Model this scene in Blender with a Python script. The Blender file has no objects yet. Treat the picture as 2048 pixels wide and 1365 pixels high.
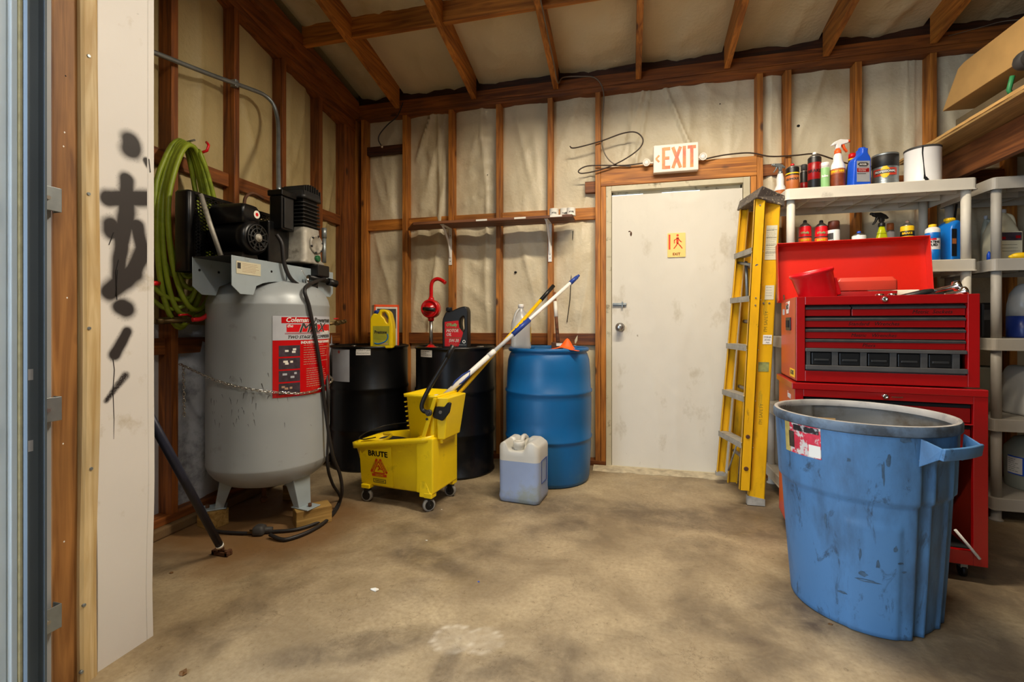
import bpy, bmesh, math, random
from mathutils import Vector, Matrix, noise
random.seed(7)
PI = math.pi
S = bpy.context.scene
COL = S.collection

# ------------------------------------------------------------------ camera
TH = math.radians(14); FPX = 940.0; EYE = 1.08
cam_d = bpy.data.cameras.new('camera')
cam = bpy.data.objects.new('camera', cam_d); COL.objects.link(cam)
cam.location = (0, 0, EYE)
cam.rotation_euler = (PI/2, 0, TH)
cam_d.sensor_fit = 'HORIZONTAL'; cam_d.sensor_width = 36
cam_d.lens = FPX/2048*36
cam_d.shift_y = -(682.5-648)/2048
cam_d.clip_start = 0.05
S.camera = cam

# ------------------------------------------------------------------ world, exposure, lamps
W = bpy.data.worlds.new('sky'); S.world = W; W.use_nodes = True
bg = W.node_tree.nodes['Background']
bg.inputs[0].default_value = (0.66, 0.81, 1.0, 1); bg.inputs[1].default_value = 6.4
S.view_settings.view_transform = 'Standard'; S.view_settings.look = 'None'
S.view_settings.gamma = 1; S.view_settings.use_curve_mapping = False
S.view_settings.exposure = 0.22

def area(name, loc, rot, sx, sy, power, col):
    l = bpy.data.lights.new(name, 'AREA'); l.shape = 'RECTANGLE'; l.size = sx; l.size_y = sy
    l.energy = power; l.color = col
    o = bpy.data.objects.new(name, l); COL.objects.link(o); o.location = loc; o.rotation_euler = rot
    return o
WARM = (1.0, 0.88, 0.70)
LAMPS = [(0.25, 2.1, 2.98, 66), (-0.1, 0.2, 3.3, 30)]  # second lamp is an unseen fill, added to brighten the ceiling
for i, (x, y, z, p) in enumerate(LAMPS):
    area('tube_light', (x, y, z), (0, 0, 0), 1.15, 0.14, p, WARM)
# portal at the big garage doorway, left of and behind the camera
pl = area('doorway_portal', (-1.72, -0.9, 1.3), (0, -PI/2, 0), 2.6, 3.6, 1, (1, 1, 1))
pl.data.cycles.is_portal = True

# ------------------------------------------------------------------ maths helpers
def C(h, a=1.0):
    h = h.lstrip('#'); v = [int(h[i:i+2], 16)/255 for i in (0, 2, 4)]
    return tuple(((c/12.92) if c <= .04045 else ((c+.055)/1.055)**2.4) for c in v)+(a,)
def _ray(px, py):
    a = (px-1024)/FPX
    return (a*math.cos(TH)-math.sin(TH), a*math.sin(TH)+math.cos(TH), -(py-648)/FPX)
def at(px, py, Y):      # photograph pixel -> point on the plane y = Y
    r = _ray(px, py); t = Y/r[1]; return Vector((r[0]*t, Y, EYE+r[2]*t))
def atx(px, py, X):
    r = _ray(px, py); t = X/r[0]; return Vector((X, r[1]*t, EYE+r[2]*t))
def atz(px, py, Z=0.0):
    r = _ray(px, py); t = (Z-EYE)/r[2]; return Vector((r[0]*t, r[1]*t, Z))
def face(o, xd=(1, 0, 0), up=(0, 0, 1)):
    xd = Vector(xd).normalized(); up = Vector(up).normalized(); n = xd.cross(up)
    return Matrix(((xd.x, up.x, n.x, o[0]), (xd.y, up.y, n.y, o[1]), (xd.z, up.z, n.z, o[2]), (0, 0, 0, 1)))

# ------------------------------------------------------------------ materials
def _n(nt, t, **k):
    n = nt.nodes.new(t)
    for a, b in k.items(): setattr(n, a, b)
    return n
def mat(name, col, rough=.5, metal=0, var=.12, vs=9, dirt=None, ds=4, dlo=.52, dhi=.62, bump=0, bs=80,
        st=(1, 1, 1), trans=0, alpha=1, ior=1.45, sss=0, emit=None, estr=1, coat=0, dirt2=None):
    m = bpy.data.materials.new(name); m.use_nodes = True; nt = m.node_tree
    b = nt.nodes['Principled BSDF']
    b.inputs['Roughness'].default_value = rough; b.inputs['Metallic'].default_value = metal
    b.inputs['IOR'].default_value = ior
    if coat: b.inputs['Coat Weight'].default_value = coat; b.inputs['Coat Roughness'].default_value = .15
    if trans: b.inputs['Transmission Weight'].default_value = trans
    if alpha < 1: b.inputs['Alpha'].default_value = alpha
    if emit:
        b.inputs['Emission Color'].default_value = C(emit); b.inputs['Emission Strength'].default_value = estr
    c = C(col) if isinstance(col, str) else col
    tc = _n(nt, 'ShaderNodeTexCoord'); mp = _n(nt, 'ShaderNodeMapping'); mp.inputs['Scale'].default_value = st
    nt.links.new(tc.outputs['Object'], mp.inputs['Vector'])
    last = None
    if var:
        nz = _n(nt, 'ShaderNodeTexNoise'); nz.inputs['Scale'].default_value = vs; nz.inputs['Detail'].default_value = 6
        nt.links.new(mp.outputs[0], nz.inputs['Vector'])
        mr = _n(nt, 'ShaderNodeMapRange'); mr.inputs[1].default_value = .3; mr.inputs[2].default_value = .7
        mr.inputs[3].default_value = 1-var; mr.inputs[4].default_value = 1+var*.6
        nt.links.new(nz.outputs[0], mr.inputs[0])
        mx = _n(nt, 'ShaderNodeVectorMath', operation='SCALE')
        mx.inputs[0].default_value = c[:3]; nt.links.new(mr.outputs[0], mx.inputs['Scale']); last = mx.outputs[0]
    if dirt:
        nd = _n(nt, 'ShaderNodeTexNoise'); nd.inputs['Scale'].default_value = ds; nd.inputs['Detail'].default_value = 9
        nd.inputs['Roughness'].default_value = .65
        nt.links.new(mp.outputs[0], nd.inputs['Vector'])
        r2 = _n(nt, 'ShaderNodeMapRange'); r2.inputs[1].default_value = dlo; r2.inputs[2].default_value = dhi
        nt.links.new(nd.outputs[0], r2.inputs[0])
        mm = _n(nt, 'ShaderNodeMix', data_type='RGBA')
        nt.links.new(r2.outputs[0], mm.inputs[0])
        if last: nt.links.new(last, mm.inputs[6])
        else: mm.inputs[6].default_value = c
        mm.inputs[7].default_value = C(dirt); last = mm.outputs[2]
    if dirt2:
        nd = _n(nt, 'ShaderNodeTexNoise'); nd.inputs['Scale'].default_value = dirt2[1]; nd.inputs['Detail'].default_value = 8
        nd.inputs['Roughness'].default_value = .7; nd.inputs['Distortion'].default_value = .8
        nt.links.new(mp.outputs[0], nd.inputs['Vector'])
        r2 = _n(nt, 'ShaderNodeMapRange'); r2.inputs[1].default_value = dirt2[2]; r2.inputs[2].default_value = dirt2[3]; r2.inputs[4].default_value = .85
        nt.links.new(nd.outputs[0], r2.inputs[0])
        mm = _n(nt, 'ShaderNodeMix', data_type='RGBA'); nt.links.new(r2.outputs[0], mm.inputs[0])
        nt.links.new(last, mm.inputs[6]); mm.inputs[7].default_value = C(dirt2[0]); last = mm.outputs[2]
    if last: nt.links.new(last, b.inputs['Base Color'])
    else: b.inputs['Base Color'].default_value = c
    if bump:
        nb = _n(nt, 'ShaderNodeTexNoise'); nb.inputs['Scale'].default_value = bs; nb.inputs['Detail'].default_value = 5
        nt.links.new(mp.outputs[0], nb.inputs['Vector'])
        bp = _n(nt, 'ShaderNodeBump'); bp.inputs['Strength'].default_value = bump; bp.inputs['Distance'].default_value = .01
        nt.links.new(nb.outputs[0], bp.inputs['Height']); nt.links.new(bp.outputs[0], b.inputs['Normal'])
    return m
def wood(name, dark, light, ax='z', rough=.6, knots=True, gs=1.0):
    """long-grain timber; ax is the direction of the grain"""
    m = bpy.data.materials.new(name); m.use_nodes = True; nt = m.node_tree; b = nt.nodes['Principled BSDF']
    b.inputs['Roughness'].default_value = rough
    tc = _n(nt, 'ShaderNodeTexCoord'); mp = _n(nt, 'ShaderNodeMapping')
    mp.inputs['Scale'].default_value = {'z': (22, 22, 1.3), 'x': (1.3, 22, 22), 'y': (22, 1.3, 22)}[ax]
    nt.links.new(tc.outputs['Object'], mp.inputs['Vector'])
    nz = _n(nt, 'ShaderNodeTexNoise'); nz.inputs['Scale'].default_value = 1.6*gs; nz.inputs['Detail'].default_value = 7
    nz.inputs['Distortion'].default_value = 1.2
    nt.links.new(mp.outputs[0], nz.inputs['Vector'])
    cr = _n(nt, 'ShaderNodeValToRGB'); e = cr.color_ramp.elements
    e[0].position = .33; e[0].color = C(dark); e[1].position = .66; e[1].color = C(light)
    nt.links.new(nz.outputs[0], cr.inputs[0])
    big = _n(nt, 'ShaderNodeTexNoise'); big.inputs['Scale'].default_value = 2.2; big.inputs['Detail'].default_value = 3
    nt.links.new(tc.outputs['Object'], big.inputs['Vector'])
    mr = _n(nt, 'ShaderNodeMapRange'); mr.inputs[1].default_value = .3; mr.inputs[2].default_value = .7
    mr.inputs[3].default_value = .62; mr.inputs[4].default_value = 1.12; nt.links.new(big.outputs[0], mr.inputs[0])
    sc = _n(nt, 'ShaderNodeVectorMath', operation='SCALE'); nt.links.new(cr.outputs[0], sc.inputs[0])
    nt.links.new(mr.outputs[0], sc.inputs['Scale']); last = sc.outputs[0]
    if knots:
        m2 = _n(nt, 'ShaderNodeMapping'); m2.inputs['Scale'].default_value = {'z': (7, 7, 3), 'x': (3, 7, 7), 'y': (7, 3, 7)}[ax]
        nt.links.new(tc.outputs['Object'], m2.inputs['Vector'])
        vo = _n(nt, 'ShaderNodeTexVoronoi'); vo.inputs['Scale'].default_value = 1.0
        nt.links.new(m2.outputs[0], vo.inputs['Vector'])
        r = _n(nt, 'ShaderNodeMapRange'); r.inputs[1].default_value = .07; r.inputs[2].default_value = .13
        r.inputs[3].default_value = .85; r.inputs[4].default_value = 0; nt.links.new(vo.outputs['Distance'], r.inputs[0])
        mm = _n(nt, 'ShaderNodeMix', data_type='RGBA'); nt.links.new(r.outputs[0], mm.inputs[0])
        nt.links.new(last, mm.inputs[6]); mm.inputs[7].default_value = C('#2a1204'); last = mm.outputs[2]
    nt.links.new(last, b.inputs['Base Color'])
    bp = _n(nt, 'ShaderNodeBump'); bp.inputs['Strength'].default_value = .35; bp.inputs['Distance'].default_value = .004
    nt.links.new(nz.outputs[0], bp.inputs['Height']); nt.links.new(bp.outputs[0], b.inputs['Normal'])
    return m

M = {}
for ax in 'xyz':
    M['stud_'+ax] = wood('stud_timber_'+ax, '#8a4d14', '#cc8230', ax)
    M['dark_'+ax] = wood('dark_timber_'+ax, '#5f2f0b', '#9a571c', ax)
M['deepwood'] = wood('dark_brown_timber', '#2c1507', '#52290f', 'x')
M['jamb'] = wood('jamb_timber', '#7a4c1e', '#b07a40', 'z')
M['pine'] = wood('pine_trim', '#c8a66c', '#e8cf9f', 'z', knots=False)
M['shelfwood'] = wood('shelf_board_timber', '#5c331c', '#8e5a38', 'x', knots=False)
M['blockwood'] = wood('block_timber', '#8c6a30', '#c29c58', 'x', knots=False)
M['loft'] = wood('loft_ply', '#8a6a3a', '#b8935a', 'y', knots=False)
M['beam'] = wood('loft_joist_timber', '#5b2f12', '#8f5528', 'y')
M['insul'] = mat('cream_vinyl_insulation', '#d6c8a8', .42, var=.12, vs=2.2, dirt='#ab946a', ds=1.6, dlo=.50, dhi=.80, bump=.35, bs=45)
M['insul_c'] = mat('dimmed_tan_vinyl', '#b9a676', .5, var=.18, vs=1.4, dirt='#836c3c', ds=1.1, dlo=.5, dhi=.8, bump=.35, bs=45)  # darker copy of the cream vinyl; dim ceiling light put into the colour
M['insul_t'] = mat('ceiling_vinyl_insulation', '#cdbc96', .5, var=.16, vs=1.4, dirt='#a08a5c', ds=1.1, dlo=.5, dhi=.8, bump=.35, bs=45)  # cream vinyl toned down; the ceiling's dimness is put into the colour
M['insul_b'] = mat('daylit_vinyl_insulation', '#b4b6bc', .42, var=.15, vs=3, dirt='#74767c', ds=3, bump=.3, bs=60)  # vinyl greyed blue; daylight on the lower wall is put into the colour
M['darkwall'] = mat('dark_board_wall', '#5a4a36', .7, var=.25, vs=3)
M['siding'] = mat('siding_metal', '#8c8a84', .5, .4)
M['whitepanel'] = mat('white_painted_panel', '#dbd7d2', .55, var=.06, vs=2, dirt='#b5a88f', ds=7, dlo=.60, dhi=.78, bump=.08, bs=20, dirt2=('#6f6557', 42, .69, .74))
M['black'] = mat('black_plastic', '#161514', .42, var=.2)
M['blackm'] = mat('black_painted_metal', '#0d0d0e', .32, .15, var=.25, vs=5, dirt='#2c241c', ds=6, dlo=.55, dhi=.8, bump=.05, bs=12)
M['spray'] = mat('black_spray_paint', '#241f1e', .8)
M['door'] = mat('white_painted_steel_door', '#d6cfbf', .48, var=.06, vs=1.7, dirt='#a99b7e', ds=5, dlo=.58, dhi=.80, bump=.30, bs=9, dirt2=('#80735a', 21, .68, .73), st=(1, 1, .6))
M['doorframe'] = mat('cream_door_frame_paint', '#c6bb9d', .5, var=.1, dirt='#6f6044', ds=14, dlo=.58, dhi=.7)
M['steel'] = mat('brushed_steel', '#a9a6a0', .3, .9, var=.15, vs=20)
M['galv'] = mat('galvanised_steel', '#8f9698', .42, .75, var=.22, vs=14)
M['chrome'] = mat('chrome', '#d8d6d2', .12, 1, var=0)
M['rust'] = mat('rusty_steel', '#5b3a24', .75, .3, var=.35, vs=40)
M['brass'] = mat('dull_brass', '#6e5a3a', .4, .8, var=.3)
M['tank'] = mat('grey_tank_paint', '#a1a7aa', .38, .1, var=.08, vs=2.5, dirt='#77756c', ds=9, dlo=.6, dhi=.8, bump=.05, bs=15)
M['tankdark'] = mat('tank_drip_stain', '#3c3a38', .6)
M['bluegrey'] = mat('blue_grey_sheet_metal', '#9eabb2', .4, .15, var=.08, dirt='#7a7a70', ds=8, dlo=.62, dhi=.8)
M['alu'] = mat('cast_aluminium', '#a9a498', .6, .3, var=.2, vs=22, dirt='#4c463c', ds=10, dlo=.56, dhi=.75)
M['finmetal'] = mat('finned_iron', '#3a3a3a', .45, .6, var=.2)
M['bluedrum'] = mat('blue_plastic', '#0b5b93', .38, var=.12, vs=3, dirt='#3a6f86', ds=6, dlo=.62, dhi=.85, bump=.03, bs=10)
M['can_blue'] = mat('worn_blue_plastic', '#4c78a3', .55, var=.12, vs=3, dirt='#34495f', ds=5.5, dlo=.46, dhi=.72, bump=.10, bs=25, st=(1, 1, .35), dirt2=('#2a3846', 17, .57, .67))
M['can_in'] = mat('grimy_grey_plastic', '#7c7a74', .65, var=.15, vs=5, dirt='#55452e', ds=4, dlo=.46, dhi=.66)
M['rimgrey'] = mat('grey_rim_plastic', '#a09c96', .55, var=.18, vs=12, dirt='#66686a', ds=8, dlo=.5, dhi=.7)
M['yellow'] = mat('yellow_bucket_plastic', '#f2cf0c', .38, var=.06, dirt='#9c8410', ds=9, dlo=.60, dhi=.82, dirt2=('#6e6212', 34, .66, .72))
M['yelpole'] = mat('yellow_pole_paint', '#e8b90c', .35, var=.05)
M['fibre'] = mat('yellow_fibreglass', '#dba50c', .42, var=.12, vs=16, dirt='#93731c', ds=13, dlo=.58, dhi=.8, st=(1, 1, .3), dirt2=('#5d4a18', 40, .64, .70))
M['white'] = mat('white_plastic', '#e9e6e0', .4, var=.04)
M['paper'] = mat('white_paper', '#e4dfd2', .7, var=.05)
M['silver'] = mat('silver_foil_label', '#b9bbbe', .35, .4, var=.1)
M['blue'] = mat('blue_plastic_grip', '#25408f', .4, var=.08)
M['cobalt'] = mat('cobalt_blue_plastic', '#1c52c6', .32, var=.06)
M['skyblue'] = mat('bright_blue_plastic', '#1070c4', .32, var=.06)
M['red'] = mat('shaded_toolbox_red', '#980609', .3, .0, var=.08, vs=3, dirt='#7a0608', ds=30, dlo=.62, dhi=.75, coat=.4)  # toolbox fronts: shade put into a deeper red
M['redpale'] = mat('pale_daylit_red_paint', '#c43a26', .4, .0, var=.1, vs=3, coat=.2)  # toolbox sides: daylight from the left put into a paler red
M['redlid'] = mat('lamplit_toolbox_red', '#c8200f', .32, .0, var=.08, vs=3, coat=.3)  # lid and tray: toolbox red with lamp light put in
M['redplast'] = mat('red_plastic', '#d5121c', .3, var=.06)
M['pump_red'] = mat('red_pump_enamel', '#c30a10', .22, var=.1, coat=.5)
M['dkred'] = mat('dark_red_paint', '#8f0609', .35, var=.1)
M['toolgrey'] = mat('grey_drawer_trim', '#55524f', .45, .3, var=.2)
M['nearblack'] = mat('dark_cavity', '#0a0807', .9, var=0)  # near-black that paints in the shade of recesses; also print and drips
M['shelfpl'] = mat('beige_shelf_plastic', '#d5cdbb', .5, var=.05, dirt='#8f8878', ds=7, dlo=.62, dhi=.8)
M['shelf2pl'] = mat('grey_shelf_plastic', '#aaa396', .5, var=.06)
M['green'] = mat('green_hose_rubber', '#8b9c28', .42, var=.25, vs=9, dirt='#4f5c1c', ds=6, dlo=.5, dhi=.7)
M['redhose'] = mat('red_hose_rubber', '#cc1c24', .4)
M['cord'] = mat('black_cord_rubber', '#232020', .5, var=.2)
M['wire'] = mat('grey_cable_sheath', '#74695a', .5)
M['brownwire'] = mat('brown_cable_sheath', '#3a2a1e', .5)
M['orange'] = mat('orange_print', '#f25a1e', .5, var=.05)
M['orangelt'] = mat('orange_exit_plastic', '#fa8c3c', .4, var=.25, vs=14, dirt='#f4552e', ds=9, dlo=.45, dhi=.6)
M['exitcase'] = mat('cream_exit_case', '#efe0cf', .4, var=.04)
M['cardboard'] = mat('tan_cardboard', '#c49a5c', .75, var=.1)
M['natural'] = mat('natural_translucent_plastic', '#dcd8cc', .4, var=.06, trans=.25)
M['clearjug'] = mat('clear_frosted_jug', '#e6e6e2', .28, var=.03, trans=.55)
M['bluefluid'] = mat('blue_fluid_in_jug', '#8f9ebc', .35, var=.1, vs=4, dirt='#8d9490', ds=3)
M['deepfluid'] = mat('deep_blue_washer_fluid', '#2a3f8c', .3, var=.12, trans=.1)
M['creamjug'] = mat('cream_jug_plastic', '#c9c3a8', .4, var=.06)
M['greyjug'] = mat('grey_green_bucket_plastic', '#9d9f8e', .45, var=.08)
M['charcoal'] = mat('charcoal_rubber', '#3a3836', .6, var=.25, vs=30)
M['wheel'] = mat('grey_caster_rubber', '#8a8780', .5)
M['yel'] = mat('yellow_print', '#f5c518', .45)
M['yelgreen'] = mat('yellow_green_liquid_bottle', '#c7cf1a', .28, trans=.2)
M['greenp'] = mat('green_print', '#2e7a46', .5)
M['ltgreen'] = mat('pale_green_print', '#8fbd7c', .45)
M['brown'] = mat('brown_plastic_cap', '#5d2c1c', .45)
M['brownlab'] = mat('orange_brown_label', '#b5662e', .45)
M['olive'] = mat('olive_yellow_label', '#a9a42c', .5, var=.2, vs=12)
M['pink'] = mat('flesh_print', '#b38f78', .6)
M['purple'] = mat('dark_photo_print', '#40343e', .5, var=.5, vs=40)
M['ltgrey'] = mat('light_grey_print', '#b9bcc4', .5)
M['concrete'] = mat('concrete_curb', '#6b5335', .85, var=.25, vs=8, bump=.5, bs=30)
M['leaf'] = mat('dry_leaf', '#6b4a26', .8, var=.3)
M['tubeglow'] = mat('lit_tube', '#ffffff', .4, var=0, emit='#ffe2b8', estr=9)
M['greenglass'] = mat('green_sight_glass', '#1d5a34', .12, var=0)
M['trackblue'] = mat('blue_grey_track_metal', '#56616b', .6, .15, var=.12, vs=3)
M['trackgrey'] = mat('grey_track_metal', '#9a9da0', .6, .1, var=.12, vs=5)
M['doorpaint'] = mat('pale_blue_door_paint', '#cfdbe2', .4, var=.06)
M['creamseal'] = mat('cream_weather_seal', '#cfc59a', .7, var=.2, vs=30)

# ------------------------------------------------------------------ mesh builder
class B:
    def __init__(s): s.bm = bmesh.new(); s.mi = 0
    def _new(s, vs, fs, smooth=False):
        v = [s.bm.verts.new(p) for p in vs]
        for f in fs:
            try:
                q = s.bm.faces.new([v[i] for i in f]); q.material_index = s.mi; q.smooth = smooth
            except ValueError: pass
        return v
    def box(s, x0, x1, y0, y1, z0, z1, m=None):
        vs = [(x0, y0, z0), (x1, y0, z0), (x1, y1, z0), (x0, y1, z0), (x0, y0, z1), (x1, y0, z1), (x1, y1, z1), (x0, y1, z1)]
        if m is not None: vs = [m @ Vector(v) for v in vs]
        s._new(vs, [(0, 3, 2, 1), (4, 5, 6, 7), (0, 1, 5, 4), (1, 2, 6, 5), (2, 3, 7, 6), (3, 0, 4, 7)]); return s
    def hexa(s, p):  # 8 corner points, same order as box
        s._new(p, [(0, 3, 2, 1), (4, 5, 6, 7), (0, 1, 5, 4), (1, 2, 6, 5), (2, 3, 7, 6), (3, 0, 4, 7)]); return s
    def ringloft(s, rings, cap0=True, cap1=True, smooth=True):
        n = len(rings[0]); vs = [p for r in rings for p in r]; fs = []
        for k in range(len(rings)-1):
            for i in range(n):
                j = (i+1) % n; fs.append((k*n+i, k*n+j, (k+1)*n+j, (k+1)*n+i))
        v = s._new(vs, fs, smooth)
        for cap, k, rev in ((cap0, 0, True), (cap1, len(rings)-1, False)):
            if cap:
                idx = [v[k*n+i] for i in range(n)]
                if rev: idx.reverse()
                try: q = s.bm.faces.new(idx); q.material_index = s.mi
                except ValueError: pass
        return s
    def lathe(s, prof, seg=32, o=(0, 0, 0), cap0=True, cap1=True, m=None, smooth=True):
        rings = []
        for r, z in prof:
            ring = [Vector((r*math.cos(2*PI*i/seg), r*math.sin(2*PI*i/seg), z)) for i in range(seg)]
            rings.append([(m @ p if m is not None else p)+Vector(o) for p in ring])
        return s.ringloft(rings, cap0, cap1, smooth)
    def cyl(s, p0, p1, r0, r1=None, seg=16):
        p0, p1 = Vector(p0), Vector(p1); r1 = r0 if r1 is None else r1
        d = (p1-p0); q = d.to_track_quat('Z', 'Y').to_matrix().to_4x4()
        return s.lathe([(r0, 0), (r1, d.length)], seg, p0, m=q)
    def tube(s, pts, r, seg=8, cap=True):
        pts = [Vector(p) for p in pts]; rings = []; up = None
        for i, p in enumerate(pts):
            d = (pts[min(i+1, len(pts)-1)]-pts[max(i-1, 0)]).normalized()
            if up is None: up = Vector((0, 0, 1)) if abs(d.z) < .9 else Vector((1, 0, 0))
            a = d.cross(up)
            if a.length < 1e-5: a = d.orthogonal()
            a.normalize(); up = a.cross(d).normalized()
            rr_ = r[i] if isinstance(r, (list, tuple)) else r
            rings.append([p+(a*math.cos(2*PI*k/seg)+up*math.sin(2*PI*k/seg))*rr_ for k in range(seg)])
        return s.ringloft(rings, cap, cap)
    def loft(s, secs, cap0=True, cap1=True, n=5, smooth=True):
        """secs: (z, w, d, r[, cx, cy[, tilt]]) rounded-rectangle sections"""
        rings = []
        for q in secs:
            z, w, d, r = q[:4]; cx, cy = (q[4], q[5]) if len(q) > 5 else (0, 0); tl = q[6] if len(q) > 6 else 0
            rings.append([Vector((cx+x, cy+y, z+tl*x)) for x, y in rrect(w, d, r, n)])
        return s.ringloft(rings, cap0, cap1, smooth)
    def sphere(s, o, r, seg=16, sc=(1, 1, 1)):
        pr = [(math.sin(PI*i/(seg//2))*r+1e-5, -math.cos(PI*i/(seg//2))*r) for i in range(seg//2+1)]
        return s.lathe([(a, b) for a, b in pr], seg, o, m=Matrix.Diagonal((sc[0], sc[1], sc[2], 1)))
    def arc(s, R, a0, a1, z0, z1, th=.001, n=16, o=(0, 0, 0)):
        vs = []; fs = []
        for i in range(n+1):
            a = a0+(a1-a0)*i/n
            for rr_, z in ((R, z0), (R+th, z0), (R+th, z1), (R, z1)):
                vs.append((o[0]+rr_*math.cos(a), o[1]+rr_*math.sin(a), z))
        for i in range(n):
            for k in range(4): fs.append((i*4+k, i*4+(k+1) % 4, (i+1)*4+(k+1) % 4, (i+1)*4+k))
        fs += [(0, 1, 2, 3), (n*4+3, n*4+2, n*4+1, n*4)]
        s._new(vs, fs); return s
def rrect(w, d, r, n=5):
    r = min(r, w/2-1e-4, d/2-1e-4); out = []
    for cx, cy, a0 in ((w/2-r, d/2-r, 0), (-w/2+r, d/2-r, PI/2), (-w/2+r, -d/2+r, PI), (w/2-r, -d/2+r, 1.5*PI)):
        for i in range(n+1):
            a = a0+PI/2*i/n; out.append((cx+r*math.cos(a), cy+r*math.sin(a)))
    return out
def smooth_pts(P, k=6):
    P = [Vector(p) for p in P]; out = []
    for i in range(len(P)-1):
        a, b, c, d = P[max(i-1, 0)], P[i], P[i+1], P[min(i+2, len(P)-1)]
        for j in range(k):
            t = j/k
            out.append(.5*((2*b)+(c-a)*t+(2*a-5*b+4*c-d)*t*t+(3*b-a-3*c+d)*t**3))
    out.append(P[-1]); return out

def obj(name, b, mats, parent=None, bevel=0, sharp=35, seg=2):
    if isinstance(b, B):
        bmesh.ops.recalc_face_normals(b.bm, faces=b.bm.faces)
        me = bpy.data.meshes.new(name); b.bm.to_mesh(me); b.bm.free()
    else: me = b
    if not isinstance(mats, (list, tuple)): mats = [mats]
    me.materials.clear()
    for m in mats: me.materials.append(M[m] if isinstance(m, str) else m)
    o = bpy.data.objects.new(name, me); COL.objects.link(o)
    if parent: o.parent = parent
    if bevel:
        md = o.modifiers.new('bevel', 'BEVEL'); md.width = bevel; md.segments = seg; md.limit_method = 'ANGLE'
        md.angle_limit = math.radians(40)
    return o
def thing(name, label, cat, loc=(0, 0, 0), rz=0, group=None):
    o = bpy.data.objects.new(name, None); COL.objects.link(o); o.location = loc; o.rotation_euler = (0, 0, rz)
    o.empty_display_size = .05
    o['label'] = label; o['category'] = cat
    if group: o['group'] = group
    return o
def tag(o, label, cat, group=None):
    o['label'] = label; o['category'] = cat
    if group: o['group'] = group
    return o
def struct(name, b, mats, **k):
    o = obj(name, b, mats, **k); o['kind'] = 'structure'; return o
def empty_struct(name):
    o = bpy.data.objects.new(name, None); COL.objects.link(o); o['kind'] = 'structure'; return o
def plab(o, l): o['label'] = l; return o
def dup(root, loc, rz=0, label=None):
    r = root.copy(); COL.objects.link(r); r.location = loc; r.rotation_euler = (0, 0, rz)
    if label: r['label'] = label
    for ch in list(root.children):
        c = ch.copy(); COL.objects.link(c); c.parent = r
        for g in list(ch.children):
            d = g.copy(); COL.objects.link(d); d.parent = c
    return r

def curve_plate(outline, holes=(), th=.02, bev=.004, smooth=False, res=2):
    """2-D outline (x, z) with holes, extruded along y with rounded edges -> mesh centred on y = 0"""
    cu = bpy.data.curves.new('tmp', 'CURVE'); cu.dimensions = '2D'; cu.fill_mode = 'BOTH'
    cu.extrude = max(th/2-bev, .0001); cu.bevel_depth = bev; cu.bevel_resolution = res; cu.offset = -bev
    for lp in [outline]+list(holes):
        sp = cu.splines.new('POLY'); sp.points.add(len(lp)-1)
        for i, (x, z) in enumerate(lp): sp.points[i].co = (x, z, 0, 1)
        sp.use_cyclic_u = True
    ob = bpy.data.objects.new('tmp', cu)
    me = bpy.data.meshes.new_from_object(ob); bpy.data.objects.remove(ob)
    me.transform(Matrix.Rotation(PI/2, 4, 'X'))
    return me
def rpoly(P, r=.01, n=4):
    """round the corners of a polygon"""
    out = []; N = len(P)
    for i in range(N):
        p = Vector(P[i][:2]); a = Vector(P[i-1][:2]); b = Vector(P[(i+1) % N][:2]); rr_ = P[i][2] if len(P[i]) > 2 else r
        u = a-p; v = b-p; k = min(rr_, u.length*.45, v.length*.45)
        s0 = p+u.normalized()*k; s1 = p+v.normalized()*k
        for j in range(n+1):
            t = j/n; out.append(tuple((1-t)**2*s0+2*t*(1-t)*p+t*t*s1))
    return out
def ell(cx, cy, rx, ry, n=20): return [(cx+rx*math.cos(2*PI*i/n), cy+ry*math.sin(2*PI*i/n)) for i in range(n)]

_tcache = {}
def text(s, size, m, parent, Mx=None, ext=.0006, align='CENTER', shear=0, bold=0, sx=1, cyl=None, name='lettering', maxw=None):
    """flat lettering; cyl=(R, angle, z, (cx,cy)) wraps it round a vertical cylinder"""
    cu = bpy.data.curves.new('tmp', 'FONT'); cu.body = s; cu.size = size; cu.extrude = ext; cu.align_x = align
    cu.align_y = 'CENTER'; cu.shear = shear; cu.resolution_u = 2
    ob = bpy.data.objects.new('tmp', cu); me = bpy.data.meshes.new_from_object(ob); bpy.data.objects.remove(ob)
    if bold and len(me.vertices):      # heavier strokes: the outline repeated a hair to each side
        bmb = bmesh.new()
        for dx, dy in ((-bold, 0), (bold, 0), (0, bold*.8), (0, -bold*.8)):
            m2 = me.copy(); m2.transform(Matrix.Translation((dx, dy, 0))); bmb.from_mesh(m2); bpy.data.meshes.remove(m2)
        bmb.to_mesh(me); bmb.free()
    if maxw and len(me.vertices):
        w = max(v.co.x for v in me.vertices)-min(v.co.x for v in me.vertices)
        sx = sx*min(1.0, maxw/(w*sx))if w else sx
    for v in me.vertices: v.co.x *= sx
    if cyl:
        R, a0, z0, c0 = cyl
        bmt = bmesh.new(); bmt.from_mesh(me)
        if bmt.verts:
            xa, xb_ = min(v.co.x for v in bmt.verts), max(v.co.x for v in bmt.verts); stp = max(R*.07, .002); xx = xa+stp
            while xx < xb_:
                bmesh.ops.bisect_plane(bmt, geom=bmt.verts[:]+bmt.edges[:]+bmt.faces[:], plane_co=(xx, 0, 0), plane_no=(1, 0, 0), dist=1e-6); xx += stp
        bmt.to_mesh(me); bmt.free()
        for v in me.vertices:
            a = a0+v.co.x/R; rr_ = R+v.co.z
            v.co = (c0[0]+rr_*math.cos(a), c0[1]+rr_*math.sin(a), z0+v.co.y)
    else: me.transform(Mx)
    return obj(name, me, m, parent)
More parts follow.
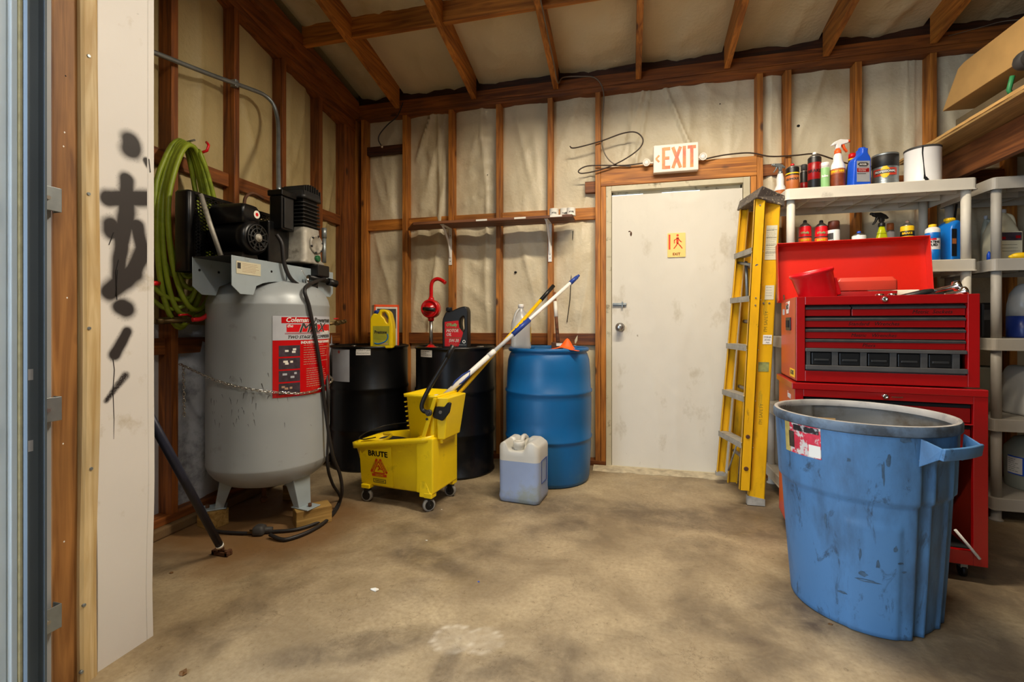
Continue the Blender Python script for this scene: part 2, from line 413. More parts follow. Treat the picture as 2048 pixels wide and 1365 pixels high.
def decal(parent, name, m, Mx, w, h, th=.001, r=0):
    if r:
        me = curve_plate([(x, y) for x, y in rrect(w, h, r, 4)], (), th*2, 0)
        me.transform(Matrix.Rotation(-PI/2, 4, 'X'))
        me.transform(Mx); return obj(name, me, m, parent)
    b = B().box(-w/2, w/2, -h/2, h/2, 0, th, Mx); return obj(name, b, m, parent)
def lines(parent, m, Mx, w, rows, gap, h=.0012, seed=1, name='fine_print', th=.0016):
    """rows of small print too fine to read, one mesh of short raised dashes"""
    rd = random.Random(seed); b = B()
    for i in range(rows):
        x = -w/2; z = -i*gap
        end = w/2*(.5+.5*rd.random())
        while x < end:
            l = rd.uniform(.004, .011); b.box(x, min(x+l, end), z-h/2, z+h/2, 0, th, Mx); x += l+.002
    return obj(name, b, m, parent)
# ================================================================== SETTING
YW, XL = 3.62, -2.30
def zb(y): return 2.90+.21*(3.55-y)            # underside of the rafters

def stain(x, y):
    """stains and wear on the slab: (dark stains and patches, pale scuff, brown patch)"""
    n1 = noise.fractal(Vector((x*1.1, y*1.1, 3.1)), 1, 2, 4)
    n2 = noise.fractal(Vector((x*3.3+9, y*3.3, 1.7)), .9, 2, 5)
    d = max(0, (n1*.55+n2*.75)-.0)*1.0
    def e(cx, cy, rx, ry, a=0, soft=.5):
        c, s = math.cos(a), math.sin(a); u = ((x-cx)*c+(y-cy)*s)/rx; v = (-(x-cx)*s+(y-cy)*c)/ry
        q = math.hypot(u, v)+n2*.25
        return max(0, min(1, (1-q)/soft+.0))
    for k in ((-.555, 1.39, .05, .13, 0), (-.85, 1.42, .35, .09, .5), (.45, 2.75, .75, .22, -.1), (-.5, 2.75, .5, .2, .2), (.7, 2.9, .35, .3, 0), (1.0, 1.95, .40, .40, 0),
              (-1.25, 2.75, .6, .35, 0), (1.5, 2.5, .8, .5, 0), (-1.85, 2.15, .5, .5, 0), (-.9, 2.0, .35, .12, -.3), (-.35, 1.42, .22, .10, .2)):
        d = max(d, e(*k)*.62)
    p = 0
    for cx, cy, r in ((-.587, 1.514, .068), (-.485, 1.529, .062)):
        q = math.hypot(x-cx, (y-cy))/r; nn_ = noise.noise(Vector((x*45, y*45, 0)))
        if q < 1.25: p = max(p, .25+.25*nn_ if q < .9 else 0, (1-abs(q-1)/.16)*(.55+.9*nn_))
    p = max(0, min(.6, p*.6))
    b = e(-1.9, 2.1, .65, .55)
    return min(1, d), min(1, max(0, p)), b
b = B(); nx, ny = 330, 300; X0, X1, Y0, Y1 = -2.45, 3.0, -1.0, 3.75
vs = [(X0+(X1-X0)*i/nx, Y0+(Y1-Y0)*j/ny, 0) for j in range(ny+1) for i in range(nx+1)]
me = bpy.data.meshes.new('floor')
me.from_pydata(vs, [], [(j*(nx+1)+i, j*(nx+1)+i+1, (j+1)*(nx+1)+i+1, (j+1)*(nx+1)+i) for j in range(ny) for i in range(nx)])
ca = me.color_attributes.new('wear', 'FLOAT_COLOR', 'POINT')
for i, v in enumerate(vs): ca.data[i].color = (*stain(v[0], v[1]), 1)
fm = bpy.data.materials.new('stained_concrete'); fm.use_nodes = True; nt = fm.node_tree; pb = nt.nodes['Principled BSDF']
at_ = _n(nt, 'ShaderNodeVertexColor'); at_.layer_name = 'wear'; sp = _n(nt, 'ShaderNodeSeparateColor'); nt.links.new(at_.outputs[0], sp.inputs[0])
tc = _n(nt, 'ShaderNodeTexCoord')
def nz_(scale, det=8, rough=.6, dist=0):
    n = _n(nt, 'ShaderNodeTexNoise'); n.inputs['Scale'].default_value = scale; n.inputs['Detail'].default_value = det
    n.inputs['Roughness'].default_value = rough; n.inputs['Distortion'].default_value = dist
    nt.links.new(tc.outputs['Object'], n.inputs['Vector']); return n
def mixc(f, a, c):
    m_ = _n(nt, 'ShaderNodeMix', data_type='RGBA')
    nt.links.new(f, m_.inputs[0])
    for k, v in ((6, a), (7, c)):
        if isinstance(v, tuple): m_.inputs[k].default_value = v
        else: nt.links.new(v, m_.inputs[k])
    return m_.outputs[2]
def rng(s, a, b_, c=0, d=1):
    r = _n(nt, 'ShaderNodeMapRange'); r.inputs[1].default_value = a; r.inputs[2].default_value = b_
    r.inputs[3].default_value = c; r.inputs[4].default_value = d; nt.links.new(s, r.inputs[0]); return r.outputs[0]
base = mixc(rng(nz_(2.2, 9, .65, .4).outputs[0], .35, .65), C('#7f6e54'), C('#b3a07e'))
base = mixc(rng(nz_(60, 4).outputs[0], .35, .7, 0, .45), base, C('#7a6546'))
mul = _n(nt, 'ShaderNodeMath', operation='MULTIPLY'); nt.links.new(sp.outputs[0], mul.inputs[0])
nt.links.new(rng(nz_(9, 8, .7, .6).outputs[0], .28, .55, .35, 1), mul.inputs[1])
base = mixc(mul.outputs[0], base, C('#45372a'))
base = mixc(rng(nz_(30, 9, .8).outputs[0], .60, .68, 0, .75), base, C('#4d3d28'))
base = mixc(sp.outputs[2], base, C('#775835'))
base = mixc(sp.outputs[1], base, C('#d8cdb8'))
# hairline scratches and cracks
vo = _n(nt, 'ShaderNodeTexVoronoi', feature='DISTANCE_TO_EDGE'); vo.inputs['Scale'].default_value = .9
wn = nz_(3, 6, .6)
wa = _n(nt, 'ShaderNodeVectorMath', operation='ADD'); nt.links.new(tc.outputs['Object'], wa.inputs[0]); nt.links.new(wn.outputs['Color'], wa.inputs[1])
nt.links.new(wa.outputs[0], vo.inputs['Vector'])
base = mixc(rng(vo.outputs['Distance'], .0, .004, .4, 0), base, C('#55432c'))
nt.links.new(base, pb.inputs['Base Color'])
nt.links.new(rng(nz_(5, 5).outputs[0], .3, .7, .42, .8), pb.inputs['Roughness'])
bp = _n(nt, 'ShaderNodeBump'); bp.inputs['Strength'].default_value = .22; bp.inputs['Distance'].default_value = .01
nt.links.new(nz_(14, 9, .7).outputs[0], bp.inputs['Height']); nt.links.new(bp.outputs[0], pb.inputs['Normal'])
me.materials.append(fm); fl = bpy.data.objects.new('floor', me); COL.objects.link(fl); fl['kind'] = 'structure'
M['apron'] = mat('outdoor_concrete', '#b3aea2', .8)
struct('floor_slab', B().box(-2.45, 3.0, -4.0, 3.75, -.2, -.004), 'apron')
struct('driveway', B().box(-9, -2.45, -8, 8, -.2, -.03), 'apron')
struct('floor_rear', B().box(-2.45, 3.0, -4.0, -1.0, -.004, 0), 'apron')

# --- insulation sheet with folds and sag
def sheet(u0, u1, v0, v1, place, amp=.02, seed=0, nu=20, nv=80, creases=()):
    """grid in (u, v); place(u, v, bulge) -> point"""
    bb = B(); V = []
    for j in range(nv+1):
        for i in range(nu+1):
            u = u0+(u1-u0)*i/nu; v = v0+(v1-v0)*j/nv
            e = min(i, nu-i)/(nu/2); g = e**.6
            q = noise.fractal(Vector((u*2.2+seed*7.3, v*.8, seed)), 1, 2, 3)*.9
            q += .9*(1-abs(noise.noise(Vector((u*5.5+v*1.3*math.sin(seed*2.1)+seed*3.1, v*.9, seed*1.9)))*2))**3
            q += .6*(1-abs(noise.noise(Vector((u*3-v*2.2*math.cos(seed*1.3)+seed, v*2.0, seed*.7)))*2.2))**5
            q += .30*noise.noise(Vector((u*16, v*9, seed)))
            for (cu, cv, su, sv, w, h_) in creases:      # crease from (cu, cv) along (su, sv)
                L = math.hypot(su, sv); tt = max(0, min(1, ((u-cu)*su+(v-cv)*sv)/L/L))
                dd = math.hypot(u-cu-su*tt, v-cv-sv*tt); q += h_*math.exp(-(dd/w)**2)
            V.append(place(u, v, amp*(.35+q)*g))
    F = [(j*(nu+1)+i, j*(nu+1)+i+1, (j+1)*(nu+1)+i+1, (j+1)*(nu+1)+i) for j in range(nv) for i in range(nu)]
    bb._new(V, F, True); return bb

# ------------------------------------------------------------------ back wall
wb = struct('wall_back', B().box(-2.5, -.17, 3.74, 3.80, 0, 3.6).box(.83, 3.1, 3.74, 3.80, 0, 3.6).box(-.17, .83, 3.74, 3.80, 2.12, 3.6), 'siding')
SD = .089; SB = YW+SD
studs = [(-2.335, 0, 2.84, 'stud_z'), (-2.245, 0, 2.84, 'stud_z'), (-1.855, 0, 2.84, 'stud_z'), (-1.441, 0, 2.84, 'stud_z'), (-1.035, 0, 2.84, 'stud_z'),
         (-.6175, 0, 2.84, 'stud_z'), (-.250, 0, 2.84, 'stud_z'), (-.209, 0, 2.12, 'stud_z'),
         (.831, 0, 2.12, 'stud_z'), (.872, 0, 2.84, 'stud_z'), (1.051, 0, 2.84, 'stud_z'), (1.474, 0, 2.84, 'stud_z'), (1.897, 0, 2.84, 'stud_z'), (2.32, 0, 2.84, 'stud_z')]
for x, z0, z1, m in studs:
    z0 = .038
    obj('stud', B().box(x, x+.038, YW, SB, z0, z1), m, wb, bevel=.002)
for x0, x1 in ((-2.3, -.172), (.831, 3.0)):
    obj('bottom_plate', B().box(x0, x1, YW, SB, 0, .038), 'dark_x', wb, bevel=.002)
obj('top_plate', B().box(-2.3, 3.0, YW-.002, SB, 2.841, 2.879), 'dark_x', wb, bevel=.002)
obj('top_plate', B().box(-2.3, 3.0, YW-.006, SB, 2.880, 2.962), 'dark_x', wb, bevel=.003)
obj('blocking', B().box(-2.3, 3.0, YW+.05, SB, 2.963, 3.12), 'deepwood', wb, bevel=.002)  # dark board paints in the shaded gap above the plates
bays = [(-2.207, -1.855), (-1.817, -1.441), (-1.403, -1.035), (-.997, -.6175), (-.5795, -.250)]
for x0, x1 in bays:
    obj('girt', B().box(x0+.001, x1-.001, YW+.045, SB-.006, 1.888, 1.978), 'stud_x', wb, bevel=.002)
    obj('girt', B().box(x0+.001, x1-.001, YW+.045, SB-.006, .915, 1.005), 'dark_x', wb, bevel=.002)
obj('girt', B().box(-2.206, -1.856, YW+.03, SB-.006, 2.54, 2.61), 'deepwood', wb, bevel=.002)
obj('girt', B().box(-.33, -.251, YW+.03, SB-.006, 2.09, 2.175), 'dark_x', wb, bevel=.002)
obj('girt', B().box(.911, 1.050, YW+.045, SB-.006, 2.13, 2.21), 'dark_x', wb, bevel=.002)
for x0, x1 in ((1.09, 1.473), (1.513, 1.896), (1.936, 2.319)):
    obj('girt', B().box(x0, x1, YW+.045, SB-.006, 1.98, 2.07), 'dark_x', wb, bevel=.002)
obj('header', B().box(-.211, .871, YW-.002, SB, 2.122, 2.262), 'stud_x', wb, bevel=.003)
PY = SB-.004
allb = bays+[(-.211, .872), (.91, 1.051), (1.089, 1.474), (1.512, 1.897), (1.935, 2.32), (2.358, 3.0)]
creases = {1: [(-1.60, 2.84, -.16, -.35, .012, 1.4), (-1.55, 2.84, .02, -1.1, .014, 1.0), (-1.50, 2.5, .0, -.5, .03, 1.6)],
           2: [(-1.4, 2.3, .3, .12, .02, .9), (-1.4, 2.05, .3, .15, .018, 1.0), (-1.4, 2.55, .35, .05, .02, .8), (-1.4, 2.7, .35, -.02, .02, .6)],
           5: [(.26, 2.84, .23, -.6, .010, 1.6), (.15, 2.84, -.12, -.65, .008, 1.4), (.10, 2.84, -.18, -.6, .008, 1.0), (.0, 2.84, .02, -.5, .012, .8)],
           8: [(1.80, 2.84, .03, -1.0, .010, 1.0), (1.84, 2.84, .0, -1.1, .01, 1.0)]}
for k, (x0, x1) in enumerate(allb):
    z0 = 2.263 if k == 5 else .04
    o = obj('insulation_panel', sheet(x0-.001, x1+.001, z0, 2.962, lambda u, v, q: (u, PY-q, v), .034 if k in (1, 2) else .022, k+1, nu=26 if k != 5 else 70, creases=creases.get(k, ())), 'insul', wb)
# torn seam right of the wall shelf and small puncture marks
obj('tear', B().tube([at(1146, 462, PY-.02), at(1143, 540, PY-.02), at(1140, 600, PY-.02), at(1134, 645, PY-.02)], .003, 5), 'nearblack', wb)
for px, py, s in ((1031, 545, .012), (1597, 252, .012), (1628, 218, .006), (1641, 250, .006), (975, 350, .005), (1440, 208, .005)):
    p = at(px, py, PY-.012); obj('puncture', B().sphere(p, s, 8, (1, .3, .8)), 'nearblack', wb)

# ------------------------------------------------------------------ left wall (the nook behind the door jamb)
wl = struct('wall_left', B().box(-2.46, -2.40, 1.0, 3.8, 0, 3.7), 'siding')
LF = XL-SD
ls = [(1.935, .09), (2.335, .09), (2.738, .09), (3.135, .09), (3.46, .09), (3.498, .09), (3.536, .09), (3.574, .09), (1.54, .09)]
rake = lambda y: 2.73+.21*(3.55-y)
for y, z0 in ls:
    obj('stud', B().hexa([(LF, y, z0), (XL, y, z0), (XL, y+.038, z0), (LF, y+.038, z0), (LF, y, rake(y)), (XL, y, rake(y)), (XL, y+.038, rake(y+.038)), (LF, y+.038, rake(y+.038))]), 'dark_z', wl, bevel=.002)
def rakeboard(x0, x1, dz0, dz1, y0=1.31, y1=3.615):
    return B().hexa([(x0, y0, rake(y0)+dz0), (x1, y0, rake(y0)+dz0), (x1, y1, rake(y1)+dz0), (x0, y1, rake(y1)+dz0),
                     (x0, y0, rake(y0)+dz1), (x1, y0, rake(y0)+dz1), (x1, y1, rake(y1)+dz1), (x0, y1, rake(y1)+dz1)])
obj('rake_plate', rakeboard(LF, XL, .001, .04), 'dark_y', wl, bevel=.002)
obj('rake_plate', rakeboard(LF, XL+.006, .041, .13), 'dark_y', wl, bevel=.002)
obj('rake_plate', rakeboard(LF, XL+.04, .131, .27), 'dark_y', wl, bevel=.002)
obj('sill_plate', B().box(LF, XL, 1.31, 3.62, .052, .09), 'dark_y', wl, bevel=.002)
obj('curb', B().box(-2.40, XL+.03, 1.31, 3.62, 0, .051), 'concrete', wl, bevel=.008)
lb = [(1.578, 1.935), (1.973, 2.335), (2.373, 2.738), (2.776, 3.135), (3.173, 3.46)]
lcr = {3: [(2.85, 2.7, .08, -1.2, .012, 1.2)], 4: [(3.22, 2.6, .14, -1.2, .02, 1.6), (3.40, 2.7, -.05, -1.3, .015, 1.2)], 2: [(2.55, 2.6, .05, -1.5, .012, 1.0)]}
for k, (y0, y1) in enumerate(lb):
    top = lambda v, y: .09+(rake(y)-.09)*v
    obj('insulation_panel', sheet(y0-.001, y1+.001, .905/2.7, 1, lambda u, v, q: (LF+.006+q, u, top(v, u)), .034 if k == 4 else .022, 20+k, nu=24, creases=lcr.get(k, ())), 'insul_c', wl)
    obj('insulation_panel', sheet(y0-.001, y1+.001, 0, .905/2.7, lambda u, v, q: (LF+.004+q, u, top(v, u)), .03, 40+k, nu=12, nv=24), 'insul_b', wl)
    if k < 5:
        obj('girt', B().box(LF+.008, XL-.04, y0+.001, y1-.001, 1.905, 1.985), 'dark_y', wl, bevel=.002)
        obj('girt', B().box(LF+.008, XL-.04, y0+.001, y1-.001, .92, 1.005), 'dark_y', wl, bevel=.002)

# ------------------------------------------------------------------ garage doorway: stub wall, jamb, trim
wd = struct('wall_door_side', B().box(-2.46, -1.665, .97, 1.262, 0, 3.7).box(-1.75, -1.665, -2.75, .97, 2.62, 3.9).box(-1.75, -1.665, -4.0, -2.75, 0, 3.9), 'siding')
def panel_x(y, z): return -1.60+.012*math.sin(max(0, min(1, (.9-z)/.9))*PI)*1.5
me_b = B(); V = []; F = []
NZ = 40
prof = [(-.060, 1.285), (-.004, 1.285), (0, 1.281), (0, 1.262), (-.002, 1.260), (0, 1.258), (0, 1.103), (-.05, 1.103)]
rings = []
for j in range(NZ+1):
    z = 3.6*j/NZ; w = -.012*math.exp(-((z-.25)/.25)**2)
    rings.append([Vector((-1.60+dx+.01*math.exp(-((z-.35)/.3)**2), y+(w if y > 1.2 else -.008*math.exp(-((z-.5)/.4)**2)), z)) for dx, y in prof])
wp = obj('white_panel', me_b.ringloft(rings, smooth=False), 'whitepanel', wd)
# sprayed marks on the white panel: the panel's face carries the paint as a fine-grained attribute
gr = [(262, 284, 262, 297, 17, 19), (292, 321, 297, 332, 6, 5), (253, 360, 254, 425, 13, 17), (216, 397, 294, 397, 15, 16), (222, 450, 223, 462, 15, 16),
      (254, 425, 244, 480, 17, 15), (244, 480, 236, 560, 14, 12), (274, 452, 284, 500, 13, 14), (284, 500, 268, 545, 15, 17), (268, 545, 222, 582, 18, 17),
      (244, 614, 252, 619, 16, 16), (254, 664, 230, 710, 9, 10), (250, 752, 212, 802, 7, 4)]
GR = []
for x0, y0, x1, y1, r0, r1 in gr:
    c = atx(x0, y0, -1.5995); c1 = atx(x1, y1, -1.5995); sc = (c.y*math.cos(TH)-c.x*math.sin(TH))/FPX
    GR.append((c.y, c.z, c1.y-c.y, c1.z-c.z, r0*1.14*sc, r1*1.14*sc, y0 > 740))
nyp, nzp = 62, 1240; yA, yB, zA, zB = 1.1035, 1.2575, 0, 3.6
V = []; PA = []
for j in range(nzp+1):
    z = zA+(zB-zA)*j/nzp; bx_ = .01*math.exp(-((z-.35)/.3)**2); w0 = -.008*math.exp(-((z-.5)/.4)**2); w1 = -.012*math.exp(-((z-.25)/.25)**2)
    for i in range(nyp+1):
        y = yA+w0+(yB+w1-yA-w0)*i/nyp; V.append((-1.5994+bx_, y, z)); p = 0
        if .7 < z < 2.05:
            nn = noise.noise(Vector((y*26, z*26, 0)))*.16; gn = rd.random() if 0 else noise.noise(Vector((y*900, z*900, 3)))
            for (cy_, cz_, dy_, dz_, ra, rb2, faint) in GR:
                k_ = max(0, min(1, ((y-cy_)*dy_+(z-cz_)*dz_)/(dy_*dy_+dz_*dz_+1e-9)))
                q = math.hypot(y-cy_-dy_*k_, z-cz_-dz_*k_)/(ra+(rb2-ra)*k_)
                if q < 2: p = max(p, min(1, max(0, (1.5+nn-q)/.75))**1.5*(.75 if faint else 1), (1 if gn > .28+.5*(q-1) and q < 1.7 else 0)*max(0, 1.6-q))
        PA.append(p)
me = bpy.data.meshes.new('panel_face'); w_ = nyp+1
me.from_pydata(V, [], [(j*w_+i, j*w_+i+1, (j+1)*w_+i+1, (j+1)*w_+i) for j in range(nzp) for i in range(nyp)])
ca = me.color_attributes.new('spray', 'FLOAT_COLOR', 'POINT')
for i, p in enumerate(PA): ca.data[i].color = (p, p, p, 1)
pm = M['whitepanel'].copy(); pm.name = 'white_panel_with_sprayed_paint'; nt2 = pm.node_tree; pb2 = nt2.nodes['Principled BSDF']
vc = _n(nt2, 'ShaderNodeVertexColor'); vc.layer_name = 'spray'; mx_ = _n(nt2, 'ShaderNodeMix', data_type='RGBA')
src = pb2.inputs['Base Color'].links[0].from_socket; nt2.links.new(vc.outputs[0], mx_.inputs[0]); nt2.links.new(src, mx_.inputs[6]); mx_.inputs[7].default_value = C('#2a2524')
nt2.links.new(mx_.outputs[2], pb2.inputs['Base Color'])
M['panelface'] = pm
obj('panel_face', me, 'panelface', wd)
for P in ([(226, 718), (229, 740), (226, 780), (228, 840), (226, 918)], [(228, 465), (218, 490)], [(238, 520), (232, 545), (234, 600)], [(298, 318), (301, 345)], [(236, 540), (232, 592)]):
    obj('paint_drip', B().tube([atx(px, py, -1.598) for px, py in P], .0011, 6), 'spray', wd)
# timber: pale trim board with screws, brown jamb post
tb = []
for j in range(31):
    z = 3.6*j/30; wob = .006*math.sin(z*2.1)+(-.012*math.exp(-((z-.35)/.4)**2))
    tb.append([Vector((x, y+wob*(1 if y > 1.07 else .7), z)) for x, y in ((-1.64, 1.052), (-1.588, 1.052), (-1.583, 1.060), (-1.583, 1.092), (-1.588, 1.100), (-1.64, 1.100))])
trm = struct('trim_1', B().ringloft(tb, smooth=False), 'pine')
for px, py in ((177, 112), (177, 388), (178, 657), (182, 938), (168, 1211), (163, 1345)):
    c = atx(px, py, -1.583); obj('screw', B().cyl(c-Vector((.004, 0, 0)), c+Vector((.003, 0, 0)), .0055, .0045, 12), 'galv', trm)
struct('trim_2', B().box(-1.72, -1.600, .985, 1.0505, 0, 3.6), 'jamb', bevel=.004)
for px, py in ((131, 152), (129, 265), (127, 293), (126, 888), (128, 1084), (134, 596)):
    c = atx(px, py, -1.6005); obj('paint_fleck', B().sphere(c, .0035, 8, (.2, 1, 1.3)), 'white' if px not in (131,) else 'nearblack', bpy.data.objects['trim_2'])
# outer jamb of pale blue metal, cream seal
struct('trim_3', B().box(-1.80, -1.655, .890, .915, 0, 3.6), 'doorpaint', bevel=.003)
struct('trim_4', B().box(-1.78, -1.640, .916, .930, 0, 3.6).box(-1.78, -1.66, .860, .889, 0, 3.6), 'doorpaint', bevel=.002)
struct('trim_5', B().box(-1.78, -1.635, .9305, .946, 0, 3.6), 'creamseal', bevel=.003)

# galvanised door track on brackets
tr = thing('door_track', 'vertical blue grey metal garage door track on brackets at the left edge', 'door track', (0, 0, 0))
tm = B()
for x0, x1, y0, y1 in ((-1.578, -1.574, .905, .940), (-1.578, -1.560, .905, .907), (-1.578, -1.545, .9375, .940), (-1.548, -1.545, .934, .9375)):
    tm.box(x0, x1, y0, y1, .0, 3.3)
obj('track_channel', tm, 'trackblue', tr, bevel=.0008)
obj('angle_iron', B().box(-1.60, -1.597, .948, .981, 0, 3.3).box(-1.60, -1.574, .948, .951, 0, 3.3), 'trackgrey', tr)
for py in (400, 818, 1235):
    c = atx(104, py, -1.585)
    br = obj('bracket', B().box(-1.572, -1.569, .943, .990, c.z-.034, c.z+.034).box(-1.596, -1.5695, .943, .947, c.z-.034, c.z+.034).box(-1.600, -1.5695, .987, .990, c.z-.034, c.z+.034), 'galv', tr, bevel=.002)
    obj('bolt', B().cyl((-1.570, .955, c.z), (-1.563, .955, c.z), .006, .006, 6), 'steel', br)
for py in (370, 388, 402, 718, 734, 750, 768, 784, 809, 823, 837, 863, 879, 895, 913, 928, 1244, 1258, 1272, 1327, 1346, 1361):
    c = atx(54, py, -1.573); obj('punched_slot', B().box(-1.5742, -1.5735, c.y-.0022, c.y+.0022, c.z-.0035, c.z+.0035), 'white', tr)
for py in (750, 893):
    c = atx(59, py, -1.573); obj('reflector_patch', B().box(-1.5742, -1.5728, c.y-.011, c.y+.008, c.z-.015, c.z+.015), 'silver', tr)

# ------------------------------------------------------------------ ceiling
ce = struct('ceiling', B().hexa([(-2.5, -4.1, zb(-4.1)+.22), (3.1, -4.1, zb(-4.1)+.22), (3.1, 3.8, zb(3.8)+.22), (-2.5, 3.8, zb(3.8)+.22),
                                 (-2.5, -4.1, zb(-4.1)+.27), (3.1, -4.1, zb(-4.1)+.27), (3.1, 3.8, zb(3.8)+.27), (-2.5, 3.8, zb(3.8)+.27)]), 'insul_c')
RX = [-1.89, -1.213, -.548, .066, .673, 1.292, 1.905, 2.52]
for x in RX:
    y0, y1 = -3.9, 3.60
    obj('rafter', B().hexa([(x-.02, y0, zb(y0)), (x+.02, y0, zb(y0)), (x+.02, y1, zb(y1)+.076 if 0 else zb(y1)), (x-.02, y1, zb(y1)),
                            (x-.02, y0, zb(y0)+.185), (x+.02, y0, zb(y0)+.185), (x+.02, y1, zb(y1)+.185), (x-.02, y1, zb(y1)+.185)]), 'stud_y', ce, bevel=.002)
edges = [-2.29]+RX+[2.98]
seed = 60
for i in range(len(edges)-1):
    x0, x1 = edges[i]+.02, edges[i+1]-.02
    for (y0, y1) in ((2.93, 3.70), (1.75, 2.90), (.4, 1.72)):
        seed += 1
        cr = [(x0, y1-.1, x1-x0, .03, .012, 1.2)] if y0 > 2.5 and i in (3, 4) else ()
        obj('insulation_panel', sheet(x0, x1, y0, y1, lambda u, v, q: (u, v, zb(v)+.175-q*1.2), .022, seed, nu=18, nv=22, creases=cr), 'insul_t', ce)
    for y in (2.915, 1.735, .385):
        obj('blocking', B().box(x0, x1, y-.019, y+.019, zb(y)+.035, zb(y)+.18), 'stud_x' if y > 2 else 'dark_x', ce, bevel=.002)
# pale stained strip on one rafter
# rest of the shell, out of the frame
struct('wall_right', B().box(3.0, 3.06, -4.0, 3.8, 0, 3.9), 'darkwall')
struct('wall_rear', B().box(-1.75, 3.06, -4.06, -4.0, 0, 4.8), 'darkwall')
# hanging light fixtures: steel reflector; the second is an added, unseen fill
for i, (x, y, z, p) in enumerate(LAMPS):
    t = thing('ceiling_light', ['steel tube light hanging above the exit door side', 'unseen steel tube light added as fill above the middle of the garage',
                                'steel tube light hanging above the right side of the garage'][i], 'light', (x, y, z))
    obj('reflector', B().hexa([(-.62, -.04, .03), (.62, -.04, .03), (.62, .04, .03), (-.62, .04, .03), (-.62, -.04, .07), (.62, -.04, .07), (.62, .04, .07), (-.62, .04, .07)])
        .hexa([(-.63, -.145, -.032), (.63, -.145, -.032), (.63, -.141, -.032), (-.63, -.141, -.032), (-.63, -.045, .03), (.63, -.045, .03), (.63, -.04, .03), (-.63, -.04, .03)])
        .hexa([(-.63, .141, -.032), (.63, .141, -.032), (.63, .145, -.032), (-.63, .145, -.032), (-.63, .04, .03), (.63, .04, .03), (.63, .045, .03), (-.63, .045, .03)])
        .box(-.635, -.63, -.145, .145, -.032, .07).box(.63, .635, -.145, .145, -.032, .07), 'white', t)
    for s in (-1, 1):
        obj('chain', B().tube([(s*.5, 0, .06), (s*.5, 0, zb(y)-z+.02+.13)], .003, 5), 'galv', t)

# ------------------------------------------------------------------ exit door
dr = empty_struct('door_1')
obj('door_frame', B().box(-.170, -.130, YW-.004, 3.735, 0, 2.118).box(.783, .827, YW-.004, 3.735, 0, 2.118).box(-.130, .783, YW-.004, 3.735, 2.078, 2.118)
    .box(-.130, .783, YW+.045, 3.735, 2.03, 2.078)
    .box(-.130, -.118, YW+.045, 3.735, 0, 2.078).box(.771, .783, YW+.045, 3.735, 0, 2.078), 'doorframe', dr, bevel=.003)
dm = sheet(-.126, .779, .012, 2.044, lambda u, v, q: (u, YW+.010-q, v), .004, 90, nu=60, nv=130)
dm.box(-.126, .779, YW+.0106, YW+.042, .012, 2.044)
sl = obj('door_slab', dm, 'door', dr)
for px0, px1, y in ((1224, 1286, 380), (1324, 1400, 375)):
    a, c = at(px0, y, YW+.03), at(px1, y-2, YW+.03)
    obj('daylight_glow', B().box(a.x, c.x, YW+.040, YW+.0445, 2.052, 2.057), mat('daylight_emission', '#dfeaf5', var=0, emit='#cfe2f5', estr=1.2), dr)  # glowing strips stand in for daylight over the closed door head
kn = Vector((-.067, YW+.006, 1.054))
k = B().lathe([(.034, 0), (.033, .006), (.015, .010), (.012, .028), (.024, .036), (.028, .05), (.026, .062), (.014, .068), (.002, .069)], 28, kn, m=Matrix.Rotation(PI/2, 4, 'X'))
ko = obj('door_knob', k, 'steel', dr)
obj('hasp', B().box(-.120, -.020, YW-.004, YW+.002, 1.212, 1.236).cyl((-.12, YW-.006, 1.224), (-.02, YW-.006, 1.224), .006, .006, 10).box(-.055, -.045, YW-.014, YW-.004, 1.202, 1.246), 'galv', dr, bevel=.001)
obj('threshold', B().box(-.17, .83, YW-.02, 3.735, 0, .012), 'doorframe', dr, bevel=.003)
obj('stain_mark', B().sphere(at(1262, 468, YW+.005), .014, 10, (.5, .15, 1.2)).sphere(at(1259, 463, YW+.005), .009, 10, (1, .2, .4)), 'rust', sl)
# rough concrete lip in front of the threshold
rb = random.Random(5); lp = B(); n = 26
top = [Vector((-.26+1.1*i/n, YW-.018, .014)) for i in range(n+1)]
bot = [Vector((-.26+1.1*i/n, YW-.11-.03*rb.random(), .001)) for i in range(n+1)]
mid = [Vector((-.26+1.1*i/n, YW-.07-.02*rb.random(), .012)) for i in range(n+1)]
V = top+mid+bot; F = []
for r in range(2):
    for i in range(n): F.append((r*(n+1)+i, r*(n+1)+i+1, (r+1)*(n+1)+i+1, (r+1)*(n+1)+i))
lp._new(V, F, True); obj('concrete_lip', lp, mat('pale_concrete_patch', '#b7a98c', .85, var=.3, vs=20, bump=.5, bs=40), dr)

# exit placard on the door
A = at(1335, 467, YW); D = at(1371, 514, YW)
t = thing('exit_placard', 'small cream placard with a red walking figure and the word EXIT on the white door', 'sign', ((A.x+D.x)/2, YW+.003, (A.z+D.z)/2))
w, h = D.x-A.x, A.z-D.z
decal(t, 'plate', mat('cream_yellow_plate', '#f2cf7c', .35, var=.03), face((0, 0, 0)), w, h, .004, r=.006)
Fm = face((0, -.004, 0))
fg = B()
fg.box(-w*.44, -w*.34, -h*.18, h*.44, 0, .0012, Fm)
fg.lathe([(.0085, 0), (.0085, .0012)], 14, m=Fm@Matrix.Translation((w*.06, h*.40, 0)))
def limb(pts, wd_, mm):
    for (x0, y0), (x1, y1) in zip(pts[:-1], pts[1:]):
        a = math.atan2(y1-y0, x1-x0); l = math.hypot(x1-x0, y1-y0)
        fg.box(-.002, l+.002, -wd_/2, wd_/2, 0, .0012, mm@Matrix.Translation((x0, y0, 0))@Matrix.Rotation(a, 4, 'Z'))
limb([(w*.06, h*.31), (w*.05, h*.08)], .016, Fm)
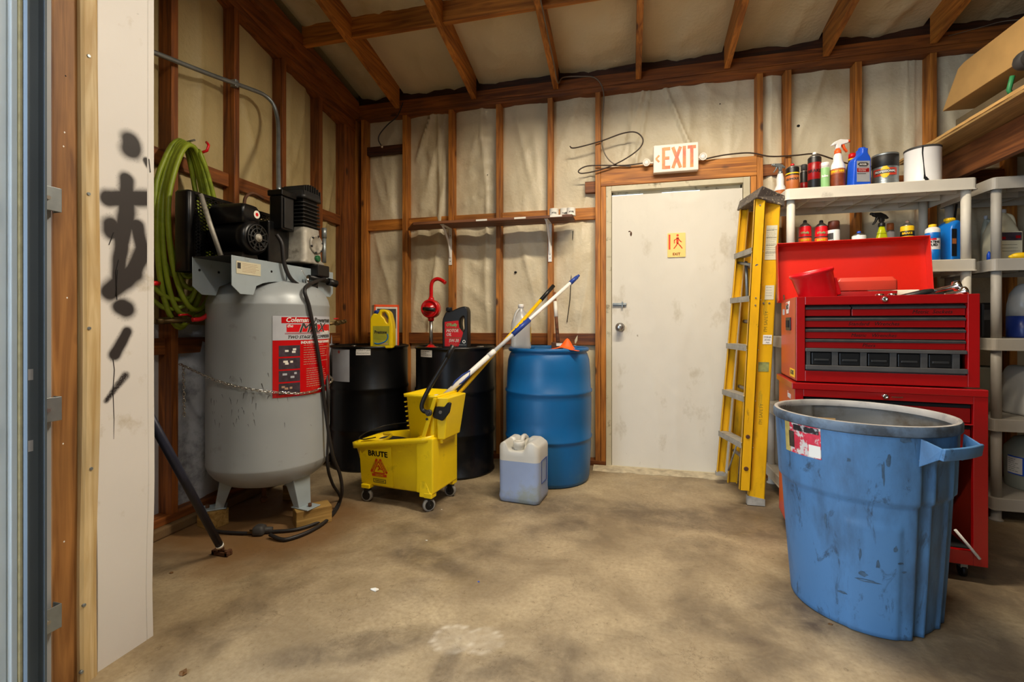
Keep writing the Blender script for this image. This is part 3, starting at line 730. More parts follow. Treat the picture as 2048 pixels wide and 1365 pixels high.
limb([(w*.03, h*.27), (-w*.12, h*.20), (-w*.12, h*.08)], .006, Fm); limb([(w*.09, h*.28), (w*.2, h*.16), (w*.28, h*.12)], .006, Fm)
limb([(w*.06, h*.08), (-w*.02, -h*.03), (-w*.14, -h*.14)], .007, Fm); limb([(w*.06, h*.08), (w*.2, -h*.03), (w*.31, -h*.14)], .007, Fm)
obj('walking_figure', fg, mat('red_orange_print', '#e0451c', .45, var=0), t)
text('EXIT', .026, 'orange', t, face((0, -.0045, -h*.38)), bold=.0006)

# exit sign over the door with two lamp heads
t = thing('exit_sign', 'cream EXIT sign with orange letters and left arrow above the door', 'sign', (.325, YW-.004, 2.277))
obj('case', B().box(-.154, .154, -.052, -.002, -.100, .100), 'exitcase', t, bevel=.006)
Mx = face((.014, -.0525, 0)); bar_n = 0
def bar(bb, x0, y0, x1, y1, wd_=.022):
    global bar_n
    bar_n += 1; a = math.atan2(y1-y0, x1-x0); bb.box(-.0, math.hypot(x1-x0, y1-y0), -wd_/2, wd_/2, 0, .0016+.0001*(bar_n % 5), Mx@Matrix.Translation((x0, y0, 0))@Matrix.Rotation(a, 4, 'Z'))
for nme, sg in (('letter_e', [(-.098, -.077, -.098, .077), (-.098, .067, -.052, .067), (-.098, 0, -.058, 0), (-.098, -.067, -.052, -.067)]),
                ('letter_x', [(-.034, -.075, .018, .075), (-.034, .075, .018, -.075)]), ('letter_i', [(.044, -.077, .044, .077)]),
                ('letter_t', [(.094, -.077, .094, .067), (.066, .067, .122, .067)])):
    bb = B()
    for q in sg: bar(bb, *q)
    obj(nme, bb, 'orangelt', t)
bb = B(); bar(bb, -.150, .0, -.128, .024, .013); bar(bb, -.150, .0, -.128, -.024, .013); obj('arrow', bb, 'orangelt', t)
for sx, px, py in ((-1, 1293, 326), (1, 1406, 314)):
    c = at(px, py, YW-.04)-Vector((.325, YW-.004, 2.277))
    lh = obj('lamp_head', B().lathe([(.016, -.03), (.024, -.01), (.027, .006), (.027, .012), (.022, .012), (.018, .004), (.001, .004)], 24, c, m=Matrix.Rotation(PI/2, 4, 'X')), 'exitcase', t)
    obj('lens', B().lathe([(.019, .0), (.012, .006), (.001, .007)], 20, c+Vector((0, -.006, 0)), m=Matrix.Rotation(PI/2, 4, 'X')), 'white', lh)
    obj('lamp_arm', B().cyl((sx*.15, -.03, c.z), (c.x, -.02, c.z), .007, .007, 10), 'exitcase', t)

# cables
def cable(name, label, P, r=.004, m='brownwire', k=6, cat='cable'):
    return tag(obj(name, B().tube(smooth_pts([at(*p) if isinstance(p, tuple) else p for p in P], k), r, 7), m), label, cat)
cable('cable', 'loose brown cable looping over the stud left of the exit sign', [(1140, 293, 3.59), (1150, 296, 3.58), (1200, 283, 3.595), (1245, 267, 3.58), (1272, 265, 3.57), (1286, 280, 3.57), (1276, 300, 3.57),
      (1240, 324, 3.58), (1200, 340, 3.59), (1165, 347, 3.59), (1157, 342, 3.59), (1172, 333, 3.592), (1200, 331, 3.594), (1250, 331, 3.595), (1289, 326, 3.585)], .005)
cable('cable', 'grey cable dropping from the rafters past the stud to the exit sign', [Vector((-.522, 1.9, zb(1.9)-.006)), Vector((-.522, 2.6, zb(2.6)-.006)), Vector((-.522, 3.3, zb(3.3)-.006)), Vector((-.522, 3.52, zb(3.52)-.008)), (1126, 155, 3.60), (1160, 153, 3.607), (1192, 157, 3.607), (1207, 185, 3.608),
      (1205, 240, 3.61), (1204, 285, 3.61), (1212, 312, 3.60), (1232, 330, 3.60), (1262, 333, 3.60)], .0045, 'wire')
cable('cable', 'dark cable running right from the exit sign to the plastic shelf', [(1411, 318, 3.59), (1450, 310, 3.60), (1500, 306, 3.60), (1540, 313, 3.605), (1590, 311, 3.605), (1630, 308, 3.60), (1665, 318, 3.60), (1700, 328, 3.61), (1760, 335, 3.615)], .005)
cable('cable', 'thin pale wire along the top plate in the upper right corner', [(1897, 72, 3.60), (1960, 55, 3.59), (2005, 43, 3.56), (2060, 38, 3.50)], .002, 'wire')
t = thing('lamp_cord', 'dark looped cord with a bare lamp socket in the back left corner', 'cord', (0, 0, 0))
obj('cord', B().tube(smooth_pts([at(806, 205, 3.59), at(795, 232, 3.585), at(775, 250, 3.58), at(760, 268, 3.58), at(757, 280, 3.585), at(762, 291, 3.58)]), .005, 7), 'cord', t)
obj('socket', B().sphere(at(764, 293, 3.58), .014, 12), 'chrome', t)
# ================================================================== WALL SHELF
SH = 1.862
t = thing('wall_shelf', 'brown wooden shelf board on two white steel brackets on the stud wall', 'shelf', (0, 0, 0))
obj('shelf_board', B().hexa([(-1.655, 3.41, SH), (-.40, 3.41, SH-.006), (-.40, 3.615, SH-.006), (-1.80, 3.615, SH), (-1.655, 3.41, SH+.02), (-.40, 3.41, SH+.014), (-.40, 3.615, SH+.014), (-1.80, 3.615, SH+.02)]), 'shelfwood', t, bevel=.002)
for x in (-1.422, -.597):
    bk = obj('shelf_bracket', B().box(x-.014, x+.014, 3.613, 3.617, SH-.30, SH-.002).box(x-.014, x+.014, 3.43, 3.613, SH-.006, SH-.002)
        .tube(smooth_pts([(x, 3.44, SH-.008), (x, 3.52, SH-.06), (x, 3.585, SH-.14), (x, 3.613, SH-.24)]), .009, 6), 'white', t, bevel=.001)
    for dz in (.06, .27): obj('screw', B().cyl((x, 3.613, SH-dz), (x, 3.610, SH-dz), .005, .004, 8), 'steel', bk)
for px, py in ((963, 443), (1040, 439), (1112, 436)):
    c = at(px, py, 3.41); obj('label_strip', B().box(c.x-.044, c.x+.044, 3.4085, 3.4095, SH+.000, SH+.013), 'paper', t)
def spool(label, x, y, z, tx, r=.040, h=.058):
    t = thing('tape_roll', label, 'tape roll', (x, y, z), 0, 'white rolls on the wall shelf')
    b = B().lathe([(.012, 0), (r, 0), (r, .002), (r*.97, .004), (r*.97, h-.004), (r, h-.002), (r, h), (.012, h)], 24, cap0=False, cap1=False).lathe([(.012, 0), (.012, h)], 16, cap0=False, cap1=False)
    obj('roll', b, 'paper', t)
    text(tx, .017, 'charcoal', t, cyl=(r, math.radians(-80), h*.42, (0, 0)), ext=.0004, bold=.0006)
a = at(1108, 432, 3.49)
spool('leftmost white tape roll with black print on the wall shelf', a.x, 3.49, SH+.014, 'PTFE', .036, .062)
spool('middle white tape roll standing behind on the wall shelf', at(1129, 430, 3.53).x, 3.53, SH+.014, 'TAPE', .036, .070)
spool('rightmost white tape roll at the end of the wall shelf', at(1145, 432, 3.47).x-.01, 3.47, SH+.014, 'PTFE', .033, .056)

# ================================================================== DRUMS
def steel_drum(label, x, y, rot=0, grp='black steel drums'):
    t = thing('steel_drum', label, 'drum', (x, y, 0), rot, grp)
    R = .289
    pr = [(R-.01, 0), (R+.006, .002), (R+.006, .014), (R-.001, .02)]
    for z in (.29, .585):
        pr += [(R, z-.05), (R, z-.018), (R+.008, z-.006), (R+.008, z+.006), (R, z+.018)]
    for z in (.14, .435, .73): pr += []
    pr += [(R, .86), (R, .874), (R+.007, .880), (R+.007, .894), (R-.002, .896), (R-.004, .880)]
    pr = sorted(pr[:3], key=lambda q: 0)+pr[3:]
    obj('body', B().lathe(pr+[(R-.02, .878), (.001, .878)], 64, cap1=False), 'blackm', t)
    obj('bung', B().lathe([(.036, .878), (.036, .886), (.026, .888), (.026, .893), (.001, .893)], 24, (R*.62, R*.2, 0)), 'steel', t)
    obj('bung', B().lathe([(.018, .878), (.018, .886), (.001, .888)], 20, (-R*.62, R*.2, 0)), 'steel', t)
    return t
d1 = steel_drum('black steel drum behind the air compressor, left of the other black drum', -1.978, 3.318)
d2 = steel_drum('black steel drum behind the mop bucket with a red hand pump on top', -1.267, 3.318)
d1.scale = d2.scale = (1, 1, 1.022)
def on_drum(drum, px, py):  # angle and height on the drum's side for a photo pixel
    cx, cy = drum.location.x, drum.location.y; R = .29
    r = _ray(px, py); a_ = r[0]**2+r[1]**2; b_ = -2*(r[0]*cx+r[1]*cy); c_ = cx*cx+cy*cy-R*R
    tt = (-b_-math.sqrt(max(0, b_*b_-4*a_*c_)))/(2*a_)
    return math.atan2(r[1]*tt-cy, r[0]*tt-cx), EYE+r[2]*tt
a0, z0 = on_drum(d1, 665, 765); a1, z1 = on_drum(d1, 699, 705)
dl = obj('drum_label', B().arc(.2905, a0, a1, z0, z1), 'ltgrey', d1)
text('●', .03, 'redpale', dl, cyl=(.2915, (a0+a1)/2, z1-.02, (0, 0)), ext=.0003, name='round_mark')
def cyl_lines(parent, m, R, a0, a1, ztop, rows, gap, seed=1, h=.003, c0=(0, 0), name='fine_print'):
    rd = random.Random(seed); bb = B()
    for i in range(rows):
        a = a0; end = a0+(a1-a0)*(.55+.45*rd.random())
        while a < end:
            l = rd.uniform(.008, .02)/R; bb.arc(R, a, min(a+l, end), ztop-i*gap-h/2, ztop-i*gap+h/2, .0006, 2, (c0[0], c0[1], 0)); a += l+.004/R
    return obj(name, bb, m, parent)
a0, z0 = on_drum(d1, 712, 716); a1, z1 = on_drum(d1, 741, 702)
dl = obj('drum_label', B().arc(.2905, a0, a1, z0, z1), 'white', d1)
text('CONVTGER', .022, 'charcoal', dl, cyl=(.2915, (a0+a1)/2, (z0+z1)/2+.010, (0, 0)), ext=.0003, sx=.9)
text('PM-NONHYDRO', .016, 'charcoal', dl, cyl=(.2915, (a0+a1)/2, (z0+z1)/2-.012, (0, 0)), ext=.0003, sx=.8)
a0, z0 = on_drum(d2, 842, 719); a1, z1 = on_drum(d2, 864, 706)
dl = obj('drum_label', B().arc(.2905, a0, a1, z0, z1), 'white', d2)
cyl_lines(dl, 'charcoal', .2915, a0+.02, a1-.01, z1-.012, 3, .012, 5)

t = d3 = thing('plastic_drum', 'large blue plastic drum beside the white exit door', 'drum', (-.556, 3.30, 0)); t.scale = (1, 1, 1.014)
R = .285
pr = [(R-.03, 0), (R-.006, .006), (R+.002, .03), (R+.008, .12), (R+.014, .26), (R+.012, .285), (R+.020, .293), (R+.020, .303), (R+.013, .312), (R+.016, .42), (R+.016, .56), (R+.013, .594),
      (R+.021, .603), (R+.021, .615), (R+.012, .624), (R+.008, .74), (R+.001, .82), (R-.012, .86), (R-.020, .872), (R-.006, .878), (R-.002, .884), (R-.002, .898), (R-.010, .903), (R-.018, .898), (R-.02, .885), (.001, .885)]
obj('body', B().lathe(pr, 72, cap1=False), 'bluedrum', t)
obj('bung', B().lathe([(.035, .885), (.035, .898), (.02, .898), (.001, .894)], 20, (.16, .1, 0)), 'bluedrum', t)
obj('bung', B().lathe([(.035, .885), (.035, .898), (.02, .898), (.001, .894)], 20, (-.16, .12, 0)), 'bluedrum', t)

# hand pump on the middle drum
c = at(862, 690, 3.20)
t = thing('rotary_hand_pump', 'red rotary hand pump standing on the black steel drum', 'pump', (c.x, 3.20, .897))
obj('base_collar', B().lathe([(.045, 0), (.045, .012), (.03, .018), (.02, .03)], 20), 'pump_red', t)
zc = EYE-(618-648)*(at(862, 618, 3.2).y*math.cos(TH)-at(862, 618, 3.2).x*math.sin(TH))/FPX-.897
obj('pump_pipe', B().cyl((0, 0, 0), (0, 0, zc-.075), .0135, seg=16), 'steel', t)
mr_ = Matrix.Translation((0, 0, zc))@Matrix.Rotation(PI/2, 4, 'X')
obj('pump_body', B().lathe([(.03, -.032), (.066, -.032), (.068, -.028), (.068, .028), (.066, .032), (.058, .036), (.052, .028), (.034, .028), (.030, .044), (.012, .050), (.001, .05)], 36, m=mr_)
    .cyl((0, 0, zc-.09), (0, 0, zc-.05), .020, .028).cyl((0, 0, zc+.055), (.004, 0, zc+.085), .026, .018), 'pump_red', t)
pg = [(0, 0, zc+.07), (.002, 0, zc+.11), (.003, 0, zc+.17), (.018, 0, zc+.205), (.052, 0, zc+.218), (.085, 0, zc+.206), (.115, -.01, zc+.187)]
obj('spout', B().tube(smooth_pts([(x*1.0, y, z) for x, y, z in pg], 6), .0135, 14), 'pump_red', t)
cr = obj('crank_arm', B().box(-.012, .012, -.064, -.054, zc-.02, zc+.02).tube([(0, -.058, zc), (-.018, -.062, zc-.004)], .009, 8), 'pump_red', t, bevel=.002)
obj('crank_handle', B().cyl((-.028, -.075, zc-.002), (.062, -.078, zc-.010), .013, .015, 14), 'black', t)

# ---- generic jug from a front outline
def jug(name, label, cat, loc, rz, outline, holes, th, m, cap, capm, group=None, bev=.0075):
    t = thing(name, label, cat, loc, rz, group)
    bo = obj('body', curve_plate(outline, holes, th, bev, res=3), m, t)
    for p in bo.data.polygons: p.use_smooth = True
    cx, cz, r, h = cap
    pr = [(r*.8, -.012), (r*.8, 0), (r, 0), (r, h*.85), (r*.9, h), (.001, h)]
    cb = B().lathe(pr, 24, (cx, 0, cz), cap1=False)
    for k in range(18):
        a = 2*PI*k/18; cb.box(-.0012, .0012, -.0012, .0012, .002, h*.8, Matrix.Translation((cx+r*math.cos(a), r*math.sin(a), cz)))
    obj('cap', cb, capm, t)
    return t
# yellow antifreeze jug on the left drum  (local x across, z up)
P = at(770, 690, 3.20)
ol = rpoly([(-.085, 0, .012), (.085, 0, .012), (.084, .155, .05), (.060, .235, .03), (.025, .255, .03), (-.012, .252, .015), (-.020, .232, .01), (-.030, .222, .01), (-.058, .228, .01), (-.084, .200, .02)])
ho = [rpoly([(.002, .232), (.030, .236), (.052, .200), (.050, .160), (.034, .172), (.022, .196), (.000, .212)], .01)]
t = jug('antifreeze_jug', 'yellow antifreeze jug with blue cap on the left black drum', 'jug', (P.x-.004, 3.18, .898), math.radians(14), ol, ho, .105, 'yellow', (-.045, .222, .021, .026), 'blue')
Fj = face((-.018, -.053, 0))
lb_ = obj('jug_label', B().box(-.062, .062, -.0537, -.0527, .02, .145), 'olive', t)
text('Prestone', .030, 'charcoal', lb_, face((-.004, -.0545, .105)), bold=.001, sx=.85)
lines(lb_, 'greenp', face((-.004, -.0538, .086)), .10, 4, .009, seed=4, th=.0008)
obj('blue_swoosh', B().tube(smooth_pts([(.046, -.054, .095), (.05, -.054, .07), (.03, -.054, .045), (-.02, -.054, .03), (-.05, -.054, .035)]), .004, 6), 'skyblue', lb_)
obj('pink_band', B().box(-.02, .05, -.0542, -.0536, .026, .034), 'pink', lb_)

t.scale = (.98, 1, 1.14)
# orange and white carton behind it
P = at(778, 690, 3.42)
t = thing('carton', 'white carton with orange edges and dark red pictures behind the yellow jug', 'box', (P.x-.022, 3.40, .898), math.radians(38))
obj('box_body', B().box(-.09, .09, -.065, .065, 0, .275), 'paper', t, bevel=.001)
e_ = B()
for x in (-.0905, .0785):
    e_.box(x, x+.012, -.0665, -.0655, 0, .275)
e_.box(-.0905, .0905, -.0665, -.0655, .262, .277).box(-.0905, .0905, -.0665, -.0655, 0, .012)
for y in (-.066, .056): e_.box(.0905, .0915, y, y+.010, 0, .275)
e_.box(.0905, .0915, -.066, .066, .262, .277).box(.0905, .0915, -.066, .066, 0, .012)
obj('printed_edge', e_, 'orange', t)
obj('printed_picture', B().tube(smooth_pts([(.092, .02, .23), (.092, .0, .19), (.092, .01, .14), (.092, -.02, .11), (.092, .03, .09)]), .006, 6).sphere((.092, .005, .165), .018, 10, (.1, 1, 1)), 'dkred', t)
obj('printed_photo', B().box(.0905, .0916, -.045, .04, .02, .075).box(-.07, .07, -.0668, -.0655, .12, .25), 'charcoal', t)

t.scale = (1.05, 1.05, 1.2)
# black motor oil jug on the middle drum
P = at(916, 692, 3.20)
ol = rpoly([(-.083, 0, .015), (.083, 0, .015), (.083, .225, .025), (.070, .252, .02), (.030, .246, .02), (-.028, .222, .02), (-.042, .218, .006), (-.060, .218, .006), (-.083, .175, .03)])
ho = [rpoly([(.034, .180), (.056, .196), (.060, .120), (.050, .100), (.038, .112), (.030, .150)], .012)]
t = jug('motor_oil_jug', 'black motor oil jug with red label on the middle drum', 'jug', (P.x-.006, 3.19, .898), math.radians(8), ol, ho, .105, 'black', (-.050, .222, .019, .024), 'black')
lb_ = obj('jug_label', curve_plate([(-.066, .018), (.022, .018), (.044, .070), (.052, .098), (.026, .130), (.022, .168), (-.066, .160)], (), .002, 0), mat('plain_red_label', '#c4101a', .55, var=.05), t); lb_.location = (0, -.0532, 0)
Tm = lambda x, z: face((x, -.0012, z))
for z in (.067, .122): obj('label_rule', B().box(-.066, .036 if z > .1 else .043, -.0016, -.001, z-.001, z+.001), 'greenp', lb_)
text('O\'Reilly', .024, 'ltgreen', lb_, Tm(-.022, .142), bold=.0012, shear=.2, sx=.9)
text('MOTOR', .024, 'white', lb_, Tm(-.018, .108), bold=.0008, shear=.3, sx=.9)
text('OIL', .024, 'white', lb_, Tm(-.040, .086), bold=.0008, shear=.3, sx=.9)
text('5W-30', .026, 'white', lb_, Tm(-.008, .050), bold=.0008, shear=.2, sx=.85)
lines(lb_, 'pink', face((-.012, -.0011, .032)), .06, 2, .007, seed=2, th=.0006)
obj('round_seal', B().lathe([(.010, 0), (.010, .001), (.006, .001), (.006, .0)], 18, (.058, -.054, .045), cap0=False, cap1=False, m=Matrix.Rotation(PI/2, 4, 'X')), 'white', t)
lines(t, 'white', face((.05, -.0531, .026)), .05, 1, .007, seed=6, th=.0006)

t.scale = (1.12, 1.05, 1.22)
# frosted jug, orange funnel hat, old hammer on the blue drum
P = at(1042, 692, 3.37)
t = thing('frosted_jug', 'empty frosted gallon jug with white cap on the blue drum', 'jug', (P.x, 3.37, .899), math.radians(10)); t.scale = (1.02, 1.02, 1.22)
obj('body', B().loft([(0, .135, .135, .03), (.006, .145, .145, .035), (.02, .145, .145, .035), (.03, .140, .140, .035), (.135, .140, .140, .04), (.155, .138, .138, .05), (.185, .11, .11, .05), (.215, .075, .075, .036), (.232, .042, .042, .02), (.25, .036, .036, .017)]), 'clearjug', t)
obj('handle', B().tube(smooth_pts([(-.012, -.02, .236), (-.032, -.035, .215), (-.045, -.045, .18), (-.048, -.05, .145)]), .009, 8), 'clearjug', t)
obj('cap', B().lathe([(.019, .243), (.021, .243), (.021, .262), (.018, .266), (.001, .266)], 20, cap1=False), 'white', t)
obj('jug_label', B().box(.0705, .0715, -.05, .05, .04, .13), 'yel', t)
P = at(1127, 692, 3.12)
t = thing('orange_funnel', 'crumpled bright orange rag peaking on top of the blue drum', 'rag', (P.x, 3.14, .900))
V = []; n = 18
for j in range(n+1):
    for i in range(n+1):
        u = i/n-.5; v = j/n-.5
        pk = math.exp(-((u-.12)/.16)**2-((v)/.25)**2)*.050*(1-abs(v)*.5)+max(0, .03*(1-abs(u*2+.1)*1.0))*.6
        V.append((u*.19, v*.13, .002+pk+.003*noise.noise(Vector((u*9, v*9, 2)))+.0))
F = [(j*(n+1)+i, j*(n+1)+i+1, (j+1)*(n+1)+i+1, (j+1)*(n+1)+i) for j in range(n) for i in range(n)]
t.scale = (1.1, 1, 1.3)
bb = B(); bb._new(V, F, True); o = obj('cloth', bb, mat('orange_cloth', '#f05a0c', .6, var=.1), t); md = o.modifiers.new('s', 'SOLIDIFY'); md.thickness = .002
t['label'] = 'crumpled bright orange rag peaking on top of the blue drum'; t.name = 'orange_rag'
t = thing('sledge_hammer', 'old short hammer with dark head and taped wooden handle behind the orange rag', 'hammer', at(1116, 690, 3.36)-Vector((0, 0, 0)))
t.location.z = .899
hb = B().box(-.045, .035, -.025, .025, .0, .05)
obj('hammer_head', hb, 'rust', t, bevel=.006)
obj('handle', B().cyl((.0, 0, .05), (-.045, .12, .415), .013, .011, 10), 'shelfwood', t)
obj('tape_wrap', B().cyl((-.022, .06, .23), (-.036, .098, .345), .0145, .0135, 10), 'paper', t)
obj('price_tag', B().box(-.008, .036, -.0275, -.0265, .022, .042), 'paper', t)

# ================================================================== LIQUID CONTAINER on the floor
t = thing('liquid_container', 'square translucent jerry can two thirds full of bluish fluid by the blue drum', 'jerry can', (0, 0, 0), math.radians(-6))
A = atz(994, 1003); Cc = atz(1072, 1015)
t.location = ((A.x+Cc.x)/2+.022, (A.y+Cc.y)/2+.12, 0)
w, d, H, L = .262, .235, .372, .252
obj('fluid_body', B().loft([(0, w-.04, d-.04, .03), (.006, w-.01, d-.01, .035), (.03, w, d, .035), (.06, w-.006, d-.006, .035), (L, w-.004, d-.004, .035)], cap1=False), 'bluefluid', t)
bb = B(); rings = []
n_ = 48; RR = []
R0 = rrect(w-.004, d-.004, .035, 6)
for q0, q1 in zip(R0, R0[1:]+R0[:1]):
    m0 = max(1, int(math.hypot(q1[0]-q0[0], q1[1]-q0[1])/.008))
    for qq in range(m0): RR.append((q0[0]+(q1[0]-q0[0])*qq/m0, q0[1]+(q1[1]-q0[1])*qq/m0))

def toph(x, y):
    sh = H-.030*max(0, (abs(x)-.088)/.043)-.018*max(0, (y-.07)/.045)
    wd2 = .060 if y < 0 else .035                         # well that runs to the front edge, with the spout in it
    k = 1/(1+math.exp((abs(x+.012)-wd2)/.006)); fr = 1/(1+math.exp((y-.02)/.012))
    return sh-k*(.058*fr+.018*(1-fr))
for z in (L, L+.03): rings.append([Vector((x, y, z)) for x, y in RR])
for k_ in range(26):
    f = 1-k_/25.5
    rings.append([Vector((x*f, y*f, toph(x*f, y*f)-(.012 if k_ == 0 else 0))) for x, y in RR])
obj('clear_top', bb.ringloft(rings, cap0=False), 'natural', t)
obj('cap', B().lathe([(.028, H-.062), (.034, H-.045), (.034, H-.040), (.037, H-.038), (.037, H-.014), (.033, H-.008), (.020, H-.008), (.018, H-.012), (.001, H-.012)], 32, (-.012, -.062, .0), cap1=False), 'natural', t)
obj('handle', B().tube(smooth_pts([(-.012, -.015, H-.035), (-.012, .005, H-.004), (-.012, .05, H-.002), (-.012, .085, H-.020)]), .015, 10), 'natural', t)
obj('side_label', B().box(w/2-.001, w/2+.001, -.055, .045, .115, .118).box(w/2-.001, w/2+.001, -.055, .045, .252, .255).box(w/2-.001, w/2+.001, -.058, -.055, .115, .255).box(w/2-.001, w/2+.001, .045, .048, .115, .255), 'blue', t)

# ================================================================== MOP BUCKET
t = mb = thing('mop_bucket', 'yellow wheeled mop bucket with wringer, black BRUTE lettering and red caution triangle', 'mop bucket', (-1.325, 2.665, 0), math.radians(-7))
def bring(z, x0, x1, hw, r, slope=0, n=6):
    w = x1-x0; cx = (x0+x1)/2
    return [Vector((cx+x, y, z+slope*(cx+x))) for x, y in rrect(w, hw*2, r, n)]
zr = .40; sl_ = .155
outer = [bring(.095, -.235, .215, .115, .05), bring(.105, -.250, .225, .125, .055), bring(.22, -.272, .232, .137, .055), bring(zr-.035, -.298, .242, .150, .055, sl_),
         bring(zr-.034, -.315, .250, .165, .06, sl_), bring(zr, -.318, .252, .168, .06, sl_), bring(zr, -.300, .243, .152, .055, sl_), bring(zr-.10, -.285, .238, .142, .05, sl_*.5), bring(.115, -.24, .215, .118, .045)]
obj('bucket_tub', B().ringloft(outer), 'yellow', t)
# raised end column under the wringer, bumper legs
obj('end_column', B().box(.150, .262, -.150, .150, .105, .425).box(.235, .285, -.075, .075, .38, .415).box(.225, .252, -.12, .12, .425, .56), 'yellow', t, bevel=.008)
for sx, sy in ((1, -1), (1, 1), (-1, -1), (-1, 1)):
    x = .205*sx if sx > 0 else -.205; y = sy*.128
    ft = B()
    if sx > 0:
        ft.hexa([(x-.03, y-.028, .085), (x+.052, y-.028, .085), (x+.052, y+.028, .085), (x-.03, y+.028, .085), (x-.03, y-.02, .20), (x+.0, y-.02, .20), (x+.0, y+.02, .20), (x-.03, y+.02, .20)])
        ft.box(x+.0, x+.052, y-.028, y+.028, .082, .112)
    else: ft.box(x-.03, x+.03, y-.025, y+.025, .085, .11)
    obj('bumper_foot', ft, 'yellow', t, bevel=.004)
    cxx, cyy = x+(.022 if sx > 0 else 0), y
    ca_ = obj('caster', B().cyl((cxx, cyy, .072), (cxx, cyy, .088), .022, .022, 14).box(cxx-.018, cxx+.014, cyy-.016, cyy-.012, .03, .075).box(cxx-.018, cxx+.014, cyy+.012, cyy+.016, .03, .075), 'black', t, bevel=.002)
    an = (.9, .2, .45, .1)[(0 if sx > 0 else 2)+(0 if sy < 0 else 1)]
    mm = Matrix.Translation((cxx-.004, cyy, .037))@Matrix.Rotation(an if sx > 0 else .1, 4, 'Z')@Matrix.Rotation(PI/2, 4, 'X')
    obj('wheel', B().lathe([(.030, -.0115), (.036, -.009), (.037, 0), (.036, .009), (.030, .0115)], 28, m=mm), 'wheel', ca_)
    obj('hub', B().lathe([(.026, -.0125), (.026, .0125)], 20, m=mm), 'black', ca_)
    obj('axle', B().lathe([(.006, -.0135), (.006, .0135)], 12, m=mm), 'steel', ca_)
# wringer basket
wz0, wz1 = .415, .668
def wring(z, x0, x1, hw, r=.015): return bring(z, x0, x1, hw, r, 0, 3)
wr = obj('wringer_basket', B().ringloft([wring(.40, .080, .262, .110), wring(wz1-.02, .062, .264, .120), wring(wz1-.018, .050, .272, .132), wring(wz1, .048, .274, .134), wring(wz1, .064, .262, .118), wring(.43, .10, .25, .10)]), 'yellow', t)
rb_ = B()
for k in range(7):
    z = wz1-.05-.028*k; wx_ = .080-.030*(z-.40)/.25; rb_.box(wx_-.006, wx_+.006, -.118+.0010*k, .11, z-.003, z+.003)
obj('rib', rb_, 'yellow', wr)
obj('outer_shell', B().hexa([(.262, -.10, .41), (.305, -.09, .41), (.305, .10, .41), (.262, .11, .41), (.262, -.120, .655), (.338, -.100, .655), (.338, .12, .655), (.262, .125, .655)]), 'yellow', wr, bevel=.006)
obj('front_strut', B().hexa([(.175, -.150, .40), (.20, -.150, .40), (.20, -.142, .40), (.175, -.142, .40), (.262, -.150, .655), (.285, -.150, .655), (.285, -.135, .655), (.262, -.135, .655)]), 'yellow', wr, bevel=.003)
g = obj('gear_plate', curve_plate(rpoly([(-.05, -.035), (.01, -.05), (.05, .0), (.062, .055), (.045, .06), (.02, .03), (-.03, .03), (-.055, .01)], .008), (), .02, .003), 'black', wr)
g.location = (.300, -.118, .575)
obj('gear_bolt', B().cyl((.300, -.134, .575), (.300, -.126, .575), .010, .010, 6), 'steel', wr)
# black lever with its pivot
lv = obj('lever', B().tube(smooth_pts([(.245, -.160, .575), (.205, -.162, .585), (.198, -.162, .62), (.225, -.15, .69), (.275, -.12, .79), (.315, -.10, .865), (.335, -.09, .905)], 6), .0125, 12), 'black', t)
obj('grip', B().cyl((.325, -.095, .885), (.355, -.08, .955), .015, .016, 12), 'black', lv)
obj('pivot_bolt', B().cyl((.246, -.158, .575), (.246, -.176, .575), .018, .018, 16).cyl((.246, -.175, .575), (.246, -.182, .575), .009, .009, 6).cyl((.225, -.146, .535), (.225, -.156, .535), .007, .007, 8), 'charcoal', t)
# rim cups, wire bail, things seen inside the tub
obj('spout_wall', B().tube(smooth_pts([(-.27, -.10, zr-.055), (-.20, -.12, zr-.03), (-.13, -.10, zr-.03), (-.12, -.04, zr-.03), (-.17, .06, zr-.035), (-.25, .10, zr-.045)]), .010, 8), 'yellow', t)
obj('wire_bail', B().tube(smooth_pts([(-.13, -.150, zr-.0), (-.22, -.150, zr-.02), (-.29, -.10, zr-.025), (-.30, .0, zr-.01), (-.25, .12, zr+.008), (-.10, .17, zr+.03), (.0, .172, zr+.035)]), .0035, 6), 'black', t)
# print on the front
def front(x, z):  # point on the sloping front wall of the tub
    f = (z-.105)/(.365-.105); return Vector((x, -(.125+f*(.150-.125))-.0015, z))
up_ = Vector((0, -.025, .26)).normalized()
lp_ = obj('caution_panel', B().box(-.115, .115, -.128, .120, 0, .0012, face(front(-.135, .235), (1, 0, 0), up_)), 'yellow', t)
text('BRUTE', .046, 'black', lp_, face(front(-.118, .300)+Vector((0, -.002, 0)), (1, .0, 0), up_), bold=.0014, sx=1.02)
tr_ = B(); mx = face(front(-.115, .212)+Vector((0, -.002, 0)), (1, 0, 0), up_)
def seg_(a, c, w_, bb=tr_):
    an = math.atan2(c[1]-a[1], c[0]-a[0]); bb.box(0, math.hypot(c[0]-a[0], c[1]-a[1]), -w_/2, w_/2, 0, .0012, mx@Matrix.Translation((a[0], a[1], 0))@Matrix.Rotation(an, 4, 'Z'))
for a, c in (((-.040, -.028), (.040, -.028)), ((.040, -.028), (0, .045)), ((0, .045), (-.040, -.028))): seg_(a, c, .006)
seg_((-.052, -.042), (.052, -.042), .016); seg_((-.056, -.026), (-.010, .058), .015); seg_((.056, -.026), (.010, .058), .015)
seg_((-.004, .02), (.008, .002), .008); seg_((.008, .002), (-.008, -.012), .006); seg_((.006, .0), (.022, -.006), .005); seg_((-.014, .010), (.002, .014), .004)
obj('caution_triangle', tr_, mat('red_orange_caution_print', '#cf4310', .5, var=0), lp_)
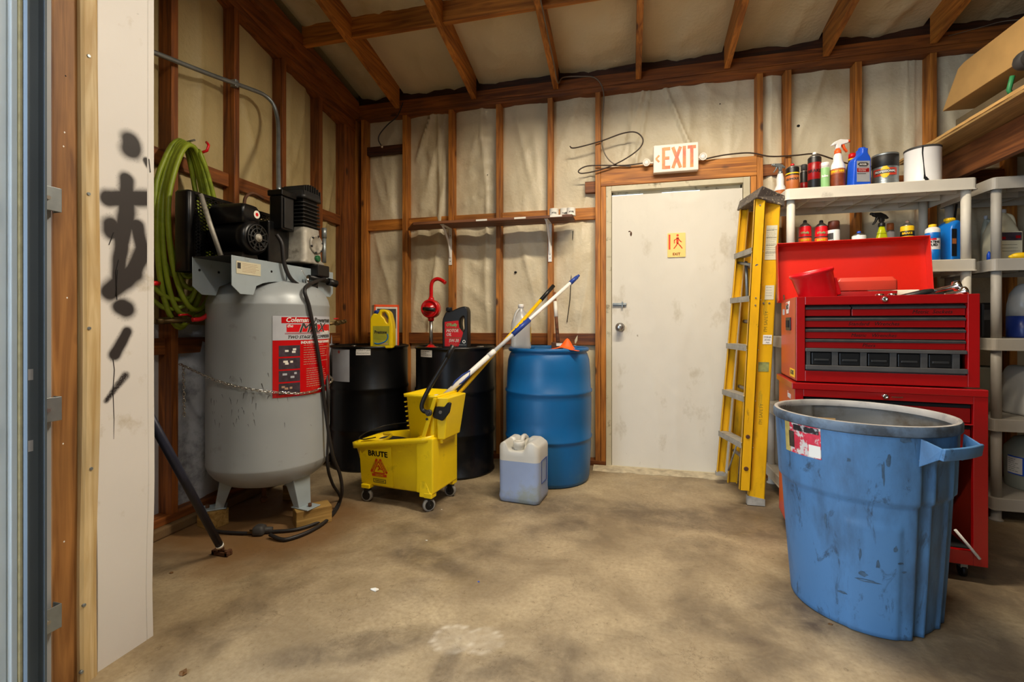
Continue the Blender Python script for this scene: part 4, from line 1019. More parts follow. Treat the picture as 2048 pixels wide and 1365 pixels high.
for txt, a, c_ in (('CUIDADO', 0, (0, -.042)), ('CAUTION', 1.07, (-.034, .016)), ('ATTENTION', -1.07, (.034, .016))):
    text(txt, .013, 'yellow', lp_, mx@Matrix.Translation((c_[0], c_[1], .0014))@Matrix.Rotation(a, 4, 'Z'), sx=.95, bold=.0004)
em = B(); mx2 = face(front(-.115, .135)+Vector((0, -.002, 0)), (1, 0, 0), up_)
for q in ((-.045, .045, .009, .0115), (-.045, .045, -.0115, -.009), (-.045, -.042, -.0115, .0115), (.042, .045, -.0115, .0115)): em.box(q[0], q[1], q[2], q[3], 0, .001, mx2)
obj('oval_emblem', em, 'charcoal', lp_)
text('Rubbermaid', .013, 'charcoal', lp_, mx2, ext=.0005)
obj('side_seam', B().tube([front(-.22, .33), front(-.205, .30), front(-.2, .25), front(-.192, .2), front(-.180, .18), front(-.178, .13)], .0012, 5), 'charcoal', lp_)
# dark floor cloth in the tub
tag(obj('wet_cloth', B().loft([(.118, .30, .19, .06, -.05, 0), (.27, .36, .20, .07, -.06, 0), (.33, .30, .18, .07, -.08, 0), (.36, .16, .12, .05, -.12, 0)]), 'charcoal'), 'dark wet mop cloth heaped inside the yellow bucket', 'cloth')
wc = bpy.data.objects['wet_cloth']; wc.location = mb.location; wc.rotation_euler = mb.rotation_euler

# poles standing in the wringer
def pole_frame(A, D):
    A, D = Vector(A), Vector(D); return A, D, (D-A)
A = Vector((-1.135, 2.66, .60)); D = at(1158, 551, 3.28); v = D-A
t = thing('mop_pole', 'white telescopic mop pole with blue grips leaning from the wringer', 'pole', A)
u = lambda f: v*f
L_ = v.length
obj('lower_tube', B().cyl(u(0), u(.36), .0175, .0165, 16), 'white', t)
obj('upper_tube', B().cyl(u(.35), u(.96), .0125, .0125, 16), 'white', t)
obj('collar', B().cyl(u(.335), u(.375), .0185, .0165, 16), 'white', t)
obj('swivel', B().tube([u(.11)+Vector((-.010, -.012, .004)), u(.135)+Vector((-.016, -.014, .014)), u(.18)+Vector((-.012, -.014, .016)), u(.215)+Vector((.002, -.014, .012)), u(.20)+Vector((.012, -.014, -.008)), u(.155)+Vector((.008, -.014, -.012)), u(.115)+Vector((-.008, -.013, .0))], .005, 8), 'blue', t)
obj('grip', B().cyl(u(.50), u(.62), .0165, .0165, 16).sphere(u(.53)+Vector((-.006, 0, .012)), .008, 8).sphere(u(.56)+Vector((-.006, 0, .012)), .008, 8).sphere(u(.59)+Vector((-.006, 0, .012)), .008, 8), 'blue', t)
obj('end_cap', B().cyl(u(.93), u(.985), .0155, .013, 14).cyl(u(.98), u(1.0), .009, .009, 10), 'blue', t)
obj('mop_head', B().box(-.05, .05, -.035, .035, -.10, .0).lathe([(.03, -.01), (.02, .03), (.018, .05)], 14), 'white', t, bevel=.008)
A = Vector((-1.075, 2.70, .58)); D = at(1107, 572, 3.36); v = D-A
t = thing('yellow_pole', 'yellow wooden pole with black tip leaning from the wringer behind the white pole', 'pole', A)
obj('shaft', B().cyl(u(0), u(.90), .0125, .0125, 14), 'yelpole', t)
obj('tip', B().cyl(u(.86), u(1.0), .0145, .014, 14), 'black', t)
# ================================================================== AIR COMPRESSOR
KX, KY, KR = -1.960, 2.24, .310
t = ac = thing('air_compressor', 'grey upright two stage air compressor tank with black motor and pump on top', 'air compressor', (KX, KY, 0))
K = Vector((KX, KY, 0))
def l(v): return Vector(v)-K
zt0, zt1 = .195, 1.335
pr = [(.001, zt0), (.08, zt0+.003), (.16, zt0+.014), (.23, zt0+.038), (.275, zt0+.072), (.300, zt0+.105), (KR, zt0+.135), (KR+.001, zt0+.14), (KR, zt0+.145),
      (KR, zt1-.16), (KR+.0015, zt1-.155), (KR, zt1-.150), (.303, zt1-.12), (.285, zt1-.085), (.25, zt1-.052), (.20, zt1-.027), (.13, zt1-.010), (.06, zt1-.002), (.001, zt1)]
tk = obj('tank', B().lathe(pr, 80), 'tank', t)
def on_tank(px, py, R=KR):
    r = _ray(px, py); a_ = r[0]**2+r[1]**2; b_ = -2*(r[0]*KX+r[1]*KY); c_ = KX*KX+KY*KY-R*R
    q = max(0, b_*b_-4*a_*c_); tt = (-b_-math.sqrt(q))/(2*a_)
    return math.atan2(r[1]*tt-KY, r[0]*tt-KX), EYE+r[2]*tt
# drip stains on the tank
sb = B(); rd = random.Random(11)
for k in range(46):
    px = rd.choice([rd.uniform(420, 545), rd.uniform(430, 650)]); py = rd.uniform(745, 850)
    a, z = on_tank(px, py); L = rd.uniform(.010, .035); w = rd.uniform(.0015, .004)/KR
    s = rd.uniform(-.006, .010)/KR
    P = [(a, z), (a+w, z), (a+w*.6+s, z-L), (a+w*.3+s, z-L)]
    sb._new([Vector((math.cos(q)*(KR+.0012), math.sin(q)*(KR+.0012), zz)) for q, zz in P], [(0, 1, 2, 3)])
o = obj('drip_stains', sb, 'tankdark', tk); o['kind'] = 'stuff'
# big sticker
a0, zlo = on_tank(545, 797); a1 = math.radians(27); zhi = on_tank(545, 632)[1]
RS = KR+.0015; am = (a0+a1)/2; hs = zhi-zlo; W_ = (a1-a0)*KR
st = obj('tank_sticker', B().arc(RS, a0, a1, zlo, zhi, .0008, 24), 'pump_red', t)
obj('sticker_header', B().arc(RS+.0006, a0, a1, zlo+hs*.70, zhi, .0006, 24), 'ltgrey', st)
def A_(f): return a0+(a1-a0)*f
def Z_(f): return zlo+hs*f
obj('logo_plate', B().arc(RS+.001, A_(.10), A_(.50), Z_(.91), Z_(.985), .0006, 12), 'pump_red', st)
text('Coleman', .034, 'white', st, cyl=(RS+.002, A_(.30), Z_(.95), (0, 0)), bold=.0010, shear=.25, sx=1.0, maxw=W_*.36, ext=.0004)
text('Powermate', .036, 'charcoal', st, cyl=(RS+.0014, A_(.75), Z_(.948), (0, 0)), bold=.0016, shear=.2, maxw=W_*.44, ext=.0004)
bb = B()
for i in range(12):   # slanted red banner
    f0 = .16+.8*i/12; bb.arc(RS+.001, A_(f0), A_(f0+.067), Z_(.80), Z_(.895), .0005, 2)
obj('banner', bb, 'redplast', st)
for z in (.785, .772): obj('banner_rule', B().arc(RS+.001, A_(.14), A_(.66), Z_(z), Z_(z+.006), .0005, 10), 'dkred', st)
text('MAX', .070, 'white', st, cyl=(RS+.0018, A_(.53), Z_(.848), (0, 0)), bold=.0030, shear=.3, sx=1.2, ext=.0002)
text('MAX', .070, 'charcoal', st, cyl=(RS+.0026, A_(.53), Z_(.848), (0, 0)), bold=.0015, shear=.3, sx=1.2, ext=.0003)
text('the', .022, 'white', st, cyl=(RS+.0024, A_(.20), Z_(.875), (0, 0)), bold=.0006, shear=.3, ext=.0004)
text('SERIES', .026, 'white', st, cyl=(RS+.0022, A_(.80), Z_(.785), (0, 0)), bold=.0010, shear=.3, sx=1.1, ext=.0004)
text('TWO STAGE AIR COMPRESSOR', .022, 'charcoal', st, cyl=(RS+.0016, A_(.55), Z_(.735), (0, 0)), bold=.0008, shear=.3, maxw=W_*.86, ext=.0004)
text('INDUSTRIAL PERFORMANCE', .019, 'white', st, cyl=(RS+.0012, A_(.64), Z_(.665), (0, 0)), bold=.0008, maxw=W_*.62, ext=.0004)
cyl_lines(st, 'pink', RS+.0010, A_(.38), A_(.92), Z_(.63), 9, hs*.030, 3, .0028, name='fine_print')
cyl_lines(st, 'pink', RS+.0010, A_(.42), A_(.90), Z_(.33), 9, hs*.028, 8, .0028, name='fine_print')
for k in range(4):
    f = .50-.155*k; q = obj('sticker_photo', B().arc(RS+.001, A_(.07), A_(.33), Z_(f+.0), Z_(f+.135), .0006, 6), 'purple', st)
    rdk = random.Random(k); bb = B()
    for _ in range(3):
        a = rdk.uniform(.10, .26); z = f+rdk.uniform(.02, .09); bb.arc(RS+.0018, A_(a), A_(a+rdk.uniform(.03, .06)), Z_(z), Z_(z+.025), .0003, 3)
    obj('printed_highlight', bb, ['white', 'paper', 'ltgrey', 'pink'][k], q) if 0 else obj('printed_highlight', bb, ['white', 'paper', 'ltgrey', 'pink'][k], st)
# legs on wood blocks
for ang in (-10, -138, 100):
    a = math.radians(ang); ca, sa = math.cos(a), math.sin(a)
    def pt(r, s, z): return Vector((r*ca-s*sa, r*sa+s*ca, z))
    b = B()
    b.hexa([pt(.225, -.04, .095), pt(.265, -.04, .095), pt(.265, .04, .095), pt(.225, .04, .095), pt(.17, -.06, .255), pt(.235, -.06, .29), pt(.235, .06, .29), pt(.17, .06, .255)])
    b.hexa([pt(.21, -.045, .091), pt(.33, -.045, .091), pt(.33, .045, .091), pt(.21, .045, .091), pt(.21, -.045, .098), pt(.33, -.045, .098), pt(.33, .045, .098), pt(.21, .045, .098)])
    lg = obj('leg', b, 'bluegrey', t, bevel=.003)
    obj('foot_bolt', B().cyl(pt(.30, 0, .09), pt(.30, 0, .115), .010, .010, 6), 'rust', lg)
# saddle channel
ZP = 1.400
xf, xb, y0, y1 = -1.795, -2.020, 1.805, 2.575
def side_plate(x, n='side_plate', m='bluegrey'):
    out = [(y0, ZP), (y1, ZP), (y1, ZP-.13), (y1-.03, ZP-.155)]
    out += [(y1-.13, ZP-.155)]
    for k in range(13):
        yy = y1-.13-(y1-y0-.28)*k/12; f = (yy-(y0+y1)/2)/((y1-y0-.28)/2)
        out.append((yy, ZP-.150+.055*math.sqrt(max(0, 1-f*f*.98))))
    out += [(y0+.13, ZP-.178), (y0+.05, ZP-.178), (y0, ZP-.14)]
    me = curve_plate(out, (), .004, .0008); me.transform(Matrix.Rotation(PI/2, 4, 'Z')); me.transform(Matrix.Translation(Vector((x, 0, 0))-K))
    return obj(n, me, m, t)
sp = side_plate(xf); side_plate(xb)
obj('top_plate', B().hexa([l(v) for v in ((xb, y0+.0, ZP-.004), (xf, y0, ZP-.004), (xf, y1, ZP-.004), (xb, y1, ZP-.004), (xb, y0, ZP), (xf, y0, ZP), (xf, y1, ZP), (xb, y1, ZP))]), 'finmetal', t)
obj('seam', B().box(xf+.002-KX, xf+.004-KX, 2.16-KY, 2.168-KY, ZP-.085, ZP-.002), 'trackblue', sp)
Mp = face(l((xf+.003, 1.905, ZP-.052)), (0, 1, 0)); rp = obj('rating_plate', B().box(-.075, .075, -.030, .030, 0, .0012, Mp), 'creamjug', sp)
lines(rp, 'pink', Mp@Matrix.Translation((.012, .020, .0008)), .105, 6, .0075, seed=9, th=.0012); obj('plate_photo', B().box(-.070, -.050, -.006, .022, 0, .0018, Mp), 'charcoal', rp)
for y, z in ((2.055, ZP-.05), (2.33, ZP-.07), (2.36, ZP-.10)): obj('bolt_hole', B().cyl(l((xf+.002, y, z)), l((xf+.004, y, z)), .006, .006, 10), 'nearblack', sp)
obj('bolt', B().cyl(l((xf, 2.53, ZP-.075)), l((xf+.012, 2.53, ZP-.075)), .012, .012, 6), 'rust', sp)
for y in (1.84, 1.95): obj('bolt_hole', B().cyl(l((xb+.003, y, ZP-.06)), l((xb+.005, y, ZP-.06)), .006, .006, 10), 'nearblack', sp)
# motor
my, mz = 1.985, 1.512
rx = Matrix.Rotation(PI/2, 4, 'Y')
mot = obj('motor', B().lathe([(.05, 0), (.078, .004), (.082, .015), (.082, .165), (.086, .167), (.086, .205), (.080, .220), (.060, .230), (.055, .227)], 40, l((-2.045, my, mz)), m=rx), 'blackm', t)
obj('motor_base', B().hexa([l(v) for v in ((-2.01, my-.06, ZP), (-1.86, my-.06, ZP), (-1.86, my+.06, ZP), (-2.01, my+.06, ZP), (-2.01, my-.04, ZP+.05), (-1.86, my-.04, ZP+.05), (-1.86, my+.04, ZP+.05), (-2.01, my+.04, ZP+.05))]), 'black', mot)
gb = B()
for k in range(10):
    a = 2*PI*k/10+.2; gb.box(-.003, .003, .022, .062, 0, .006, face(l((-1.816, my, mz)), (0, 1, 0))@Matrix.Rotation(a, 4, 'Z'))
for r in (.024, .045, .063): gb.lathe([(r, 0), (r+.004, 0), (r+.004, .007), (r, .007)], 30, m=face(l((-1.816, my, mz)), (0, 1, 0)), cap0=False, cap1=False)
obj('fan_guard', gb, 'finmetal', mot)
obj('shaft_hub', B().lathe([(.020, 0), (.020, .012), (.011, .013), (.011, .018), (.001, .018)], 20, m=face(l((-1.816, my, mz)), (0, 1, 0))), 'alu', mot)
cb_ = obj('switch_box', B().loft([(0, .21, .115, .012), (.075, .21, .115, .012), (.095, .20, .10, .02), (.100, .18, .08, .02)]), 'blackm', t)
cb_.location = l((-1.945, 1.975, 1.58))
obj('round_sticker', B().lathe([(.020, 0), (.020, .0012)], 24, m=face((.1055, .032, .056), (0, 1, 0))), 'paper', cb_)
obj('red_dot', B().lathe([(.009, 0), (.009, .0022)], 18, m=face((.1055, .032, .056), (0, 1, 0))), 'redplast', cb_)
# belt guard: shallow box with expanded-metal faces
bg0, bg1, bz0, bz1, bx = 1.835, 2.72, 1.335, 1.732, -2.068
fr_ = B()
for (ya, yb, za, zb_) in ((bg0, bg1, bz1-.016, bz1), (bg0, bg1, bz0, bz0+.016), (bg1-.016, bg1, bz0, bz1)):
    fr_.hexa([l(v) for v in ((bx-.085, ya, za), (bx, ya, za), (bx, yb, za), (bx-.085, yb, za), (bx-.085, ya, zb_), (bx, ya, zb_), (bx, yb, zb_), (bx-.085, yb, zb_))])
o = B(); o.loft([(bz0, .092, .05, .02), (bz1-.01, .092, .05, .02), (bz1, .08, .035, .015)])
ge = obj('guard_end', o, 'blackm', t); ge.location = l((bx-.042, bg0+.012, 0))
obj('guard_frame', fr_, 'blackm', t, bevel=.002)
sc_ = B(); pw, ph = .034, .017; y = bg0+.03; col = 0
while y < bg1-.02:
    z = bz0+.012+(ph/2 if col % 2 else 0)
    while z < bz1-.012:
        for s in (-1, 1):
            p0 = l((bx-.001, y, z)); p1 = l((bx-.001, min(y+pw/2, bg1-.01), z+s*ph/2))
            d = (p1-p0).normalized(); nrm = Vector((0, -d.z, d.y))*.0022; th = Vector((.003, 0, 0))
            sc_._new([p0-nrm, p1-nrm, p1+nrm, p0+nrm, p0-nrm-th, p1-nrm-th, p1+nrm-th, p0+nrm-th], [(0, 1, 2, 3), (7, 6, 5, 4), (0, 4, 5, 1), (2, 6, 7, 3)])
        z += ph
    y += pw/2; col += 1
o = obj('mesh_screen', sc_, 'blackm', t); o['kind'] = 'stuff'
obj('guard_back', B().hexa([l(v) for v in ((bx-.087, bg0+.02, bz0), (bx-.083, bg0+.02, bz0), (bx-.083, 2.02, bz0), (bx-.087, 2.02, bz0), (bx-.087, bg0+.02, bz1), (bx-.083, bg0+.02, bz1), (bx-.083, 1.94, bz1), (bx-.087, 1.94, bz1))]), 'blackm', t)
obj('motor_pulley', B().lathe([(.055, 0), (.055, .008), (.045, .014), (.045, .022), (.055, .028), (.055, .035)], 28, l((bx-.06, my, mz)), m=rx), 'finmetal', t)
obj('flywheel', B().lathe([(.165, 0), (.165, .035)], 40, l((bx-.06, 2.41, 1.56)), m=rx, cap0=False, cap1=False).lathe([(.150, .0), (.150, .035)], 40, l((bx-.06, 2.41, 1.56)), m=rx, cap0=False, cap1=False).box(-2.175-KX, -2.155-KX, 2.395-KY, 2.425-KY, 1.41, 1.71).box(-2.175-KX, -2.155-KX, 2.26-KY, 2.56-KY, 1.545, 1.575), 'blackm', t)
obj('strap', B().tube([atx(402, 390, bx+.012)-K, atx(420, 448, bx+.10)-K, atx(442, 512, bx+.15)-K], .013, 4), 'alu', t)
# pump: crankcase, finned cylinder, head, filter box
pc = Vector((-1.875, 2.385, 0))
def pb(x0, x1, ya, yb, z0, z1, b=None): return (b or B()).box(pc.x+x0-KX, pc.x+x1-KX, pc.y+ya-KY, pc.y+yb-KY, z0, z1)
ck = obj('crankcase', B().ringloft([[l(pc)+Vector((x, y, z)) for x, y in rrect(w_, d_, .03)] for z, w_, d_ in ((1.428, .19, .205), (1.440, .19, .205), (1.455, .18, .165), (1.60, .165, .150), (1.635, .16, .148))]), 'alu', t)
ff = face(l((pc.x+.091, pc.y+.015, 1.545)), (0, 1, 0))
obj('bearing_cover', B().lathe([(.055, -.012), (.055, .004), (.046, .008), (.044, .005), (.001, .005)], 32, m=ff, cap1=False), 'alu', ck)
bb = B()
for k in range(6):
    a = 2*PI*k/6+.3; bb.lathe([(.006, .003), (.006, .011), (.001, .012)], 8, m=ff@Matrix.Translation((.050*math.cos(a), .050*math.sin(a), 0)), cap1=False)
obj('cover_bolt', bb, 'finmetal', ck)
obj('sight_glass', B().lathe([(.019, -.01), (.019, .006), (.015, .008), (.001, .009)], 20, m=face(l((pc.x+.098, pc.y+.020, 1.463)), (0, 1, 0)), cap1=False), 'greenglass', ck)
cyb = B(); pb(-.062, .062, -.062, .062, 1.635, 1.80, cyb)
cyl_ = obj('cylinder', cyb, 'finmetal', t)
for k in range(7):
    z = 1.645+k*.0215; w_ = .082-.001*k
    obj('fin', B().ringloft([[l(pc)+Vector((x, y, zz)) for x, y in rrect(w_*2, w_*2, .02)] for zz in (z, z+.006)]), 'finmetal', cyl_)
hd = obj('cylinder_head', B().ringloft([[l(pc)+Vector((x, y, z)) for x, y in rrect(w_, w_, .02)] for z, w_ in ((1.80, .166), (1.815, .168), (1.82, .160), (1.845, .155))]), 'finmetal', t)
for k in range(8):
    y = -.072+.0205*k; h_ = .062*math.sqrt(max(.05, 1-((y-.0)/.10)**2))
    obj('fin', pb(-.075, .078, y-.002, y+.003, 1.82, 1.825+h_), 'finmetal', hd)
fb = obj('filter_box', pb(-.050, .03, -.195, -.095, 1.60, 1.785), 'blackm', t, bevel=.006)
obj('filter_lid', pb(-.060, .036, -.20, -.080, 1.786, 1.818), 'blackm', t, bevel=.005)
obj('side_plate', pb(.031, .037, -.18, -.11, 1.61, 1.775), 'finmetal', fb, bevel=.002)
obj('flywheel_shroud', pb(-.17, -.02, -.235, .02, 1.401, 1.645), 'blackm', t, bevel=.01)
obj('breather_tube', B().cyl(l((pc.x+.08, pc.y+.105, 1.45)), l((pc.x+.08, pc.y+.105, 1.60)), .012, .012).cyl(l((pc.x+.08, pc.y+.105, 1.60)), l((pc.x+.08, pc.y+.105, 1.66)), .015, .015), 'galv', t)
obj('copper_line', B().tube([p-K for p in smooth_pts([Vector((-1.93, 2.02, 1.67)), Vector((-1.93, 2.03, 1.735)), Vector((-1.93, 2.08, 1.77)), Vector((-1.94, 2.16, 1.765))])], .008, 8), 'rust', t)
# pressure switch and pipework under the pump
ps = obj('pressure_switch', pb(.02, .13, -.02, .09, 1.355, 1.425), 'black', t, bevel=.008)
obj('manifold', B().cyl(l((pc.x+.11, pc.y-.075, 1.345)), l((pc.x+.11, pc.y+.13, 1.335)), .014, .014, 12).cyl(l((pc.x+.11, pc.y+.10, 1.335)), l((pc.x+.13, pc.y+.155, 1.325)), .022, .022, 12).cyl(l((pc.x+.10, pc.y+.0, 1.26)), l((pc.x+.10, pc.y+.0, 1.36)), .012, .012, 10), 'black', t)
obj('relief_valve', B().cyl(l((pc.x+.11, pc.y-.09, 1.35)), l((pc.x+.12, pc.y-.095, 1.30)), .010, .007, 10).tube([l((pc.x+.12, pc.y-.10, 1.33)), l((pc.x+.12, pc.y-.15, 1.38))], .0015, 5), 'chrome', t)
obj('motor_cord', B().tube([p-K for p in smooth_pts([Vector((-1.80, 2.10, 1.55)), Vector((-1.775, 2.11, 1.50)), Vector((-1.77, 2.12, 1.40)), Vector((-1.76, 2.16, 1.32)), Vector((-1.755, 2.25, 1.285)), Vector((-1.75, 2.33, 1.29)), Vector((-1.76, 2.38, 1.33))])], .0105, 10), 'cord', t)
# drain valve under the left leg
obj('drain_valve', B().cyl((0, -.05, .12), (0, -.05, .20), .012, .012, 10).sphere((0, -.05, .11), .02, 10), 'rust', t)
# red hose with fitting at the left side
P = [atx(385, 640, -2.14), atx(405, 637, -2.13), atx(422, 622, -2.12), atx(426, 600, -2.13), atx(418, 580, -2.16), atx(406, 572, -2.2)]
tag(obj('red_air_hose', B().tube(smooth_pts(P), .011, 10), 'redhose'), 'short bright red air hose bent behind the compressor tank', 'hose')
# wood blocks under the feet
def block(label, x0, x1, y0, y1, a):
    t = tag(obj('wood_block', B().box(-x0, x1, -y0, y1, 0, .09), 'blockwood', bevel=.003), label, 'wood block', 'wood blocks under the compressor'); return t
for ang, lab, rot in ((-10, 'pale wood block under the front right foot of the compressor', .85), (-138, 'pale wood block under the left foot of the compressor near the leaning bar', -.25), (100, 'pale wood block under the rear foot of the compressor', .2)):
    a = math.radians(ang); o = block(lab, .06, .12 if ang == -10 else .06, .05, .05, rot)
    o.location = (KX+.275*math.cos(a), KY+.275*math.sin(a), 0); o.rotation_euler = (0, 0, rot)

# chain round the tank
cp = [atx(356, 727, XL+.012), atx(372, 733, XL+.10)]
t = thing('chain', 'shiny steel chain tied round the compressor tank to the wall stud', 'chain', (0, 0, 0))
pts = [Vector((XL+.012, 1.965, .872))]
for px, py in ((420, 757), (440, 764), (465, 771), (495, 778), (530, 783), (565, 786), (600, 787), (625, 783), (642, 776)):
    a, z = on_tank(px, py, KR+.012); pts.append(Vector((KX+(KR+.012)*math.cos(a), KY+(KR+.012)*math.sin(a), z)))
for dg in (32, 48, 70, 95, 120): a = math.radians(dg); pts.append(Vector((KX+(KR+.012)*math.cos(a), KY+(KR+.012)*math.sin(a), .745+.0009*(dg-32))))
fine = smooth_pts(pts, 24); lk = B(); R_, r_ = .0085, .0021
ring = []
for k in range(14):
    a = 2*PI*k/14; q = Vector((R_*math.cos(a)*1.0+(.0045 if math.cos(a) > 0 else -.0045), R_*.62*math.sin(a), 0)); ring.append(q)
rings = []
for k in range(14):
    d = (ring[(k+1) % 14]-ring[k-1]).normalized(); nn = d.cross(Vector((0, 0, 1)))
    rings.append([ring[k]+(nn*math.cos(2*PI*j/6)+Vector((0, 0, 1))*math.sin(2*PI*j/6))*r_ for j in range(6)])
rings.append(rings[0]); lk.ringloft(rings, False, False)
link0 = obj('link', lk, 'chrome', t); lme = link0.data; n_l = 0
def lay(path, step=.0175, flip=0):
    global n_l
    acc = 0; last = path[0]; 
    for p, q in zip(path[:-1], path[1:]):
        d = (q-p).length; 
        while acc+d >= step:
            f = (step-acc)/d; p = p.lerp(q, f); d = (q-p).length; acc = 0
            o = link0 if n_l == 0 else bpy.data.objects.new('link', lme)
            if n_l: COL.objects.link(o); o.parent = t
            o.location = p; o.rotation_euler = ((q-p).to_track_quat('X', 'Z').to_matrix()@Matrix.Rotation((PI/2 if n_l % 2 else 0)+.5, 3, 'X')).to_euler()
            n_l += 1
        acc += d
lay(fine); lay([Vector((XL+.02, 1.985, .865)), Vector((XL+.02, 1.99, .60))])

# green hose coil hanging on the stud
t = thing('hose_coil', 'coiled green air hose hanging from a nail on the left wall stud', 'hose', (XL, 1.96, 0))
rd = random.Random(4)
nail = Vector((.035, .02, 2.035)); P = []
for k in range(7):
    w_ = .118+rd.uniform(-.022, .022); zb_ = 1.20+rd.uniform(-.13, .16)-(.0 if k else .04); x_ = .02+.013*k; sh = rd.uniform(-.02, .03)
    for q in range(20):
        a = PI/2+2*PI*q/20
        zz = math.sin(a); mid = (2.04+zb_)/2; hh = (2.04-zb_)/2
        y = math.cos(a)*w_*(1.0 if zz < .3 else (1-.25*(zz-.3)/.7))+sh*(1-zz)/2
        P.append(Vector((x_+.013*q/20, y, mid+hh*zz-.006*k+rd.uniform(-.003, .003))))
P += [Vector((.09, .10, 1.9)), Vector((.09, .14, 1.6)), Vector((.07, .15, 1.3)), Vector((.06, .12, 1.15)), Vector((.05, .05, 1.12))]
obj('hose_loops', B().tube(smooth_pts(P, 2), .0125, 8), 'green', t)
obj('hose_tie', B().tube([Vector((.10, .055, 1.985)), Vector((.125, .07, 2.0)), Vector((.13, .075, 2.03)), Vector((.11, .08, 2.05))], .007, 6), 'redplast', t)
# trailing low loops of the same hose
obj('trailing_loop', B().tube(smooth_pts([p-Vector((XL, 1.96, 0)) for p in (atx(300, 560, -2.26), atx(318, 585, -2.25), atx(345, 598, -2.24), atx(378, 596, -2.22), atx(396, 570, -2.20), atx(398, 540, -2.20))]), .0115, 8)
    .tube(smooth_pts([p-Vector((XL, 1.96, 0)) for p in (atx(300, 595, -2.27), atx(325, 615, -2.26), atx(350, 618, -2.25), atx(378, 605, -2.22), atx(392, 575, -2.19), atx(396, 540, -2.2))]), .0115, 8), 'green', t)
obj('nail', B().cyl((-.02, .02, 2.028), (.10, .02, 2.04), .005, .005, 8), 'steel', t)

# air outlet fittings
t = thing('air_outlet', 'brass air pipe fitting with red valve handle on the left stud', 'valve', (0, 0, 0))
a, b2, c2, d2_ = atx(312, 643, -2.24), atx(340, 641, -2.23), atx(362, 641, -2.22), atx(392, 640, -2.18)
obj('pipe', B().cyl(a, d2_, .011, .011, 12).cyl(a, b2, .017, .017, 8).cyl(b2.lerp(c2, .3), c2, .018, .018, 6).cyl(c2.lerp(d2_, .4), c2.lerp(d2_, .6), .019, .019, 6).cyl(d2_-Vector((0, .01, 0)), d2_, .016, .016, 8), 'brass', t)
obj('gauge', B().sphere(c2+Vector((.02, .02, 0)), .014, 10), 'chrome', t)
obj('valve_handle', B().tube([c2+Vector((.01, -.02, .026)), c2+Vector((.01, .025, .030)), c2+Vector((.01, .05, .018))], .006, 6), 'redplast', t)
obj('red_end', B().cyl(atx(300, 567, -2.24), atx(318, 567, -2.24), .012, .012, 10), 'redplast', t)
obj('wall_pipe', B().cyl(atx(308, 645, XL-.03), a, .010, .010, 10), 'brass', t)
t = thing('air_outlet', 'thin steel air fitting sticking out right of the compressor tank', 'valve', (0, 0, 0))
a, d2_ = Vector((-1.70, 2.44, 1.078)), at(690, 643, 2.64)
obj('pipe', B().cyl((KX+.24, KY+.19, 1.078), d2_, .009, .009, 10).cyl(a.lerp(d2_, .25), a.lerp(d2_, .45), .015, .015, 6).cyl(a.lerp(d2_, .62), a.lerp(d2_, .8), .014, .014, 6).cyl(a.lerp(d2_, .9), d2_, .013, .013, 8), 'brass', t)
obj('valve_handle', B().tube([a.lerp(d2_, .1)+Vector((0, 0, .03)), a.lerp(d2_, .45)+Vector((0, 0, .026))], .004, 6), 'redplast', t)

# conduit along the left wall, down to the pump
P = [atx(316, 108, -2.27), atx(420, 149, -2.27), atx(500, 178, -2.27)]
dn = Vector((-2.02, 2.262, 1.885))
Q = [P[0]+(P[0]-P[1])*.6, P[0], P[1], P[2], atx(528, 190, -2.262), atx(546, 208, -2.24), atx(554, 234, -2.215), atx(556.5, 262, -2.16), atx(556.5, 320, -2.03), Vector((-1.885, 2.215, 1.818))]
t = tag(obj('conduit', B().tube(smooth_pts(Q, 8), .0125, 10), 'galv'), 'thin steel conduit pipe along the left studs bending down to the compressor', 'pipe')
cc = atx(472, 167, -2.27); 
tag(obj('conduit_clamp', B().box(-2.300, -2.262, cc.y-.012, cc.y+.012, cc.z-.022, cc.z+.022), 'galv', bevel=.003), 'small steel clamp holding the conduit to the second stud', 'clamp')

# power cord from the pressure switch down to a plug on the floor
def off_tank(px, py, R):
    a, z = on_tank(px, py, R); return Vector((KX+R*math.cos(a), KY+R*math.sin(a), z))
P = [l((pc.x+.115, pc.y+.06, 1.35))+K, off_tank(611, 575, .300), off_tank(618, 612, .322), off_tank(626, 650, .324), off_tank(636, 705, .324), off_tank(644, 760, .324), off_tank(651, 820, .328), at(664, 905, 2.30), at(680, 950, 2.37), at(684, 985, 2.40)]
tail = [atz(676, 1010, .02), atz(655, 1040, .012), atz(620, 1063, .011), atz(580, 1078, .011), atz(560, 1079, .012), atz(540, 1070, .020)]
t = thing('power_cord', 'thick black power cord hanging down the tank to a plug on the floor', 'cord', (0, 0, 0))
obj('cord', B().tube(smooth_pts(P+tail, 8), .0095, 10), 'cord', t)
P = [Vector((KX+.325*math.cos(1.2), KY+.325*math.sin(1.2), .98)), off_tank(655, 775, .330), at(655, 860, 2.34), at(655, 930, 2.33), at(665, 968, 2.42), atz(681, 998, .02), atz(665, 1030, .012), atz(630, 1048, .011), atz(590, 1060, .011), atz(540, 1064, .011), atz(490, 1067, .011), atz(440, 1064, .011), atz(420, 1058, .011)]
obj('cord', B().tube(smooth_pts(P, 8), .0085, 10), 'cord', t)
c = atz(519, 1070, .0)
plg = obj('plug', B().loft([(.003, .05, .05, .012), (.012, .06, .06, .015), (.04, .056, .056, .015), (.05, .03, .03, .01)]).cyl((.0, 0, .022), (.06, .015, .020), .02, .012, 10), 'charcoal', t)
plg.location = c; plg.rotation_euler = (0, 0, .3)
pb_ = B()
for s in (-1, 1): pb_.box(-.055, -.025, s*.011-.002, s*.011+.002, .012, .022)
